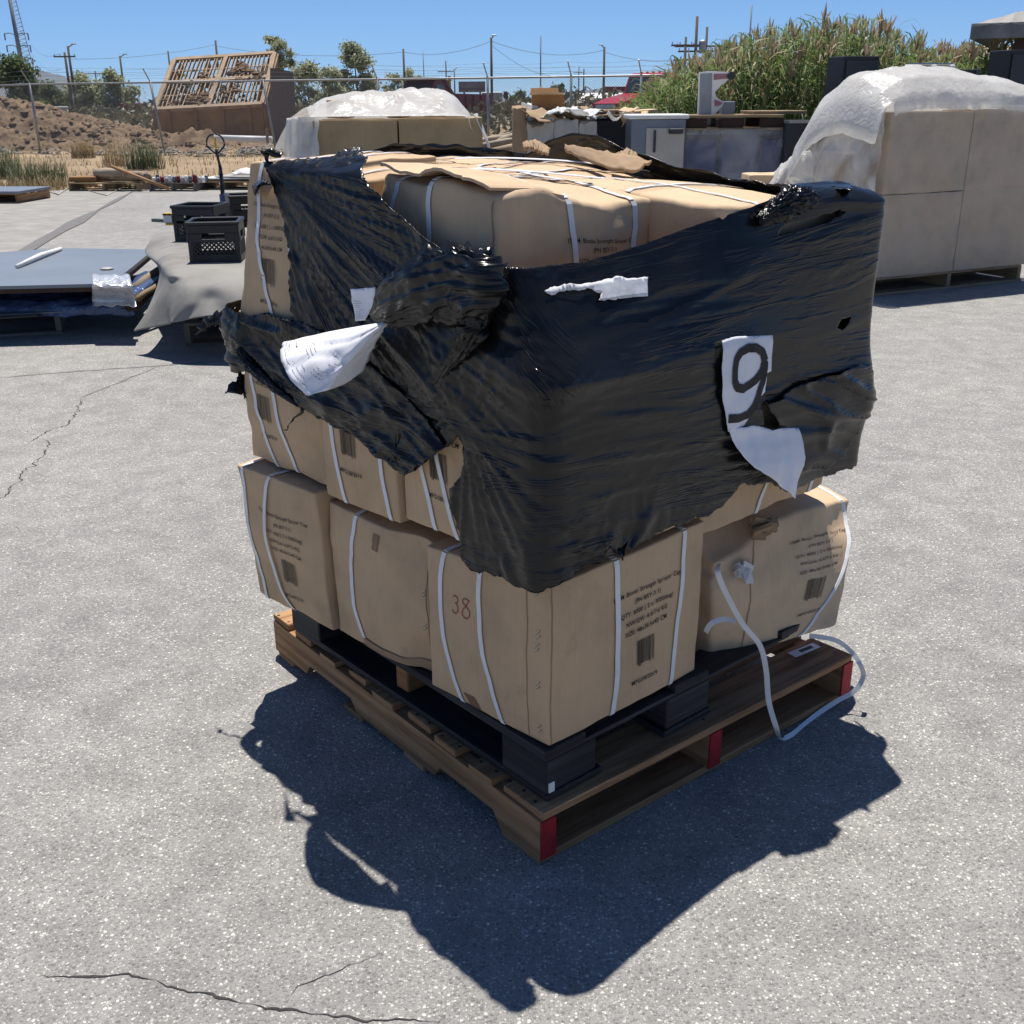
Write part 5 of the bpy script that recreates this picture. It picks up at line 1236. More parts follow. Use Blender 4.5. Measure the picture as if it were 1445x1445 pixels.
# ---- carton load with white sheeting behind the left of the stack
BY = 7.5; ba = atY(441, 168, BY); bb = atY(662, 168, BY); bz = ba[2]; bxw = bb[0] - ba[0]
O = V3(ba[0], BY, 0); eR = unit(V3(1, .03, 0)); eB = V3(-eR[1], eR[0], 0)
wood_pallet("wooden_pallet", "wooden pallet hidden behind the stack under the sheeted olive brown cartons", O + V3(-.1, .0, 0), eB, eR, 1.15, 1.3, GP, h=.13, mats=('wood_pale',), nb=5, notch=False, detail=False)
g2 = "olive brown cartons under the white sheeting"
for k, lb in enumerate(("wide olive brown carton with a gaping seam under the white sheeting, nearest the pallet jack", "wide olive brown carton under the white sheeting, nearest the driftwood heap")):
    generic_box("wide_carton", lb, "carton", quad(O, eR, eB, .0 + .56 * k, .553 + .56 * k, .0, .8), .78, bz - .01 * (1 - k), 'card_olive', g2, 50 + k, (.004,) * 6, .006, n=9)
    generic_box("wide_carton", "wide olive brown carton of the lower row, hidden behind the black wrapped stack", "carton", quad(O, eR, eB, .0 + .56 * k, .553 + .56 * k, .0, .8), .135, .775, 'card_olive', g2, 52 + k)
q0 = atY(424, 172, BY + .25)
generic_box("tilted_carton", "olive brown carton set askew at the end of the sheeted load", "carton", [V3(q0[0] - .05, BY + .33, 0), O + V3(-.02, .03, 0), O + V3(-.02, .75, 0), V3(q0[0] - .05, BY + .9, 0)], .14, q0[2] - .005, 'card_olive', g2, 56, top_shift=(-.03, 0, 0))
for k, (px, py, w, h_) in enumerate(((478, 158, .16, .12), (560, 150, .14, .10), (612, 150, .15, .11))):
    p = atY(px, py, BY + .35); lb = ("small box poking up under the white sheeting above the gaping seam", "small middle box under the top of the white sheeting", "small box under the white sheeting nearest the maroon truck")[k]
    generic_box("small_box", lb, "box", quad(V3(p[0], BY + .35, 0), V3(1, 0, 0), V3(0, 1, 0), -w / 2, w / 2, 0, .2), bz + .0, bz + h_, 'card_b', "small boxes under the white sheeting", 60 + k, n=5)
cv_ = thing("plastic_cover", "white plastic sheeting thrown over the olive brown cartons", "plastic cover", tuple(O + V3(.6, .5, 1.5)))
ctop = [(378, 205), (388, 185), (402, 161), (430, 148), (456, 140), (490, 133), (530, 129), (580, 129), (620, 130), (640, 141), (655, 157), (668, 178), (678, 196)]
def coverf(s, t):
    x = lerp(378, 678, s); yt = pl([p[0] for p in ctop], [p[1] for p in ctop], x)
    zt_ = atY(x, yt, BY + .55)[2]; X_ = atY(x, yt, BY + .05)[0]
    b = lerp(.0, 1.15, t); zf = bz + .012 if 436 < x < 664 else zt_ - .02
    z = lerp(zf, zt_, sm(-.05, .5, b)) - .35 * sm(.75, 1.15, b)
    w = (.030 * nz(X_ * 4, b * 4, 2) + .012 * nz(X_ * 11, b * 7, 5) + .018 * fold(nz(X_ * 4 + b * 3, b * 3, 7))) * sm(.0, .2, b)
    k = sm(436, 400, x) + sm(664, 676, x)
    return V3(X_ * (1 + .00 * t), BY - .025 + b + .25 * k * (1 - t), z + w - k * .10 * t)
sheet_grid("top_sheet", coverf, 110, 50, MT['poly'], cv_)
def dropf(s, t):
    x = lerp(395, 447, s); p = atY(x, pl([395, 425, 447], [172, 170, 169], x), BY - .06)
    z = lerp(p[2] + .02, p[2] - .55 + .3 * s, t); return V3(p[0] - .10 * t * (1 - s) + .02 * nz(s * 6, t * 3), BY - .04 + .22 * (1 - s) - .03 * nz(s * 7, t * 2, 4), z)
sheet_grid("hanging_sheet", dropf, 24, 24, MT['poly'], cv_)
def dropr(s, t):
    b = lerp(.0, .8, s); x = bb[0] + .03 + .11 * math.sin(t * 1.9) + .02 * nz(b * 6, t * 3); return V3(x, BY + b, lerp(bz + .02, bz - .36 - .12 * s, t))
sheet_grid("hanging_sheet", dropr, 24, 24, MT['poly'], cv_)

# ---- low pallet of grey sheets at the left
LO = atZ(88, 470, 0); lR = unit(atZ(88, 470, 0) - atZ(-60, 479, 0)); lL = V3(-lR[1], lR[0], 0)
wood_pallet("wooden_pallet", "weathered wooden pallet under the blue grey sheets at the edge of the picture", LO - lR * 1.9, lL, lR, 1.5, 1.9, GP, h=.14, mats=('wood_grey', 'wood_pale'), nb=5, notch=False, detail=False)
sz = .385; S0 = atZ(155, 399, sz)
def sh_pt(x, y, z): return atZ(x, y, z)
mb = MB(); cor = [sh_pt(-140, 407, sz), sh_pt(158, 400, sz), sh_pt(217, 352, sz), sh_pt(88, 350, sz), sh_pt(-90, 362, sz)]
mb.prism([c_ - UP * .022 for c_ in cor], UP * .022); o = mb.build("grey_sheet", MT['sheet']); setp(o, "large flat blue grey sheet on top of the low pallet load", "panel")
mb = MB(); mb.prism([c_ - UP * .055 + V3(0, .02, 0) for c_ in cor[:4]], UP * .03); o = mb.build("brown_board", MT['brown']); setp(o, "dark brown board lying just beneath the large blue grey sheet", "panel")
def bf(s, t):
    x = lerp(-140, 190, s); p = sh_pt(x, 404, .30); q = sh_pt(x, 438, .17)
    y_ = lerp(0, 1, t); P = p * (1 - t) + q * t; back = V3(.1, .55, 0) * (1 - t) ** 3
    return P + back + V3(0, -.06 * math.sin(t * 3.1), .02 * nz(s * 14, t * 5, 3) + .02 * fold(nz(s * 9 + t * 2, t * 3, 8))) - UP * .05 * sm(.8, 1, t)
o = sheet_grid("crinkled_wrap", bf, 70, 26, MT['blue_film'], None); setp(o, "crinkled shiny blue black film bulging out under the grey sheets", "plastic film")
def ff(s, t):
    x = lerp(130, 183, s); y = lerp(388, 432, t); z = lerp(.395, .23, sm(.2, 1, t)); return sh_pt(x + 10 * t * s, y, z) + UP * .02 * nz(s * 6, t * 6, 3)
o = sheet_grid("foil_wrap", ff, 24, 24, MT['foil'], None); setp(o, "bright crumpled foil at the corner of the grey sheets", "foil")
for k, (a, b, z_) in enumerate((((-120, 452), (168, 437), .155), ((-120, 458), (52, 446), .148))):
    mb = MB(); pa, pb = sh_pt(*a, z_), sh_pt(*b, z_); mb.prism([pa, pb, pb + V3(.25, .8, .0), pa + V3(.1, .9, 0)], UP * .008); o = mb.build("thin_board", MT['sheet' if k == 0 else 'dark_panel']); setp(o, ("long thin grey board jutting out below the crinkled blue film", "short dark board on the pallet below the crinkled blue film")[k], "board")
mb = MB(); pa, pb = sh_pt(24, 376, .40), sh_pt(86, 351, .40); mb.tube([pa, pa * .5 + pb * .5 + UP * .012, pb], [.016, .02, .015], 10); o = mb.build("paper_roll", MT['white'], None, True); setp(o, "white rolled tube lying along the edge of the blue grey sheet", "roll")
mb = MB(); mb.lathe(sh_pt(151, 380, sz + .002), [(.045, 0), (.05, .006), (.03, .012), (.0, .012)], 14); o = mb.build("small_disc", MT['offwhite'], None, True); setp(o, "small pale disc lying on the large blue grey sheet", "disc")
for k, (a, b, r_, m_) in enumerate((((190, 408), (222, 384), .035, 'log'), ((192, 424), (215, 408), .022, 'wood_pale'), ((185, 432), (228, 398), .05, 'brown'))):
    pa, pb = sh_pt(*a, .26 - .03 * k), sh_pt(*b, .3 - .03 * k); mb = MB(); mb.tube([pa, (pa + pb) / 2 + UP * .01, pb, pb + (pb - pa) * .6], [r_, r_ * .9, r_, r_ * .8], 9)
    o = mb.build("rolled_scrap", MT[m_], None, True); setp(o, ("pale rolled scrap between the sheet pallet and the grey tarp", "thin wooden stick below the pale rolled scrap", "dark brown roll beside the grey sheet pallet")[k], "scrap")

# ---- tarp covered pallet with milk crates
tz = .50
wood_pallet("wooden_pallet", "dark wooden pallet under the tarp covered load with the milk crates", atZ(262, 488, 0), unit(V3(-.12, 1, 0)), unit(V3(1, .12, 0)), 1.9, 1.1, GP, h=.15, mats=('wood_grey',), nb=6, notch=False, detail=False)
for k, (x0_, x1_, lab) in enumerate(((252, 312, "brown carton with a white taped flap under the grey tarp"), (316, 420, "brown carton under the grey tarp, nearest the black wrapped stack"))):
    a, b = atY(x0_, 440, 7.62), atY(x1_, 440, 7.62)
    cc = generic_box("covered_carton", lab, "carton", [V3(a[0], 7.62, 0), V3(b[0], 7.64, 0), V3(b[0], 9.2, 0), V3(a[0], 9.2, 0)], .155, .47, 'card', "cartons under the grey tarp", 70 + k, crumple=.012)
    if k == 0: cc.patch("white_flap", 'white', cc.t, 'front', .35, .85, .0, .62, .006)
tarp_net = [  # rows from the far edge to the front hem, as picture points with heights
    [(222, 328, .50), (240, 327, .51), (262, 326, .51), (300, 326, .51), (345, 326, .51), (420, 326, .51)],
    [(212, 342, .47), (238, 345, .505), (262, 345, .51), (300, 345, .51), (345, 345, .51), (430, 345, .51)],
    [(206, 357, .43), (236, 366, .505), (262, 366, .51), (300, 366, .51), (345, 366, .51), (440, 366, .51)],
    [(224, 376, .44), (240, 386, .50), (268, 383, .51), (302, 381, .51), (345, 378, .51), (446, 376, .51)],
    [(224, 400, .36), (238, 398, .45), (262, 402, .455), (300, 402, .455), (345, 404, .45), (446, 404, .45)],
    [(208, 440, .25), (232, 424, .35), (262, 428, .36), (300, 424, .37), (345, 430, .36), (446, 430, .35)],
    [(190, 468, .14), (238, 458, .22), (246, 455, .245), (300, 446, .29), (345, 446, .29), (446, 446, .29)]]
TN = [[atZ(x, y, z) for x, y, z in row] for row in tarp_net]
def cat(p0, p1, p2, p3, t): return .5 * (2 * p1 + (p2 - p0) * t + (2 * p0 - 5 * p1 + 4 * p2 - p3) * t * t + (3 * p1 - p0 - 3 * p2 + p3) * t ** 3)
def crv(L, t):
    n = len(L) - 1; x = t * n; i = min(int(x), n - 1); return cat(L[max(0, i - 1)], L[i], L[i + 1], L[min(n, i + 2)], x - i)
def tarpf(s, t):
    p = crv([crv(r_, s) for r_ in TN], t); return p + V3(0, -1, .6) * (.004 * nz(s * 7, t * 6, 2) + .006 * fold(nz(s * 4 + t * 2, t * 2, 6)) * sm(.4, .7, t))
tp = sheet_grid("grey_tarp", tarpf, 70, 60, MT['tarp'], None, .006); setp(tp, "stiff grey tarp draped over a low load with folded corners", "tarp")

def milk_crate():
    t = thing("milk_crate", "black plastic milk crate", "crate")
    W, D, H, th = .34, .34, .27, .012
    mb = MB(); mb.box((0, 0, .008), (W - .02, D - .02, .012), None, .003); mb.build("base", MT['crate'], t, world=False)
    mb = MB()
    for x in (-1, 1):
        for y in (-1, 1): mb.box((x * (W / 2 - .018), y * (D / 2 - .018), H / 2), (.036, .036, H), None, .008)
    mb.build("corner_posts", MT['crate'], t, world=False)
    for k in range(4):
        R_ = Matrix.Rotation(k * PI / 2, 3, 'Z'); A = np.array(R_).T; ctr = np.array(R_ @ Vector((0, -W / 2 + th / 2, 0)))
        loc = lambda x, z: ctr + A[0] * x + UP * z
        mb = MB(); iw = W - .06
        mb.box(loc(0, H - .012), (W + .012, .028, .024), A, .005); mb.box(loc(0, H - .05), (W - .01, .014, .052), A, .003)
        for s in (-1, 1): mb.box(loc(s * .125, H - .105), (.10, .014, .06), A, .003)
        mb.box(loc(0, H - .125), (iw, .014, .022), A, .003); mb.box(loc(0, .022), (W - .02, .016, .044), A, .003)
        z0, z1 = .044, H - .13; n = 9; st = iw / n; hh = z1 - z0
        for i in range(-6, n + 1):
            for sgn in (1, -1):
                xa = -iw / 2 + i * st; xb = xa + hh; za, zb_ = z0, z1
                if xa < -iw / 2: za = z0 + (-iw / 2 - xa); xa = -iw / 2
                if xb > iw / 2: zb_ = z1 - (xb - iw / 2); xb = iw / 2
                if xb - xa < .01: continue
                pa, pb = loc(sgn * xa, za), loc(sgn * xb, zb_); d = pb - pa; L = np.linalg.norm(d); d /= L
                mb.box((pa + pb) / 2 + A[1] * (.0015 * sgn), (L, .006, .007), np.array([d, A[1], np.cross(d, A[1])]))
        mb.build("side_panel", MT['crate'], t, world=False)
    return t
mc = milk_crate()
def put_crate(o, px, py, z, rz, lab):
    p = atZ(px, py, z); o.location = tuple(p); o.rotation_euler = (0, 0, rz); setp(o, lab, "crate", "milk crates")
put_crate(mc, 309, 366, .515, math.radians(7), "black milk crate in front on the grey tarp, lattice sides showing")
m2 = copy_tree(mc); put_crate(m2, 288, 337, .515, math.radians(-8), "black milk crate on the grey tarp right behind the front crate")
m3 = copy_tree(mc); put_crate(m3, 352, 318, .515, math.radians(20), "black milk crate half hidden behind the end carton of the wrapped stack")
# hazard board beside the crates
hb = thing("hazard_board", "short white board with yellow and black striped ends on the tarp load", "board", tuple(atZ(245, 315, .5)))
pa, pb = atZ(232, 309, .54), atZ(262, 309, .54); ax = np.array([unit(pb - pa), np.cross(UP, unit(pb - pa)), UP]); L = np.linalg.norm(pb - pa)
mb = MB(); mb.box((pa + pb) / 2, (L, .06, .07), ax, .004); mb.build("board", MT['white'], hb)
mb = MB(); mb.box((pa + pb) / 2 + UP * .0435, (L + .004, .064, .017), ax, .003); mb.build("yellow_edge", MT['yellow'], hb)
mb = MB(); mb.box((pa + pb) / 2 - UP * .043 - ax[1] * .01, (L * .8, .064, .017), ax, .003); mb.build("yellow_edge", MT['yellow'], hb)
for i in range(5):
    mb = MB(); c_ = pa + (pb - pa) * (.1 + .2 * i) - ax[1] * .0335 + UP * .0435; mb.box(c_, (.03, .003, .016), ax); mb.build("black_stripe", MT['ink'], hb)
mb = MB(); mb.box(atZ(225, 311, .52), (.16, .05, .03), np.array(Matrix.Rotation(.5, 3, 'Z')), .004); o = mb.build("green_block", MT['sheet_green']); setp(o, "small dull green strip beside the yellow striped board", "strip")
# ---- pallet jack
jp = atZ(318, 318, 0); jk = thing("pallet_jack", "black pallet jack with a looped steering handle standing behind the crates", "pallet jack", tuple(jp))
base = jp + UP * .2; jt = atY(312, 246, jp[1]); jg = atY(304, 190, jp[1] - .05)
mb = MB(); mb.tube([jp + UP * .12, jt], [.032, .026], 12); mb.tube([jt, jt + (jg - jt) * .25], [.024, .02], 10); mb.build("tiller", MT['black_metal'], jk, True)
mb = MB(); c0 = atY(304, 203, jp[1] - .05); rx = .115; pts = []
for i in range(29):
    th = PI * (-.5) + 2 * PI * (i - 14) / 28 * .98; x, z = math.cos(th), math.sin(th)
    k = abs(x) ** .8 * (1 if x > 0 else -1); pts.append(c0 + V3(rx * k * (1 if z > -.3 else max(.12, 1 + (z + .3) * 1.25)), 0,   .118 * z - .012 * (z < -.5)))
mb.tube(pts, .011, 8); mb.build("handle_loop", MT['black_metal'], jk, True)
mb = MB(); mb.tube([c0 + UP * .08, c0 - UP * .07], .014, 8); mb.build("release_lever", MT['yellow'], jk)
mb = MB(); mb.tube([c0 - UP * .07, jt + (jg - jt) * .2], .017, 8); mb.build("tiller_head", MT['black_metal'], jk)
mb = MB(); mb.box(jp + V3(0, .02, .17), (.22, .16, .22), None, .02); mb.tube([jp + V3(0, 0, .26), jp + V3(0, 0, .40)], .04, 12); mb.build("pump", MT['blue_box'], jk)
for s in (-1, 1):
    mb = MB(); mb.box(jp + V3(s * .19, .75, .09), (.16, 1.15, .055), None, .012); mb.build("fork", MT['black_metal'], jk)
    mb = MB(); mb.tube([jp + V3(s * .07 - .03, -.02, .085), jp + V3(s * .07 + .03, -.02, .085)], .085, 18); mb.build("wheel", MT['rubber'], jk)
mb = MB(); mb.box(jp + V3(0, .16, .13), (.54, .05, .14), None, .01); mb.build("crossmember", MT['black_metal'], jk)

# ================================================================== BEYOND THE LOT
def blade(v, f, p, h, lean, w, seg=3, droop=.3, az=None):
    az = rnd() * 2 * PI if az is None else az; d = V3(math.cos(az), math.sin(az), 0); s_ = V3(-d[1], d[0], 0); o = len(v)
    for i in range(seg + 1):
        t = i / seg; q = p + UP * (h * t * (1 - droop * t * t * .5)) + d * (lean * t * t); ww = w * (1 - t) ** .7 * .5
        if i < seg: v += [q - s_ * ww, q + s_ * ww]
        else: v.append(q)
    for i in range(seg - 1): a = o + i * 2; f.append((a, a + 1, a + 3, a + 2))
    a = o + (seg - 1) * 2; f.append((a, a + 1, a + 2))
def tuft(name, label, cat, p, n, h, spread, m, w=.012, group=None, lean=.25, parent=None):
    v = []; f = []
    for _ in range(n):
        r = spread * math.sqrt(rnd()); a = rnd() * 2 * PI
        blade(v, f, np.array(p) + V3(r * math.cos(a), r * math.sin(a) * .7, 0), h * ru(.5, 1.1), h * lean * ru(.2, 1.6), w * ru(.6, 1.3))
    return setp(mobj(name, v, f, MT[m], parent), label, cat, group)
# dry grass between the lot and the fence, and beyond
v = []; f = []
for _ in range(9000):
    y = 21.6 + 24 * rnd() ** 1.3; x = ru(-.56, .42) * y
    if fbm(x * .25, y * .3, 5) < -.12 and rnd() < .8: continue
    blade(v, f, V3(x, y, ground_z(x, y)), ru(.05, .22) * (1 + .8 * max(0, fbm(x * .4, y * .4, 9))), ru(.02, .12), ru(.010, .03), 2)
setp(mobj("dry_grass", v, f, MT['straw']), kind='stuff')
gw_ = "weeds along the edge of the lot"
for (x, y, h, sp, n, m, lab) in ((6, 252, .95, .35, 160, 'weed', "tall grey green weed clump at the edge of the picture by the soil heap"), (55, 262, .75, .55, 260, 'weed', "bushy pale green weed between the sheet pallet and the soil heap"), (205, 240, .95, .45, 170, 'weed', "tall wispy green weed in front of the leaning fence post"),
                                (208, 266, .25, .4, 90, 'weed', "low green weeds at the asphalt edge by the scrap pallet"), (118, 222, .8, .35, 120, 'straw', "dry straw coloured clump below the soil heap"), (162, 236, 1.0, .3, 60, 'straw', "sparse dry stalks before the middle fence post"), (28, 268, .4, .9, 200, 'straw', "low dry grass tuft beside the pale green weed"), (355, 185, 1.1, .5, 120, 'straw', "dry weeds at the foot of the soil screen")):
    p = atZ(x, y, 0); p[2] = ground_z(p[0], p[1]); tuft("weed", lab, "weed", p, int(n * 2.2), h * .9, sp * 1.1, m, .013, gw_, lean=.4)
# rubble and litter
v = []; f = []
def rock(p, r, sq=.7):
    o = len(v); n = 6
    for j, (rr, z) in enumerate(((.7, -.4), (1, .1), (.6, .7))):
        for k in range(n):
            a = 2 * PI * k / n + j * .4; q = rr * r * ru(.7, 1.25); v.append(p + V3(q * math.cos(a), q * math.sin(a), z * r * sq * ru(.8, 1.2)))
    for j in range(2):
        for k in range(n): k2 = (k + 1) % n; f.append((o + j * n + k, o + j * n + k2, o + (j + 1) * n + k2, o + (j + 1) * n + k))
    f.append(tuple(o + 2 * n + k for k in range(n)))
for _ in range(900):
    y = ru(36, 46); x = ru(-.50, -.17) * y
    rock(V3(x, y, ground_z(x, y) + .02), .03 + .22 * rnd() ** 4)
setp(mobj("rubble", v, f, MT['rock']), kind='stuff')
# soil heap
HC = atY(-70, 140, 43)
def heapz(x, y):
    px_h = pl([-26, -22, -19.5, -17.5, -15.5, -13.5, -11.5, -9], [2.1, 2.2, 1.95, 1.55, 1.0, .55, .3, 0], x) * (1 - abs((y - 43.5) / 4.2) ** 1.6)
    return max(0, px_h) + (.16 * fbm(x * .8, y * .8, 3) + .12 * fbm(x * 2.5, y * 2.5, 6) + .07 * fbm(x * 7, y * 7, 2) - .30 * abs(fbm(x * .55 + y * .3, y * .8, 8))) * sm(0, .3, px_h) - .05
hv = []; hf = []; nx, ny = 240, 100
for j in range(ny + 1):
    for i in range(nx + 1):
        x = lerp(-26, -8.5, i / nx); y = lerp(39.2, 47.8, j / ny); hv.append((x, y, heapz(x, y)))
for j in range(ny):
    for i in range(nx): a = j * (nx + 1) + i; hf.append((a, a + 1, a + nx + 2, a + nx + 1))
v = []; f = []
for _ in range(1600):
    x = ru(-25, -8.7); y = ru(39.4, 43.5); z_ = heapz(x, y)
    if z_ > .05: rock(V3(x, y, z_ + .01), .025 + .16 * rnd() ** 4)
setp(mobj("clods", v, f, MT['clod']), kind='stuff')
setp(mobj("soil_heap", hv, hf, MT['soil'], None, True), "big heap of brown soil and rubble behind the chain link fence", "soil heap")
# ---- chain link fence
fpx = [-120, 42, 212, 371, 532, 688, 806, 905, 990]
FT = [atY(x, pl([-120, 0, 42, 210, 370, 690, 940, 1000], [125, 122, 119, 116.5, 114, 110, 106, 105], x), pl([-120, 42, 370, 905, 990], [39.5, 38.6, 36.5, 33.3, 32.8], x)) for x in fpx]
fence = thing("chain_link_fence", "tall chain link fence with barbed wire arms along the far side of the lot", "fence", tuple(FT[3] * V3(1, 1, 0)))
for i, p in enumerate(FT):
    g = V3(p[0], p[1], ground_z(p[0], p[1]) - .05); ln = [.0, -.02, -.10, -.12, -.04, .0, .0, .0, 0][i]
    if i in (2, 3): g = g + V3(.22 if i == 2 else .25, 0, 0)
    mb = MB(); mb.tube([g, p + UP * .04], .038, 8); post = mb.build("post", MT['galv'], fence, True)
    mb = MB(); mb.tube([p + UP * .03, p + V3(-.12, -.22, .42)], .02, 6); mb.build("barb_arm", MT['galv'], post)
mb = MB(); mb.tube(FT, .03, 8); mb.build("top_rail", MT['galv'], fence, True)
for k, dz in enumerate((.14, .27, .40)):
    mb = MB()
    L = []
    for a, b in zip(FT[:-1], FT[1:]):
        for i in range(6):
            t = i / 6; L.append(a + (b - a) * t + V3(-.04 * (k + 1), -.07 * (k + 1), dz - .05 * 4 * t * (1 - t)))
    mb.tube(L, .003, 4); mb.build("barbed_wire", MT['wire'], fence)
mb = MB(); mm = []
vsw = []; fsw = []
def wire(p, q, r=.0035):
    d = unit(q - p); a = unit(np.cross(d, V3(0, 1, 0))); b = np.cross(d, a); o = len(vsw)
    for e in (p, q):
        for k in range(3):
            th = 2 * PI * k / 3; vsw.append(e + r * (a * math.cos(th) + b * math.sin(th)))
    for k in range(3): k2 = (k + 1) % 3; fsw.append((o + k, o + k2, o + 3 + k2, o + 3 + k))
for a, b in zip(FT[:-1], FT[1:]):
    W = np.linalg.norm((b - a)[:2]); hgt = (a[2] + b[2]) / 2 - .05; st = .085; n = int(W / st)
    e = (b - a) * V3(1, 1, 0) / W; zt_ = lambda x: lerp(a[2], b[2], x / W)
    g0 = V3(a[0], a[1], 0)
    for i in range(-int(hgt / st), n):
        for sg in (0, 1):
            x0, z0 = i * st, .05; x1, z1 = x0 + hgt, .05 + hgt
            if x0 < 0: z0 -= x0; x0 = 0
            if x1 > W: z1 -= (x1 - W); x1 = W
            if x1 - x0 < .05: continue
            if sg: P0, P1 = g0 + e * (W - x0) + UP * z0, g0 + e * (W - x1) + UP * z1
            else: P0, P1 = g0 + e * x0 + UP * z0, g0 + e * x1 + UP * z1
            wire(P0, P1)
mobj("chain_mesh", vsw, fsw, MT['chain'], fence)
# ---- tilted soil screen
GYs = 47.0
def gp(x, y, dY=0): return atY(x, y, GYs + dY)
sc_ = thing("soil_screen", "big tilted tan steel soil screen with a sloping bar deck clogged with dirt", "soil screen", tuple(gp(300, 190) * V3(1, 1, 0)))
g00 = gp(219, 155); g10 = gp(370, 147); top0 = gp(247, 85, 2.6); top1 = gp(388, 75.5, 2.6)
fb0 = gp(223, 190); fb1 = gp(374, 190); fb0[2] = -.1; fb1[2] = -.1
mb = MB(); mb.prism([fb0, fb1, g10, g00], V3(0, .12, 0)); mb.build("front_panel", MT['tan_steel'], sc_)
mb = MB()
dk = lambda a, b: (g00 * (1 - a) + g10 * a) * (1 - b) + (top0 * (1 - a) + top1 * a) * b
eu = unit(g10 - g00); ev = unit(top0 - g00); en = unit(np.cross(eu, ev)); AX = lambda d, n: np.array([d, np.cross(n, d), n])
def bar(p, q, w, h, mbx): d = unit(q - p); mbx.box((p + q) / 2, (np.linalg.norm(q - p), w, h), AX(d, unit(en - d * (en @ d))))
for (a, b, c_, d_) in ((0, 0, 1, 0), (0, 1, 1, 1), (0, .52, 1, .52), (0, 0, 0, 1), (1, 0, 1, 1), (.5, 0, .52, 1)):
    mb = MB(); bar(dk(a, b), dk(c_, d_), .17, .16, mb); mb.build("deck_frame", MT['dusty_steel'], sc_)
for b0, b1 in ((.03, .49), (.55, .97)):
    for i in range(26):
        a = (i + .5) / 26
        if abs(a - .51) < .02: continue
        mb = MB(); bar(dk(a, b0), dk(a + .01 * ru(-1, 1), b1), .045, .10, mb); mb.build("screen_bar", MT['dusty_steel'], sc_)
    mb = MB(); bar(dk(0, (b0 + b1) / 2), dk(1, (b0 + b1) / 2), .04, .05, mb); mb.build("cross_bar", MT['dusty_steel'], sc_)
for i, a in enumerate((.06, .33, .62, .93)):
    mb = MB(); bar(dk(a, .02) - en * .25, dk(a, .98) - en * .25, .12, .2, mb); mb.build("joist", MT['tan_steel'], sc_)
s1 = gp(388, 190); s1[2] = -.1; pr_ = [fb1 + V3(.02, 0, 0), gp(383, 190, 2.4) * V3(1, 1, 0), top1 + V3(.05, 0, 0), g10 + V3(.02, 0, 0)]
mb = MB(); mb.prism(pr_, V3(.12, 0, 0)); mb.build("side_panel", MT['tan_steel'], sc_)
pl0 = [fb0 - V3(.02, 0, 0), fb0 + V3(.3, 2.5, 0), top0 - V3(.05, 0, 0), g00 - V3(.02, 0, 0)]
mb = MB(); mb.prism(pl0, V3(-.12, 0, 0)); mb.build("side_panel", MT['tan_steel'], sc_)
w0, w1, w2, w3 = gp(381, 192, -.7), gp(415, 192, .6), gp(409, 101, .6), gp(381, 96, -.7); w0[2] = w1[2] = -.1
mb = MB(); mb.prism([w0, w1, w2, w3], V3(.1, .25, 0)); mb.build("wing_wall", MT['wood_grey'], sc_)
for i in range(4):
    mb = MB(); t = (i + .5) / 4; p = fb0 * (1 - t) + fb1 * t; q = g00 * (1 - t) + g10 * t; mb.box((p + q) / 2 - V3(0, .06, 0), (.12, .1, np.linalg.norm(q - p)), None); mb.build("stiffener", MT['tan_steel'], sc_)
v = []; f = []
for cx, cy, n, rr in ((.12, .75, 8, .15), (.33, .62, 16, .2), (.72, .70, 40, .28), (.88, .56, 25, .25), (.38, .18, 40, .3), (.64, .30, 22, .22), (.15, .12, 14, .2), (.5, .50, 18, .15)):
    for _ in range(n):
        a, b = cx + random.gauss(0, .05), cy + random.gauss(0, .06)
        if 0 < a < 1 and 0 < b < 1: rock(dk(a, b) - en * ru(-.02, .12), rr * ru(.4, .9))
mobj("clogged_soil", v, f, MT['soil'], sc_)["kind"] = 'stuff'
# pale pipe in front of it
mb = MB(); a, b = atY(303, 197, 38), atY(384, 197, 38); mb.tube([a + UP * .05, (a + b) / 2 + UP * .02, b], .11, 14); o = mb.build("white_pipe", MT['white'], None, True); setp(o, "white pipe lying on the dry ground in front of the soil screen", "pipe")
mb = MB(); mb.box(atY(377, 192, 37.6), (.08, .1, .45), None, .01); o = mb.build("wooden_stake", MT['wood_pale']); setp(o, "short pale stake standing at the end of the white pipe", "stake")
# mound of earth in front of the screen
def bump_heap(name, label, x0, x1, yb, ytop, Y, dep, m, seed):
    a, b = atY(x0, yb, Y), atY(x1, yb, Y); h = atY((x0 + x1) / 2, ytop, Y)[2]; hv = []; hf = []; n, k = 40, 16
    for j in range(k + 1):
        for i in range(n + 1):
            s_, t = i / n, j / k; q = math.sin(PI * s_) ** .7 * math.sin(PI * t) ** .7; hv.append((lerp(a[0], b[0], s_), Y + dep * (t - .3), -.06 + h * q * (1 + .5 * fbm(s_ * 6, t * 3, seed)) + .1 * q * fbm(s_ * 20, t * 8, seed)))
    for j in range(k):
        for i in range(n): c_ = j * (n + 1) + i; hf.append((c_, c_ + 1, c_ + n + 2, c_ + n + 1))
    return setp(mobj(name, hv, hf, MT[m], None, True), label, "earth mound")
bump_heap("earth_mound", "low earth mound at the foot of the soil screen", 228, 318, 195, 181, 42.5, 2.2, 'soil', 3)
bump_heap("earth_mound", "long low rubble mound between the soil heap and the soil screen", 115, 235, 205, 178, 44, 3, 'soil', 9)

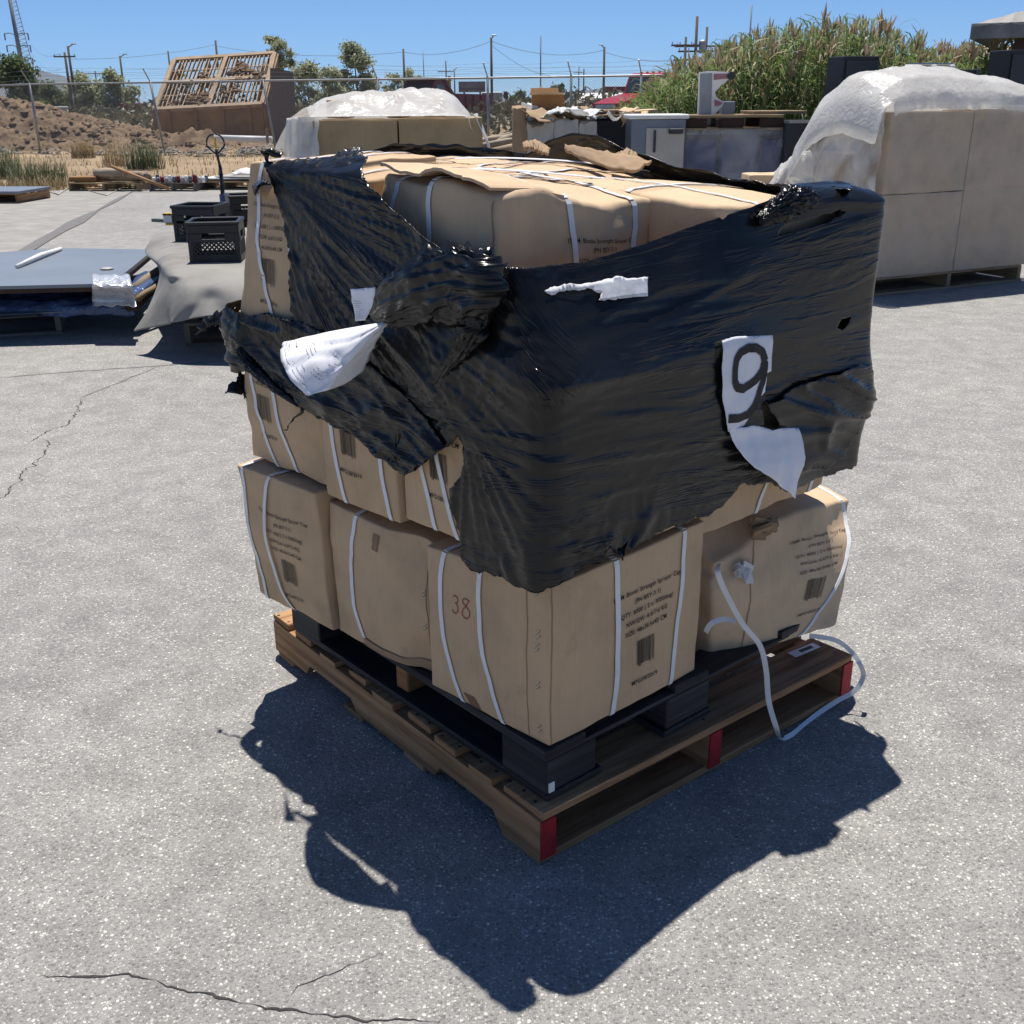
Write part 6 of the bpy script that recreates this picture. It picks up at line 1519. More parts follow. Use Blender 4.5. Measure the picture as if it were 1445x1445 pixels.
# ---- scrap pallets at the edge of the asphalt
def scrap_pallet(label, x0, x1, y, Y, mat='wood_pale'):
    a, b = atZ(x0, y, 0), atZ(x1, y, 0); eR = unit(b - a); return wood_pallet("wooden_pallet", label, V3(a[0], a[1], 0), V3(-eR[1], eR[0], 0), eR, 1.1, np.linalg.norm(b - a), GP, h=.15, mats=(mat,), nb=5, notch=False, detail=False), a, b, eR
t, a, b, eR = scrap_pallet("yellowish pallet with split logs on it at the edge of the asphalt", 98, 196, 270, 21)
ga = "split logs on the yellowish pallet"
for i in range(9):
    p = a + eR * ru(.45, 1.35) + V3(0, ru(.1, .8), .20 + .04 * (i % 4)); d = unit(V3(1, ru(-.5, .5), ru(-.08, .08))); L = ru(.4, .8)
    mb = MB(); r_ = ru(.045, .085); mb.tube([p - d * L / 2, p, p + d * L / 2], [r_, r_ * 1.05, r_ * .9], 9); setp(mb.build("split_log", MT['log'], None, True), "pale split log heaped on the yellowish pallet", "log", ga)
mb = MB(); p = a + eR * .25 + V3(0, .3, .21); mb.box(p, (.5, .45, .09), None, .01); setp(mb.build("timber_block", MT['wood_orange']), "orange timber block on the near end of the yellowish pallet", "timber")
mb = MB(); mb.tube([a + eR * .9 + V3(0, -.05, .45), a + eR * 2.0 + V3(0, -.2, .06)], .03, 7); setp(mb.build("wooden_pole", MT['wood'], None, True), "long pole leaning off the yellowish pallet", "pole")
t, a, b, eR = scrap_pallet("dark pallet carrying a crowd of small cans and jars", 211, 276, 270, 21, 'wood_grey')
gc_ = "small cans on the dark pallet"
for i in range(26):
    p = a + eR * (.08 + .08 * (i % 13) + ru(-.01, .01)) + V3(0, .08 + .25 * (i // 13), .15); r_ = .034; h_ = ru(.09, .14); mb = MB()
    mb.lathe(p, [(r_, 0), (r_, h_ * .85), (r_ * .75, h_ * .92), (r_ * .6, h_)], 9); m_ = ('white', 'steel_box', 'truck_dark', 'offwhite')[i % 4]
    setp(mb.build("small_can", MT[m_], None, True), {'white': "white", 'steel_box': "steel", 'truck_dark': "dark red", 'offwhite': "cream"}[m_] + " can standing in the rows on the dark pallet", "can", gc_ + " " + m_.replace('_', ' '))
t, a, b, eR = scrap_pallet("pale pallet with flat white sheets beside the pallet jack", 278, 352, 268, 21)
for i in range(3):
    mb = MB(); mb.box(a + eR * (.35 + .25 * i) + V3(0, .4, .17 + .03 * i), (.9, .7, .022), np.array(Matrix.Rotation(.15 * i - .1, 3, 'Z')), .004); setp(mb.build("flat_sheet", MT[('wood_pale', 'white', 'offwhite')[i]]), ("bare wooden sheet lowest on the pale pallet", "bright white sheet in the middle of the pale pallet", "cream sheet on top of the pale pallet")[i], "sheet")
def cr2(s, t): return a + eR * (.6 + .5 * s) + V3(0, .3 + .4 * t, .27 + .10 * math.sin(s * 3) * math.sin(t * 3) + .03 * nz(s * 6, t * 6))
setp(sheet_grid("crumpled_bag", cr2, 18, 12, MT['poly_white'], None), "crumpled white bag on the sheets by the pallet jack", "bag")
t, a, b, eR = scrap_pallet("brown pallet with a dark blue sheet at the edge of the picture", -60, 26, 287, 18.5, 'wood')
mb = MB(); mb.box((a + b) / 2 + V3(0, .5, .175), (1.25, 1.1, .045), np.array([eR, V3(-eR[1], eR[0], 0), UP]), .006); setp(mb.build("blue_sheet", MT['sheet']), "dark blue sheet on the brown pallet at the edge of the picture", "sheet")
mb = MB(); L = [atZ(x, y, .01) for x, y in ((68, 270), (82, 275), (95, 266), (120, 268), (150, 276), (175, 264))]; mb.tube(L, .012, 6); setp(mb.build("loose_cable", MT['offwhite'], None, True), "pale cable straggling over the asphalt by the yellowish pallet", "cable")

# ---- clutter behind the stack
mY = 14.0
gj = "cartons and scrap in the middle of the yard"
def low_pallet(label, x0, x1, Y, dep=1.1, mat='wood_grey'):
    a, b = atY(x0, 230, Y), atY(x1, 230, Y); eR = unit((b - a) * V3(1, 1, 0)); O = V3(a[0], Y, 0)
    wood_pallet("wooden_pallet", label, O, V3(-eR[1], eR[0], 0), eR, dep, np.linalg.norm((b - a)[:2]), GP, h=.14, mats=(mat,), nb=5, notch=False, detail=False); return O, eR, V3(-eR[1], eR[0], 0), np.linalg.norm((b - a)[:2])
O, eR, eB, W = low_pallet("pallet under the crushed white sided cartons in the middle of the yard", 724, 842, mY)
zt = atY(780, 166, mY)[2]
for k, (a0, a1, h0, lab, m_) in enumerate(((.0, .16, atY(735, 152, mY)[2], "tall raw edged cardboard piece standing at the end of the crushed cartons", 'card_old'), (.17, .48, zt, "crushed white sided carton beside the tall raw cardboard", 'offwhite'), (.49, .78, zt - .03, "crushed white sided carton in the middle of its pallet", 'offwhite'), (.79, 1.0, zt - .05, "crushed white sided carton at the end near the black bin", 'offwhite'))):
    generic_box("crushed_carton", lab, "carton", quad(O, eR, eB, W * a0, W * a1, 0, .8), .14, h0, m_, gj, 80 + k, (.01, .0, 0, 0, 0, .02), .022, n=14)
def bagf(s, t):
    a = atY(lerp(762, 842, s), 160, mY); return V3(a[0], mY + .0 + .7 * t, zt + .10 * math.sin(PI * s) * math.sin(PI * min(1, t + .25)) + .05 * fbm(s * 7, t * 5, 2) + .04 * abs(nz(s * 14, t * 9, 3)))
setp(sheet_grid("foam_bags", bagf, 50, 26, MT['poly_white'], None), "pile of white crumpled packing foam on the crushed cartons", "packing foam")
p0, p1 = atY(751, 134, mY + .5), atY(795, 134, mY + .5); ob = thing("open_box", "brown open cardboard box with raised lid on top of the crushed cartons", "box", tuple((p0 + p1) / 2))
zb0, zb1 = zt + .0, p0[2]; y0 = mY + .5; w_ = p1[0] - p0[0]
for c_, sz_, nm in ((((p0[0] + p1[0]) / 2, y0, (zb0 + zb1) / 2), (w_, .008, zb1 - zb0), "front_panel"), (((p0[0] + p1[0]) / 2, y0 + .35, (zb0 + zb1) / 2), (w_, .008, zb1 - zb0), "back_panel"), ((p0[0], y0 + .175, (zb0 + zb1) / 2), (.008, .342, zb1 - zb0), "side_panel"), ((p1[0], y0 + .175, (zb0 + zb1) / 2), (.008, .342, zb1 - zb0), "side_panel"), (((p0[0] + p1[0]) / 2, y0 + .175, zb0 + .004), (w_, .34, .008), "bottom")):
    mb = MB(); mb.box(c_, sz_); mb.build(nm, MT['card_orange'], ob)
hl = atY(770, 124, mY + .9)[2] - zb1
mb = MB(); mb.prism([(p0[0] - .02, y0 + .355, zb1), (p1[0] - .25 * w_ * .4, y0 + .355, zb1), (p1[0] - .3 * w_ * .4, y0 + .42, zb1 + hl), (p0[0] - .01, y0 + .42, zb1 + hl)], (0, .007, 0)); mb.build("lid_flap", MT['card_orange'], ob)
mb = MB(); mb.prism([(p0[0], y0 - .004, zb1), (p1[0], y0 - .004, zb1), (p1[0], y0 - .12, zb1 + .02), (p0[0], y0 - .12, zb1 + .02)], (0, 0, .007)); mb.build("lid_flap", MT['card_b'], ob)
gs = "bent cardboard scraps strewn over the crushed cartons"
for i in range(22):
    x = ru(728, 905); y = ru(152, 172); p = atY(x, y, mY + ru(-.05, .7)); w, d = ru(.15, .45), ru(.12, .35); rz, rx_, k_ = ru(0, 3.1), ru(-.5, .5), ru(-.12, .12); p[2] = min(p[2], zt + .10)
    mrot = np.array(Matrix.Rotation(rz, 3, 'Z') @ Matrix.Rotation(rx_, 3, 'X'))
    fz = lambda s, t: p + mrot @ V3((s - .5) * w, (t - .5) * d, k_ * (2 * s - 1) ** 2 + .02 * nz(s * 4, t * 4, i))
    setp(sheet_grid("cardboard_scrap", fz, 8, 8, MT[('card_b', 'card_old', 'card', 'offwhite', 'poly_white')[i % 5]], None, .006), "bent scrap strewn over the crushed cartons and bin in the yard", "cardboard scrap", gs)
# flattened cardboard stack beside
O, eR, eB, W = low_pallet("pallet under the dark bin and the flattened cardboard", 836, 892, mY + .6)
zf_ = atY(870, 162, mY + .6)[2]
mb = MB(); mb.box(O + eR * W / 2 + eB * .45 + UP * (.14 + (zf_ - .14) / 2 - .02), (W, .9, zf_ - .2), np.array([eR, eB, UP]), .02); bn = mb.build("dark_bin", MT['black_metal']); setp(bn, "black bin under the flattened cardboard beside the steel range", "bin")
for k, (x0, x1, y, m_) in enumerate(((832, 888, 162, 'card_b'), (842, 884, 157, 'card_old'), (876, 928, 158, 'card_b'))):
    a, b = atY(x0, y, mY + .6), atY(x1, y, mY + .6); mb = MB(); mb.box(V3((a[0] + b[0]) / 2, mY + 1.0, a[2]), (b[0] - a[0], .9, .03), np.array(Matrix.Rotation(.06 * k - .05, 3, 'Y')), .004); setp(mb.build("flattened_cardboard", MT[m_]), ("flattened pale cardboard lying on the black bin", "small brown flattened cardboard on top of the black bin", "flattened cardboard reaching over the old steel range")[k], "cardboard", "flattened cardboard on the bin")
# old range / appliance
O, eR, eB, W = low_pallet("pallet under the old steel range", 890, 966, 13.0, .8)
za = atY(925, 168, 13.0)[2]; ra = thing("steel_range", "old steel sided range with cream doors and handle behind the stack", "appliance", tuple(O + eR * W / 2))
AX3 = np.array([eR, eB, UP])
mb = MB(); mb.box(O + eR * W / 2 + eB * .36 + UP * (.14 + (za - .14) / 2), (W, .7, za - .14), AX3, .01); mb.build("body", MT['steel_box'], ra)
mb = MB(); mb.box(O + eR * (W * .62) + eB * (-.008) + UP * (.14 + (za - .14) * .66), (W * .7, .03, (za - .14) * .52), AX3, .006); d = mb.build("door", MT['offwhite'], ra)
mb = MB(); mb.box(O + eR * (W * .62) + eB * (-.008) + UP * (.14 + (za - .14) * .2), (W * .7, .03, (za - .14) * .34), AX3, .006); mb.build("door", MT['offwhite'], ra)
mb = MB(); mb.tube([O + eR * W * .42 - eB * .045 + UP * (za - .12), O + eR * W * .42 - eB * .045 + UP * (za - .36)], .014, 8); mb.build("handle", MT['steel_dark'], d)
mb = MB(); mb.box(O + eR * (W * .8) - eB * .05 + UP * (za - .13), (W * .26, .07, .06), AX3, .008); mb.build("latch", MT['steel_dark'], ra)
mb = MB(); mb.box(O + eR * W / 2 + eB * .36 + UP * (za + .025), (W + .06, .76, .05), AX3, .012); mb.build("top", MT['white'], ra)
# plastic draped bins with a pallet of machinery on top
O, eR, eB, W = low_pallet("pallet under the blue bins draped with plastic", 958, 1128, 13.2, 1.1)
zb_ = atY(1040, 186, 13.2)[2]
for k in range(3):
    t = thing("blue_bin", ("blue bin under the draped plastic at the end by the steel range", "blue bin in the middle under the draped plastic", "blue bin under the draped plastic at the end by the tall hooded load")[k], "bin", tuple(O + eR * W * (k + .5) / 3), 0, "blue bins under draped plastic")
    mb = MB(); mb.box(O + eR * W * (k + .5) / 3 + eB * .45 + UP * (.15 + (zb_ - .2) / 2), (W / 3 - .05, .85, zb_ - .22), AX3, .02); mb.build("body", MT['blue_box'], t)
    mb = MB(); mb.box(O + eR * W * (k + .5) / 3 + eB * .45 + UP * (zb_ - .06), (W / 3 - .02, .9, .06), AX3, .015); mb.build("rim", MT['dark_panel'], t)
def drf(s, t):
    a = lerp(-.12, W + .1, s); z = lerp(zb_ + .03, .35 + .2 * nz(s * 3, 1), t); return O + eR * (a + .06 * nz(s * 5 + t * 2, t)) + eB * (-.05 - .22 * t * abs(nz(s * 4.2, 6)) * 2 - .06 * fold(nz(s * 8 + t * 1.5, t * .6, 8)) + .04) + UP * z
setp(sheet_grid("draped_plastic", drf, 70, 30, MT['poly_folds'], None), "clear plastic sheet hanging in folds in front of the blue bins", "plastic sheet")
for k, (x0, x1, y0_, y1_) in enumerate(((921, 962, 190, 232), (1046, 1122, 224, 258))):
    pass
def heapf(x0, x1, ytop, Y, dep, seed, skew):
    a, b = atY(x0, ytop, Y), atY(x1, ytop, Y); h = a[2]
    def f_(s, t):
        k = s if skew > 0 else 1 - s
        q = (sm(0, .75, k) * .75 + .25 * sm(0, .2, k)) * sm(1.0, .93, k) * sm(0, .12, t) * (1 - .25 * t) * sm(1, .9, t)
        return V3(lerp(a[0], b[0], s) + .04 * nz(s * 4, t * 4, seed), Y - .3 + dep * t, .03 + h * q * (1 + .05 * nz(s * 5, t * 4, seed)) + q * .05 * fsh(nz(s * 3.2 + t * 2.2, t * 1.5, seed)) + q * .03 * fsh(nz(s * 6 - t * 3, t * 2, seed)))
    return f_
setp(sheet_grid("wrapped_bundle", heapf(1030, 1150, 221, 10.3, 1.0, 3, 1), 60, 36, MT['poly'], None), "low bundle under white plastic beside the tall hooded load", "plastic bundle")
pa = atY(1040, 226, 10.4); generic_box("low_carton", "beige carton inside the low white plastic bundle", "carton", quad(V3(pa[0] + .12, 10.35, 0), V3(1, 0, 0), V3(0, 1, 0), 0, .42, 0, .4), .02, pa[2] - .13, 'card_b', None, 91)
# pallet standing on the bins
pz = zb_ + .02; ta, tb = atY(962, 180, 13.2), atY(1104, 180, 13.2); ztop = atY(1030, 164, 13.2)[2]
lp = thing("loaded_pallet", "thin edged wooden pallet lying on the draped blue bins", "pallet", (((ta[0] + tb[0]) / 2), 13.7, pz), 0, GP)
for zz, nm in ((pz + .01, "bottom_board"), (ztop, "deck_board")):
    for k in range(4):
        mb = MB(); mb.box(((ta[0] + tb[0]) / 2, 13.22 + .29 * k, zz), (tb[0] - ta[0], .11, .03), None, .003); mb.build(nm, MT['wood_pale'], lp)
for k in range(3):
    for j in range(2):
        x = lerp(ta[0] + .12, tb[0] - .12, k / 2); mb = MB(); mb.box((x, 13.24 + .85 * j, (pz + ztop) / 2), (.26 if k else .34, .10, ztop - pz - .05), None, .004); mb.build("block", MT['brown'], lp)
for k in range(9):
    x = lerp(ta[0] + .45, tb[0] - .5, k / 8); mb = MB(); mb.box((x, 13.45, (pz + ztop) / 2 + .0), (.045, .5, ztop - pz - .06), None, .004); mb.build("slat", MT['brown'], lp)
a, b = atY(1066, 159, 13.4), atY(1142, 159, 13.4); mb = MB(); mb.box(((a[0] + b[0]) / 2, 13.9, a[2]), (b[0] - a[0], .8, .035), None, .004); setp(mb.build("flat_board", MT['wood_pale']), "pale flat board over the end of the pallet on the blue bins", "board")
O2, eR2, eB2, W2 = low_pallet("pallet under the dark bin wrapped in plastic by the hooded load", 1106, 1150, 13.0)
zz = atY(1125, 170, 13.0)[2]; mb = MB(); mb.box(O2 + eR2 * W2 / 2 + eB2 * .4 + UP * (.14 + (zz - .14) / 2), (W2, .8, zz - .14), None, .03); setp(mb.build("dark_bin", MT['dark_panel']), "dark plastic wrapped bin between the blue bins and the hooded load", "bin")
# upright wrapped display
uw = thing("wrapped_display", "tall upright display wrapped in pale film with pinkish red patches, standing against the reeds", "display", tuple(atY(1005, 165, 13.7)))
zt_u = atY(1000, 101, 13.7)[2]; zb_u = ztop + .01
def upt(x, y): return atY(x, y, 13.6)
prof = [(984, 178), (1008, 178), (1012, 158), (1019, 150), (1022, 144), (1011, 137), (1009, 130), (1018, 120), (1028, 113), (1035, 108), (1034, 103), (1020, 101), (1000, 100), (987, 102)]
P3 = [upt(*q) for q in prof]; zmin = ztop + .015
P3 = [V3(p[0], p[1], max(p[2], zmin)) for p in P3]
mb = MB(); mb.prism(P3, V3(.05, .36, 0)); mb.build("body", MT['poly_white'], uw)
mb = MB(); mb.prism([upt(*q) - V3(0, .012, 0) for q in ((986, 176), (1003, 176), (1005, 103), (988, 104))], V3(0, .012, 0)); mb.build("side_panel", MT['galv'], uw)
for q in (((1007, 104), (1030, 104), (1026, 111), (1007, 113)), ((1008, 140), (1020, 145), (1016, 149), (1008, 150))):
    mb = MB(); mb.prism([upt(*w) - V3(0, .014, 0) for w in q], V3(0, .013, 0)); mb.build("red_patch", MT['pink'], uw)
mb = MB(); c_ = upt(1031, 107); mb.tube([c_ - V3(0, .05, 0), c_ + V3(0, .4, 0)], .045, 14); mb.build("round_end", MT['steel_dark'], uw)
mb = MB(); mb.box(upt(1031, 158) + V3(.05, .5, 0), (.16, .2, .24), None, .01); setp(mb.build("grey_box", MT['steel_box']), "small grey box behind the upright wrapped display", "box")
# driftwood heap
lg = "driftwood logs in the heap by the fence"
for i in range(34):
    x = ru(676, 742); k = (x - 676) / 66; a = atY(x, 190, 25 + ru(-1, 1)); z = ru(.05, .35 + 1.15 * k); L = ru(.8, 2.0); d = unit(V3(1, ru(-.6, .6), ru(.05, .5))); r_ = ru(.045, .12); p = V3(a[0], a[1], max(z, r_))
    q = [p - d * L / 2, p - d * L * .15 + V3(0, 0, ru(-.03, .05)), p + d * L * .2, p + d * L / 2]
    for e in q: e[2] = max(e[2], .03)
    mb = MB(); mb.tube(q, [r_ * .8, r_ * 1.1, r_, r_ * .6], 8); setp(mb.build("driftwood_log", MT['log'], None, True), "bleached driftwood log in the heap beyond the crushed cartons", "log", lg)
v = []; f = []
for _ in range(1500):
    x = ru(676, 735); y_ = ru(23.0, 24.2); a = atY(x, 190, y_); blade(v, f, V3(a[0], y_, 0), ru(.35, .75), ru(.05, .2), .03, 2)
setp(mobj("straw", v, f, MT['straw']), kind='stuff')

# ---- reeds
v = []; f = []; fm = []
def strip(pts, ws, side, mi):
    o = len(v)
    for p, w in zip(pts, ws): v.append(p - side * w); v.append(p + side * w)
    for i in range(len(pts) - 1): f.append((o + 2 * i, o + 2 * i + 1, o + 2 * i + 3, o + 2 * i + 2)); fm.append(mi)
def reed_top(x):
    return pl([880, 905, 925, 945, 970, 1000, 1040, 1080, 1130, 1180, 1230, 1262, 1290, 1330, 1365, 1400, 1445, 1500], [158, 140, 122, 108, 96, 76, 62, 48, 36, 36, 44, 62, 74, 82, 72, 74, 70, 70], x)
for i in range(3600):
    y_ = 20 + 7.5 * rnd() ** 1.1; x = ru(884, 1500)
    top = atY(x, reed_top(x), 23.0)[2]; top = max(.5, top * ru(.60, 1.02) + (y_ - 20) * .02)
    a = atY(x, 150, y_); p = V3(a[0], y_, 0); az = rnd() * 2 * PI; ln = V3(ru(-.25, .25), ru(-.2, .2), 0)
    side = unit(V3(math.cos(az), math.sin(az) * .4, 0)); st = lambda t: p + UP * top * t + ln * t * t
    dry = rnd() < .12; mi = 1 if dry else 0
    strip([st(0), st(.5), st(1)], [.012, .010, .005], side, mi)
    for k in range(random.randint(5, 8)):
        t = ru(.15, .98); b0 = st(t); az2 = rnd() * 2 * PI; d = V3(math.cos(az2), math.sin(az2), 0); L = ru(.35, .75) * (1.1 - .45 * t); sd = V3(-d[1], d[0], .25); up = ru(.5, 1.3)
        strip([b0, b0 + d * L * .35 + UP * L * .4 * up, b0 + d * L * .75 + UP * L * .5 * up, b0 + d * L * 1.05 + UP * L * (.5 * up - .3)], [.011, .019, .013, .001], sd, mi if rnd() < .85 else 1)
    if rnd() < .13 and top > 1.8:
        for k in range(7):
            b0 = st(1) - UP * .05; d = V3(ru(-.10, .14), ru(-.08, .08), ru(.12, .34)); strip([b0, b0 + d * .6, b0 + d], [.012, .022, .004], V3(d[2], 0, -d[0]) * 3, 2)
setp(mobj("reeds", v, f, None, mats=[MT['reed_leaf'], MT['reed_dry'], MT['plume']], fm=fm), kind='stuff')

# ---- trees and scrub
def crown_mesh(cx, cy, z0, z1, rx, n, m, leaf, name, parent, seed, clumps=26, tall=1.0):
    v = []; f = []; rs = random.Random(seed); cl = []
    for _ in range(clumps):
        a = rs.random() * 2 * PI; h = rs.random(); r = rx * (math.sin(PI * (.12 + .80 * h)) ** .8) * math.sqrt(rs.random())
        cl.append((cx + r * math.cos(a), cy + r * math.sin(a) * .8, lerp(z0, z1, h), rx * rs.uniform(.16, .36)))
    for _ in range(n):
        c_ = rs.choice(cl); u = [rs.gauss(0, .62) for _ in range(3)]
        p = np.array(c_[:3]) + np.array(u) * c_[3] * np.array([1, 1, .8 * tall]); s_ = leaf * rs.uniform(.5, 1.3)
        a, b = np.array([rs.gauss(0, 1) for _ in range(3)]), np.array([rs.gauss(0, 1) for _ in range(3)]); a /= np.linalg.norm(a); b -= a * (a @ b); b /= np.linalg.norm(b)
        o = len(v); v += [p - a * s_, p - b * s_ * .5, p + a * s_, p + b * s_ * .5]; f.append((o, o + 1, o + 2, o + 3))
    return mobj(name, v, f, MT[m], parent)
def tree(label, x, yb, ytop, Y, wpx, m, n=2600, seed=1, trunk=.35, grp="trees beyond the fence", leaf=.16, clumps=26, cat="tree", name="tree"):
    p = atY(x, ytop, Y); h = p[2]; w = atY(x + wpx / 2, ytop, Y)[0] - p[0]; t = thing(name, label, cat, (p[0], Y, 0), 0, grp)
    mb = MB(); tz_ = h * trunk
    mb.tube([(p[0], Y, -.1), (p[0] + .1, Y, tz_), (p[0] - .05, Y, h * .75)], [.05 * h ** .7, .035 * h ** .7, .012 * h ** .6], 7)
    for k in range(5):
        a = rnd() * 2 * PI; mb.tube([(p[0], Y, tz_ * ru(.6, 1.3)), (p[0] + w * .6 * math.cos(a), Y + w * .5 * math.sin(a), h * ru(.55, .85))], [.02 * h ** .7, .006 * h ** .6], 5)
    mb.build("trunk", MT['bark'], t, True)
    crown_mesh(p[0], Y, h * trunk * .75, h * .97, w, int(n * 2.2), m, leaf * .62, "crown", t, seed, clumps)
    return t
tree("pale green tree rising above the top of the soil screen", 387, 150, 48, 95, 44, 'leaf', 2200, 1, .45, leaf=.22)
tree("tall pale green tree to the right of the soil screen", 500, 150, 63, 95, 54, 'leaf', 4200, 2, .18, leaf=.22, clumps=40)
tree("grey green tree just right of the soil screen's wing wall", 432, 150, 92, 85, 56, 'leaf', 3000, 3, .1, leaf=.2)
tree("low grey green bush between the two taller pale trees", 464, 150, 96, 80, 46, 'leaf', 2200, 4, .1, leaf=.2)
tree("dark drooping tree at the edge of the picture behind the soil heap", 14, 160, 84, 70, 76, 'leaf_dark', 4200, 5, .12, leaf=.2, clumps=40)
tree("rounded olive tree under the twin wooden poles", 118, 160, 104, 80, 60, 'leaf', 3000, 6, .1, leaf=.2)
tree("olive tree between the twin poles and the soil screen", 162, 160, 101, 80, 56, 'leaf', 3000, 7, .1, leaf=.2)
tree("low dark tree between the soil heap and the olive trees", 66, 165, 118, 75, 62, 'leaf_dark', 2600, 8, .08, leaf=.2)
tree("small tree behind the cab of the maroon truck", 578, 150, 97, 120, 34, 'leaf', 1500, 9, .2, leaf=.25)
tree("small dark tree right behind the open brown box", 788, 150, 118, 110, 30, 'leaf_dark', 1300, 10, .2, leaf=.22)
tree("low rounded bush in the gap before the open brown box", 730, 152, 131, 100, 34, 'leaf_dark', 1300, 11, .08, leaf=.2, cat="bush", name="bush")
tree("sparse pale tree between the pale tree and the maroon truck", 555, 150, 104, 110, 34, 'leaf', 900, 12, .25, leaf=.22)
v = []; f = []
for i in range(15000):
    Y = 48 + 60 * rnd() ** 1.5; x = ru(-60, 1010); a = atY(x, 150, Y)
    if x < 215 and Y < 55: continue
    h = (1.0 + 1.3 * max(0, fbm(a[0] * .12, Y * .12, 3) + .25)) * rnd() ** .6; p = V3(a[0], Y, h * .95 + .05); s_ = ru(.10, .26)
    aa, bb = np.array([random.gauss(0, 1) for _ in range(3)]), np.array([random.gauss(0, 1) for _ in range(3)]); aa /= np.linalg.norm(aa); bb -= aa * (aa @ bb); bb /= np.linalg.norm(bb)
    o = len(v); v += [p - aa * s_, p - bb * s_ * .5, p + aa * s_, p + bb * s_ * .5]; f.append((o, o + 1, o + 2, o + 3))
setp(mobj("scrub", v, f, MT['scrub']), kind='stuff')

# ---- vehicles beyond the fence
def wheel(parent, c, r, w, ax=(0, 1, 0)):
    mb = MB(); mb.lathe(np.array(c) - np.array(ax) * w / 2, [(r * .62, 0), (r * .93, .0), (r, w * .15), (r, w * .85), (r * .93, w), (r * .62, w)], 22, ax); wh = mb.build("wheel", MT['rubber'], parent, True)
    mb = MB(); mb.lathe(np.array(c) - np.array(ax) * (w / 2 + .01), [(r * .6, 0), (r * .55, .04), (r * .2, .05), (.02, .03)], 16, ax); mb.build("rim", MT['chrome'], wh)
def truck(name, label, x, y, Y, paint, k=1.0, dump=False, turn=0):
    """bonneted lorry facing left; (x, y) is where the top of the cab stands in the picture"""
    o = atY(x, y, Y); ht = o[2]; t = thing(name, label, "truck", (o[0], Y, 0)); X = lambda a, b, c_: (o[0] + a * k, Y + b * k, c_ * k)
    s = ht / (2.9 * k)
    mb = MB()
    for y0 in (-1.0,):
        prof = [(-1.0, 1.15), (.9, 1.15), (.9, 2.85), (-.35, 2.9), (-.62, 2.75), (-.95, 2.0)]
        mb.prism([X(a, -1.0, b * s) for a, b in prof], (0, 2.0 * k, 0))
    mb.build("cab", MT[paint], t)
    mb = MB(); mb.prism([X(a, -.92, b * s) for a, b in ((-3.0, 1.0), (-1.0, 1.0), (-1.0, 2.0), (-2.2, 1.78), (-2.95, 1.55))], (0, 1.84 * k, 0)); mb.build("hood", MT[paint], t)
    mb = MB(); mb.prism([X(a, -.85, b * s) for a, b in ((-.66, 2.70), (-.97, 2.03), (-1.0, 2.03), (-.70, 2.72))], (0, 1.7 * k, 0)); mb.build("windshield", MT['glass'], t)
    mb = MB(); mb.prism([X(a, -1.012, b * s) for a, b in ((-.78, 2.05), (.45, 2.05), (.45, 2.65), (-.5, 2.65))], (0, .02, 0)); mb.build("side_window", MT['glass'], t)
    mb = MB(); mb.prism([X(a, -1.12, b * s) for a, b in ((-2.75, .75), (-2.6, 1.2), (-2.2, 1.42), (-1.7, 1.38), (-1.3, 1.05), (-1.2, .75), (-1.45, .8), (-1.7, 1.1), (-2.2, 1.12), (-2.5, .8))], (0, .35 * k, 0)); mb.build("fender", MT[paint], t)
    mb = MB(); mb.box(X(-3.02, 0, 1.2 * s), (.06 * k, 1.3 * k, .6 * k), None, .01); mb.build("grille", MT['chrome'], t)
    mb = MB(); mb.box(X(-3.05, 0, .7 * s), (.2 * k, 2.1 * k, .3 * k), None, .02); mb.build("bumper", MT['chrome'], t)
    for b in (-.8, .8):
        mb = MB(); mb.box(X(-2.98, b, 1.15 * s), (.1 * k, .25 * k, .2 * k), None, .02); mb.build("headlight", MT['white'], t)
    for b in (-.6, -.2, .2, .6):
        mb = MB(); mb.box(X(-.2, b, 2.94 * s), (.12 * k, .1 * k, .07 * k), None, .01); mb.build("roof_light", MT['yellow'], t)
    mb = MB(); mb.tube([X(-.85, -1.25, 2.6 * s), X(-.85, -1.25, 1.95 * s)], .07 * k, 8); mb.build("mirror", MT['steel_dark'], t)
    mb = MB(); mb.tube([X(1.05, -.95, 1.2 * s), X(1.05, -.95, 3.1 * s)], .09 * k, 10); mb.build("exhaust", MT['yellow' if dump else 'chrome'], t)
    mb = MB(); mb.box(X(1.6, 0, .95 * s), (6.6 * k, .9 * k, .25 * k), None, .02); mb.build("chassis", MT['steel_dark'], t)
    if dump:
        mb = MB(); mb.prism([X(a, -1.1, b * s) for a, b in ((1.3, 1.15), (5.4, 1.15), (5.5, 2.15), (1.3, 2.2), (.4, 3.02), (-1.3, 3.02), (-1.3, 2.96), (.3, 2.94), (1.15, 2.1))], (0, 2.2 * k, 0)); mb.build("dump_body", MT[paint], t)
        for i in range(5):
            mb = MB(); mb.box(X(1.7 + .85 * i, -1.13, 1.65 * s), (.1 * k, .08 * k, .95 * s * k), None, .01); mb.build("body_rib", MT[paint], t)
    for a in ((-2.0, 2.6, 3.7) if dump else (-2.0, 3.4, 4.5)):
        for b in (-.95, .95): wheel(t, X(a, b, .52), .52 * k, .3 * k)
    t.rotation_euler = (0, 0, math.radians(turn))
    return t
truck("dump_truck", "maroon dump truck beyond the fence behind the sheeted cartons", 600, 113, 55, 'truck_dark', .84, True, 60)
truck("semi_truck", "bright red bonneted semi truck at the edge of the reeds", 922, 103, 50, 'truck_red', .92, False, 38)
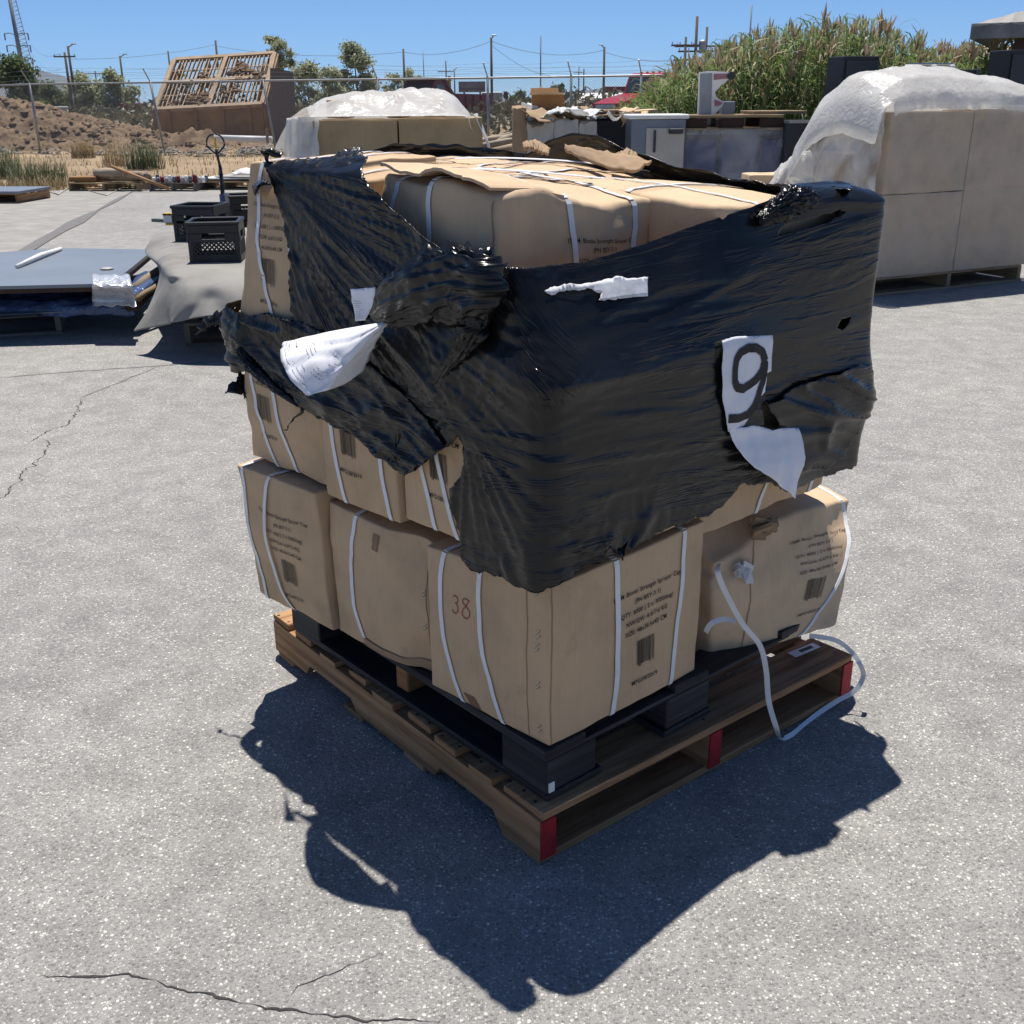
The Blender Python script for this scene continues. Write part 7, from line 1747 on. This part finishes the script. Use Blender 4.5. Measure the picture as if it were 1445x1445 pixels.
def container(label, x0, x1, y0, y1, Y, m, dep=2.4, name="shipping_container", cat="container"):
    a, b = atY(x0, y0, Y), atY(x1, y1, Y); t = thing(name, label, cat, ((a[0] + b[0]) / 2, Y + dep / 2, 0)); zt_, zb_ = a[2], b[2]; W = b[0] - a[0]
    mb = MB(); mb.box(((a[0] + b[0]) / 2, Y + dep / 2, (zt_ + max(.3, zb_)) / 2), (W, dep, zt_ - max(.3, zb_)), None, .03); mb.build("body", MT[m], t)
    n = int(W / .5)
    mb = MB()
    for i in range(n): mb.box((a[0] + (i + .5) * W / n, Y - .03, (zt_ + max(.3, zb_)) / 2), (W / n * .45, .06, (zt_ - max(.3, zb_)) * .9))
    mb.build("corrugation", MT[m], t)
    for s_ in (a[0] + .2, b[0] - .2):
        mb = MB(); mb.box((s_, Y + dep / 2, max(.3, zb_) / 2), (.3, dep * .9, max(.3, zb_)), None, .01); mb.build("support", MT['steel_dark'], t)
    return t
container("dark red container far off beside the red semi truck", 854, 888, 122, 134, 110, 'truck_dark')
container("grey box trailer far off below the billboard", 680, 709, 130, 142, 95, 'galv', name="box_trailer", cat="trailer")
container("rusty red container far off between the olive trees and the soil screen", 168, 193, 146, 157, 75, 'truck_dark')
wb = thing("white_shed", "low white roofed shed in front of the distant dark red container", "shed", tuple(atY(850, 140, 90) * V3(1, 1, 0)))
a, b = atY(822, 134, 90), atY(885, 150, 90)
mb = MB(); mb.box(((a[0] + b[0]) / 2, 92, a[2] / 2 - .1), (b[0] - a[0], 4, a[2] - .2), None, .02); mb.build("wall", MT['galv'], wb)
mb = MB(); mb.prism([(a[0] - .2, 89.6, a[2] - .25), (a[0] - .2, 94.4, a[2] - .25), (a[0] - .2, 92, a[2] + .15)], (b[0] - a[0] + .4, 0, 0)); mb.build("roof", MT['white'], wb)
bl_ = thing("billboard", "grey backed billboard on posts beyond the maroon truck", "billboard", tuple(atY(666, 122, 130) * V3(1, 1, 0)))
a, b = atY(647, 115, 130), atY(685, 130, 130)
mb = MB(); mb.box(((a[0] + b[0]) / 2, 130, (a[2] + b[2]) / 2), (b[0] - a[0], .3, a[2] - b[2]), None, .02); mb.build("panel", MT['bill'], bl_)
mb = MB(); mb.box(((a[0] + b[0]) / 2, 129.8, (a[2] + b[2]) / 2 - .25), (b[0] - a[0] - .3, .1, .08), None, .01); mb.build("catwalk", MT['steel_dark'], bl_)
for k in (.2, .8):
    mb = MB(); mb.box((lerp(a[0], b[0], k), 130.3, b[2] / 2), (.2, .2, b[2]), None, .01); mb.build("post", MT['steel_dark'], bl_)
ex = thing("excavator_arm", "old white machine arm lying beyond the soil heap", "machine", tuple(atY(60, 150, 60) * V3(1, 1, 0)))
mb = MB(); mb.tube([atY(48, 146, 60), atY(57, 152, 60), atY(62, 158, 60)], [.12, .16, .12], 8); mb.build("boom", MT['white'], ex)
mb = MB(); a, b = atY(64, 150, 60.2), atY(86, 158, 60.2); mb.box(((a[0] + b[0]) / 2, 60.8, b[2] / 2 + a[2] / 2), (b[0] - a[0], 1.2, a[2] - b[2]), None, .05); mb.tube([atY(62, 158, 60), atY(66, 156, 60.4)], .12, 8); mb.build("housing", MT['offwhite'], ex)
mb = MB(); mb.box(((a[0] + b[0]) / 2, 60.8, .4), (b[0] - a[0] + .4, 1.4, .8), None, .1); mb.build("track", MT['rubber'], ex)

# ---- poles, wires and the transmission tower
gpole = "utility poles beyond the yard"
def pole(label, x, ytop, Y, r=.13, m='pole', arms=(), lamp=None, lean=0.0, tf=False, name="utility_pole"):
    r *= .62; lamp = lamp * .5 if lamp else None
    p = atY(x, ytop, Y); t = thing(name, label, "pole", (p[0], Y, 0), 0, gpole)
    mb = MB(); mb.tube([(p[0] + lean * p[2], Y, -.2), (p[0], Y, p[2])], [r * 1.15, r * .85], 8); mb.build("shaft", MT[m], t, True)
    for dz, L in arms:
        mb = MB(); mb.box((p[0], Y - r, p[2] - dz), (L, .08, .09), None, .01); ar = mb.build("crossarm", MT[m], t)
        for s_ in (-.46, -.2, .2, .46):
            mb = MB(); mb.tube([(p[0] + s_ * L, Y - r, p[2] - dz + .06), (p[0] + s_ * L, Y - r, p[2] - dz + .16)], .03, 6); mb.build("insulator", MT['galv'], ar)
    if lamp:
        mb = MB(); mb.tube([(p[0], Y, p[2] - .1), (p[0] + lamp * .9, Y, p[2] + .12)], .04, 6); mb.box((p[0] + lamp * 1.05, Y, p[2] + .12), (.30, .14, .07), None, .02); mb.build("lamp_head", MT['galv'], t)
    if tf:
        mb = MB(); mb.lathe((p[0] + .35, Y, p[2] - 1.8), [(.16, 0), (.18, .08), (.18, .6), (.08, .66)], 10); mb.build("transformer", MT['galv'], t)
    return p
wp = {}
wp[0] = pole("short wooden pole with a crossarm at the left of the twin poles", 91, 74, 75, .15, arms=((.25, 1.4),))
wp[1] = pole("tall dark wooden pole of the twin poles, with a lamp", 95.5, 65, 78, .15, lamp=.8)
pole("wooden pole with a lamp between the twin poles and the soil screen", 169, 79, 85, .13, lamp=.8)
wp[2] = pole("thin pole peeking over the tilted corner of the soil screen", 237, 72, 95, .13)
pole("distant pole with a long crossarm above the olive tree", 134, 100, 130, .15, arms=((.3, 3.4),))
wp[3] = pole("dark pole with a box head behind the top of the soil screen", 304, 57, 90, .15)
wp[4] = pole("weathered pole above the small tree by the maroon truck", 569, 69, 80, .13)
pole("slim steel light mast between the maroon truck's cab and tail", 597, 73, 120, .08, 'pole_grey')
pole("cross shaped distant pole above the maroon truck", 629, 86, 140, .14, arms=((1.2, 2.0), (2.2, 1.4)))
pole("grey street light with a curved head by the billboard", 641, 97, 110, .12, 'pole_grey', lamp=.6, name="street_light")
wp[5] = pole("tallest grey pole with a lamp standing just right of the billboard", 693, 53, 70, .13, 'pole', lamp=.35)
pole("slim light mast above the open brown box", 763, 50, 120, .12, 'pole_grey', name="street_light")
wp[6] = pole("grey pole with a lamp in front of the distant dark red container", 853, 66, 75, .13, 'pole', lamp=-.45)
pole("thin distant pole just right of the middle fence post", 817, 93, 150, .14, 'pole_grey', arms=((.8, 1.4),))
pole("dark stubby distant pole beside the thin one", 824, 97, 150, .16)
pole("pole with a short crossarm rising out of the left end of the reeds", 968, 52, 60, .12, arms=((.4, 1.5), (1.1, 1.2)))
wp[7] = pole("tall pole with transformer and crossarms above the reeds", 984, 23, 62, .14, arms=((1.7, 1.9), (3.2, 2.6)), tf=True)
pole("pole with one wide crossarm above the reeds", 998, 38, 66, .13, arms=((1.0, 3.6),))
pole("slim light mast with a round head above the middle of the reeds", 1061, 7, 110, .14, 'pole_grey', name="street_light")
tw = atY(8, -30, 170); tt = thing("transmission_tower", "slim lattice transmission tower with curved arms at the edge of the picture", "pylon", (tw[0], 170, 0))
tb_ = V3(tw[0] + .6, 170, 0); ttop = V3(tw[0], 170, tw[2])
mb = MB(); mb.tube([tb_, ttop], [.40, .22], 10); mb.build("mast", MT['pole_grey'], tt, True)
mb = MB(); off = V3(1.3, 0, 0); n = 34
mb.tube([tb_ + off * 1.6, ttop + off * .5], .05, 5)
for i in range(n):
    t0, t1 = i / n, (i + 1) / n; P = lambda t, q: (tb_ * (1 - t) + ttop * t) + q * off * lerp(1.6, .5, t)
    mb.tube([P(t0, 0), P((t0 + t1) / 2, 1)], .035, 4); mb.tube([P((t0 + t1) / 2, 1), P(t1, 0)], .035, 4)
mb.build("lattice", MT['pole_grey'], tt)
tips = []
for yy in (50, 67, 85):
    c_ = atY(14, yy, 170); c_ = V3(tb_[0] + (ttop[0] - tb_[0]) * c_[2] / ttop[2], 170, c_[2])
    for s_ in (-1, 1):
        mb = MB(); e = c_ + V3(s_ * 1.7, 0, .25); mb.tube([c_, c_ + V3(s_ * .8, 0, .3), e], .07, 6); mb.tube([e, e - UP * .9], .10, 6); mb.build("arm", MT['pole_grey'], tt); tips.append(e - UP * .9)
def span(label, a, b, sag, n=1):
    L = []
    for i in range(25):
        t = i / 24; L.append(np.array(a) * (1 - t) + np.array(b) * t - UP * sag * .55 * 4 * t * (1 - t))
    mb = MB(); mb.tube(L, .013, 4); setp(mb.build("power_line", MT['wire']), label, "wire", "power lines across the sky")
gl = lambda x, y, Y: atY(x, y, Y)
for k, e in enumerate(tips[1::2]): span(("highest line running from the lattice tower to the twin poles", "middle line running from the lattice tower to the twin poles", "lowest line running from the lattice tower to the twin poles")[k], e, wp[0] - UP * (.1 + .9 * k) + V3(-.4, 0, 0), 1.5)
span("line from the twin poles to the dark pole behind the soil screen", wp[1] - UP * .8, wp[3] - UP * .3, .5)
span("line sagging from the soil screen to the weathered pole by the maroon truck", wp[3] - UP * .4, wp[4] - UP * .2, .8)
span("line rising from the weathered pole to the tallest grey pole", wp[4] - UP * .2, wp[5] - UP * .2, .7)
span("line sagging from the tallest grey pole to the pole by the dark red container", wp[5] - UP * .2, wp[6] - UP * .2, .9)
span("line rising from the dark red container's pole to the transformer pole", wp[6] - UP * .3, wp[7] - UP * 2.0, .6)
span("slanting guy wire going down from the tallest grey pole", wp[5] - UP * .4, gl(790, 108, 80), .8)
for k, (y0, y1) in enumerate(((93, 91), (98, 97), (102, 100), (105, 104))):
    span(("highest of the flat distant lines over the trucks", "second of the flat distant lines over the trucks", "third of the flat distant lines over the trucks", "lowest of the flat distant lines over the trucks")[k], gl(530, y0, 150), gl(985, y1, 150), .5)
for k, (y0, y1) in enumerate(((92, 96), (99, 101), (104, 106))):
    span(("highest flat line between the twin poles and the soil screen", "middle flat line between the twin poles and the soil screen", "lowest flat line between the twin poles and the soil screen")[k], gl(-20, y0, 150), gl(240, y1, 150), .4)

# ---- the air
hz = MB(); hz.box((0, 2650, 105), (11000, 5700, 214)); hzo = hz.build("haze", None)
m = bpy.data.materials.new("haze"); m.use_nodes = True; ntm = m.node_tree; ntm.nodes.remove(ntm.nodes["Principled BSDF"])
pvn = ntm.nodes.new("ShaderNodeVolumePrincipled"); pvn.inputs['Color'].default_value = (.27, .56, 1.0, 1); pvn.inputs['Density'].default_value = .00009; pvn.inputs['Anisotropy'].default_value = .2
ntm.links.new(pvn.outputs[0], ntm.nodes["Material Output"].inputs['Volume'])
hzo.data.materials.clear(); hzo.data.materials.append(m); setp(hzo, kind='stuff')
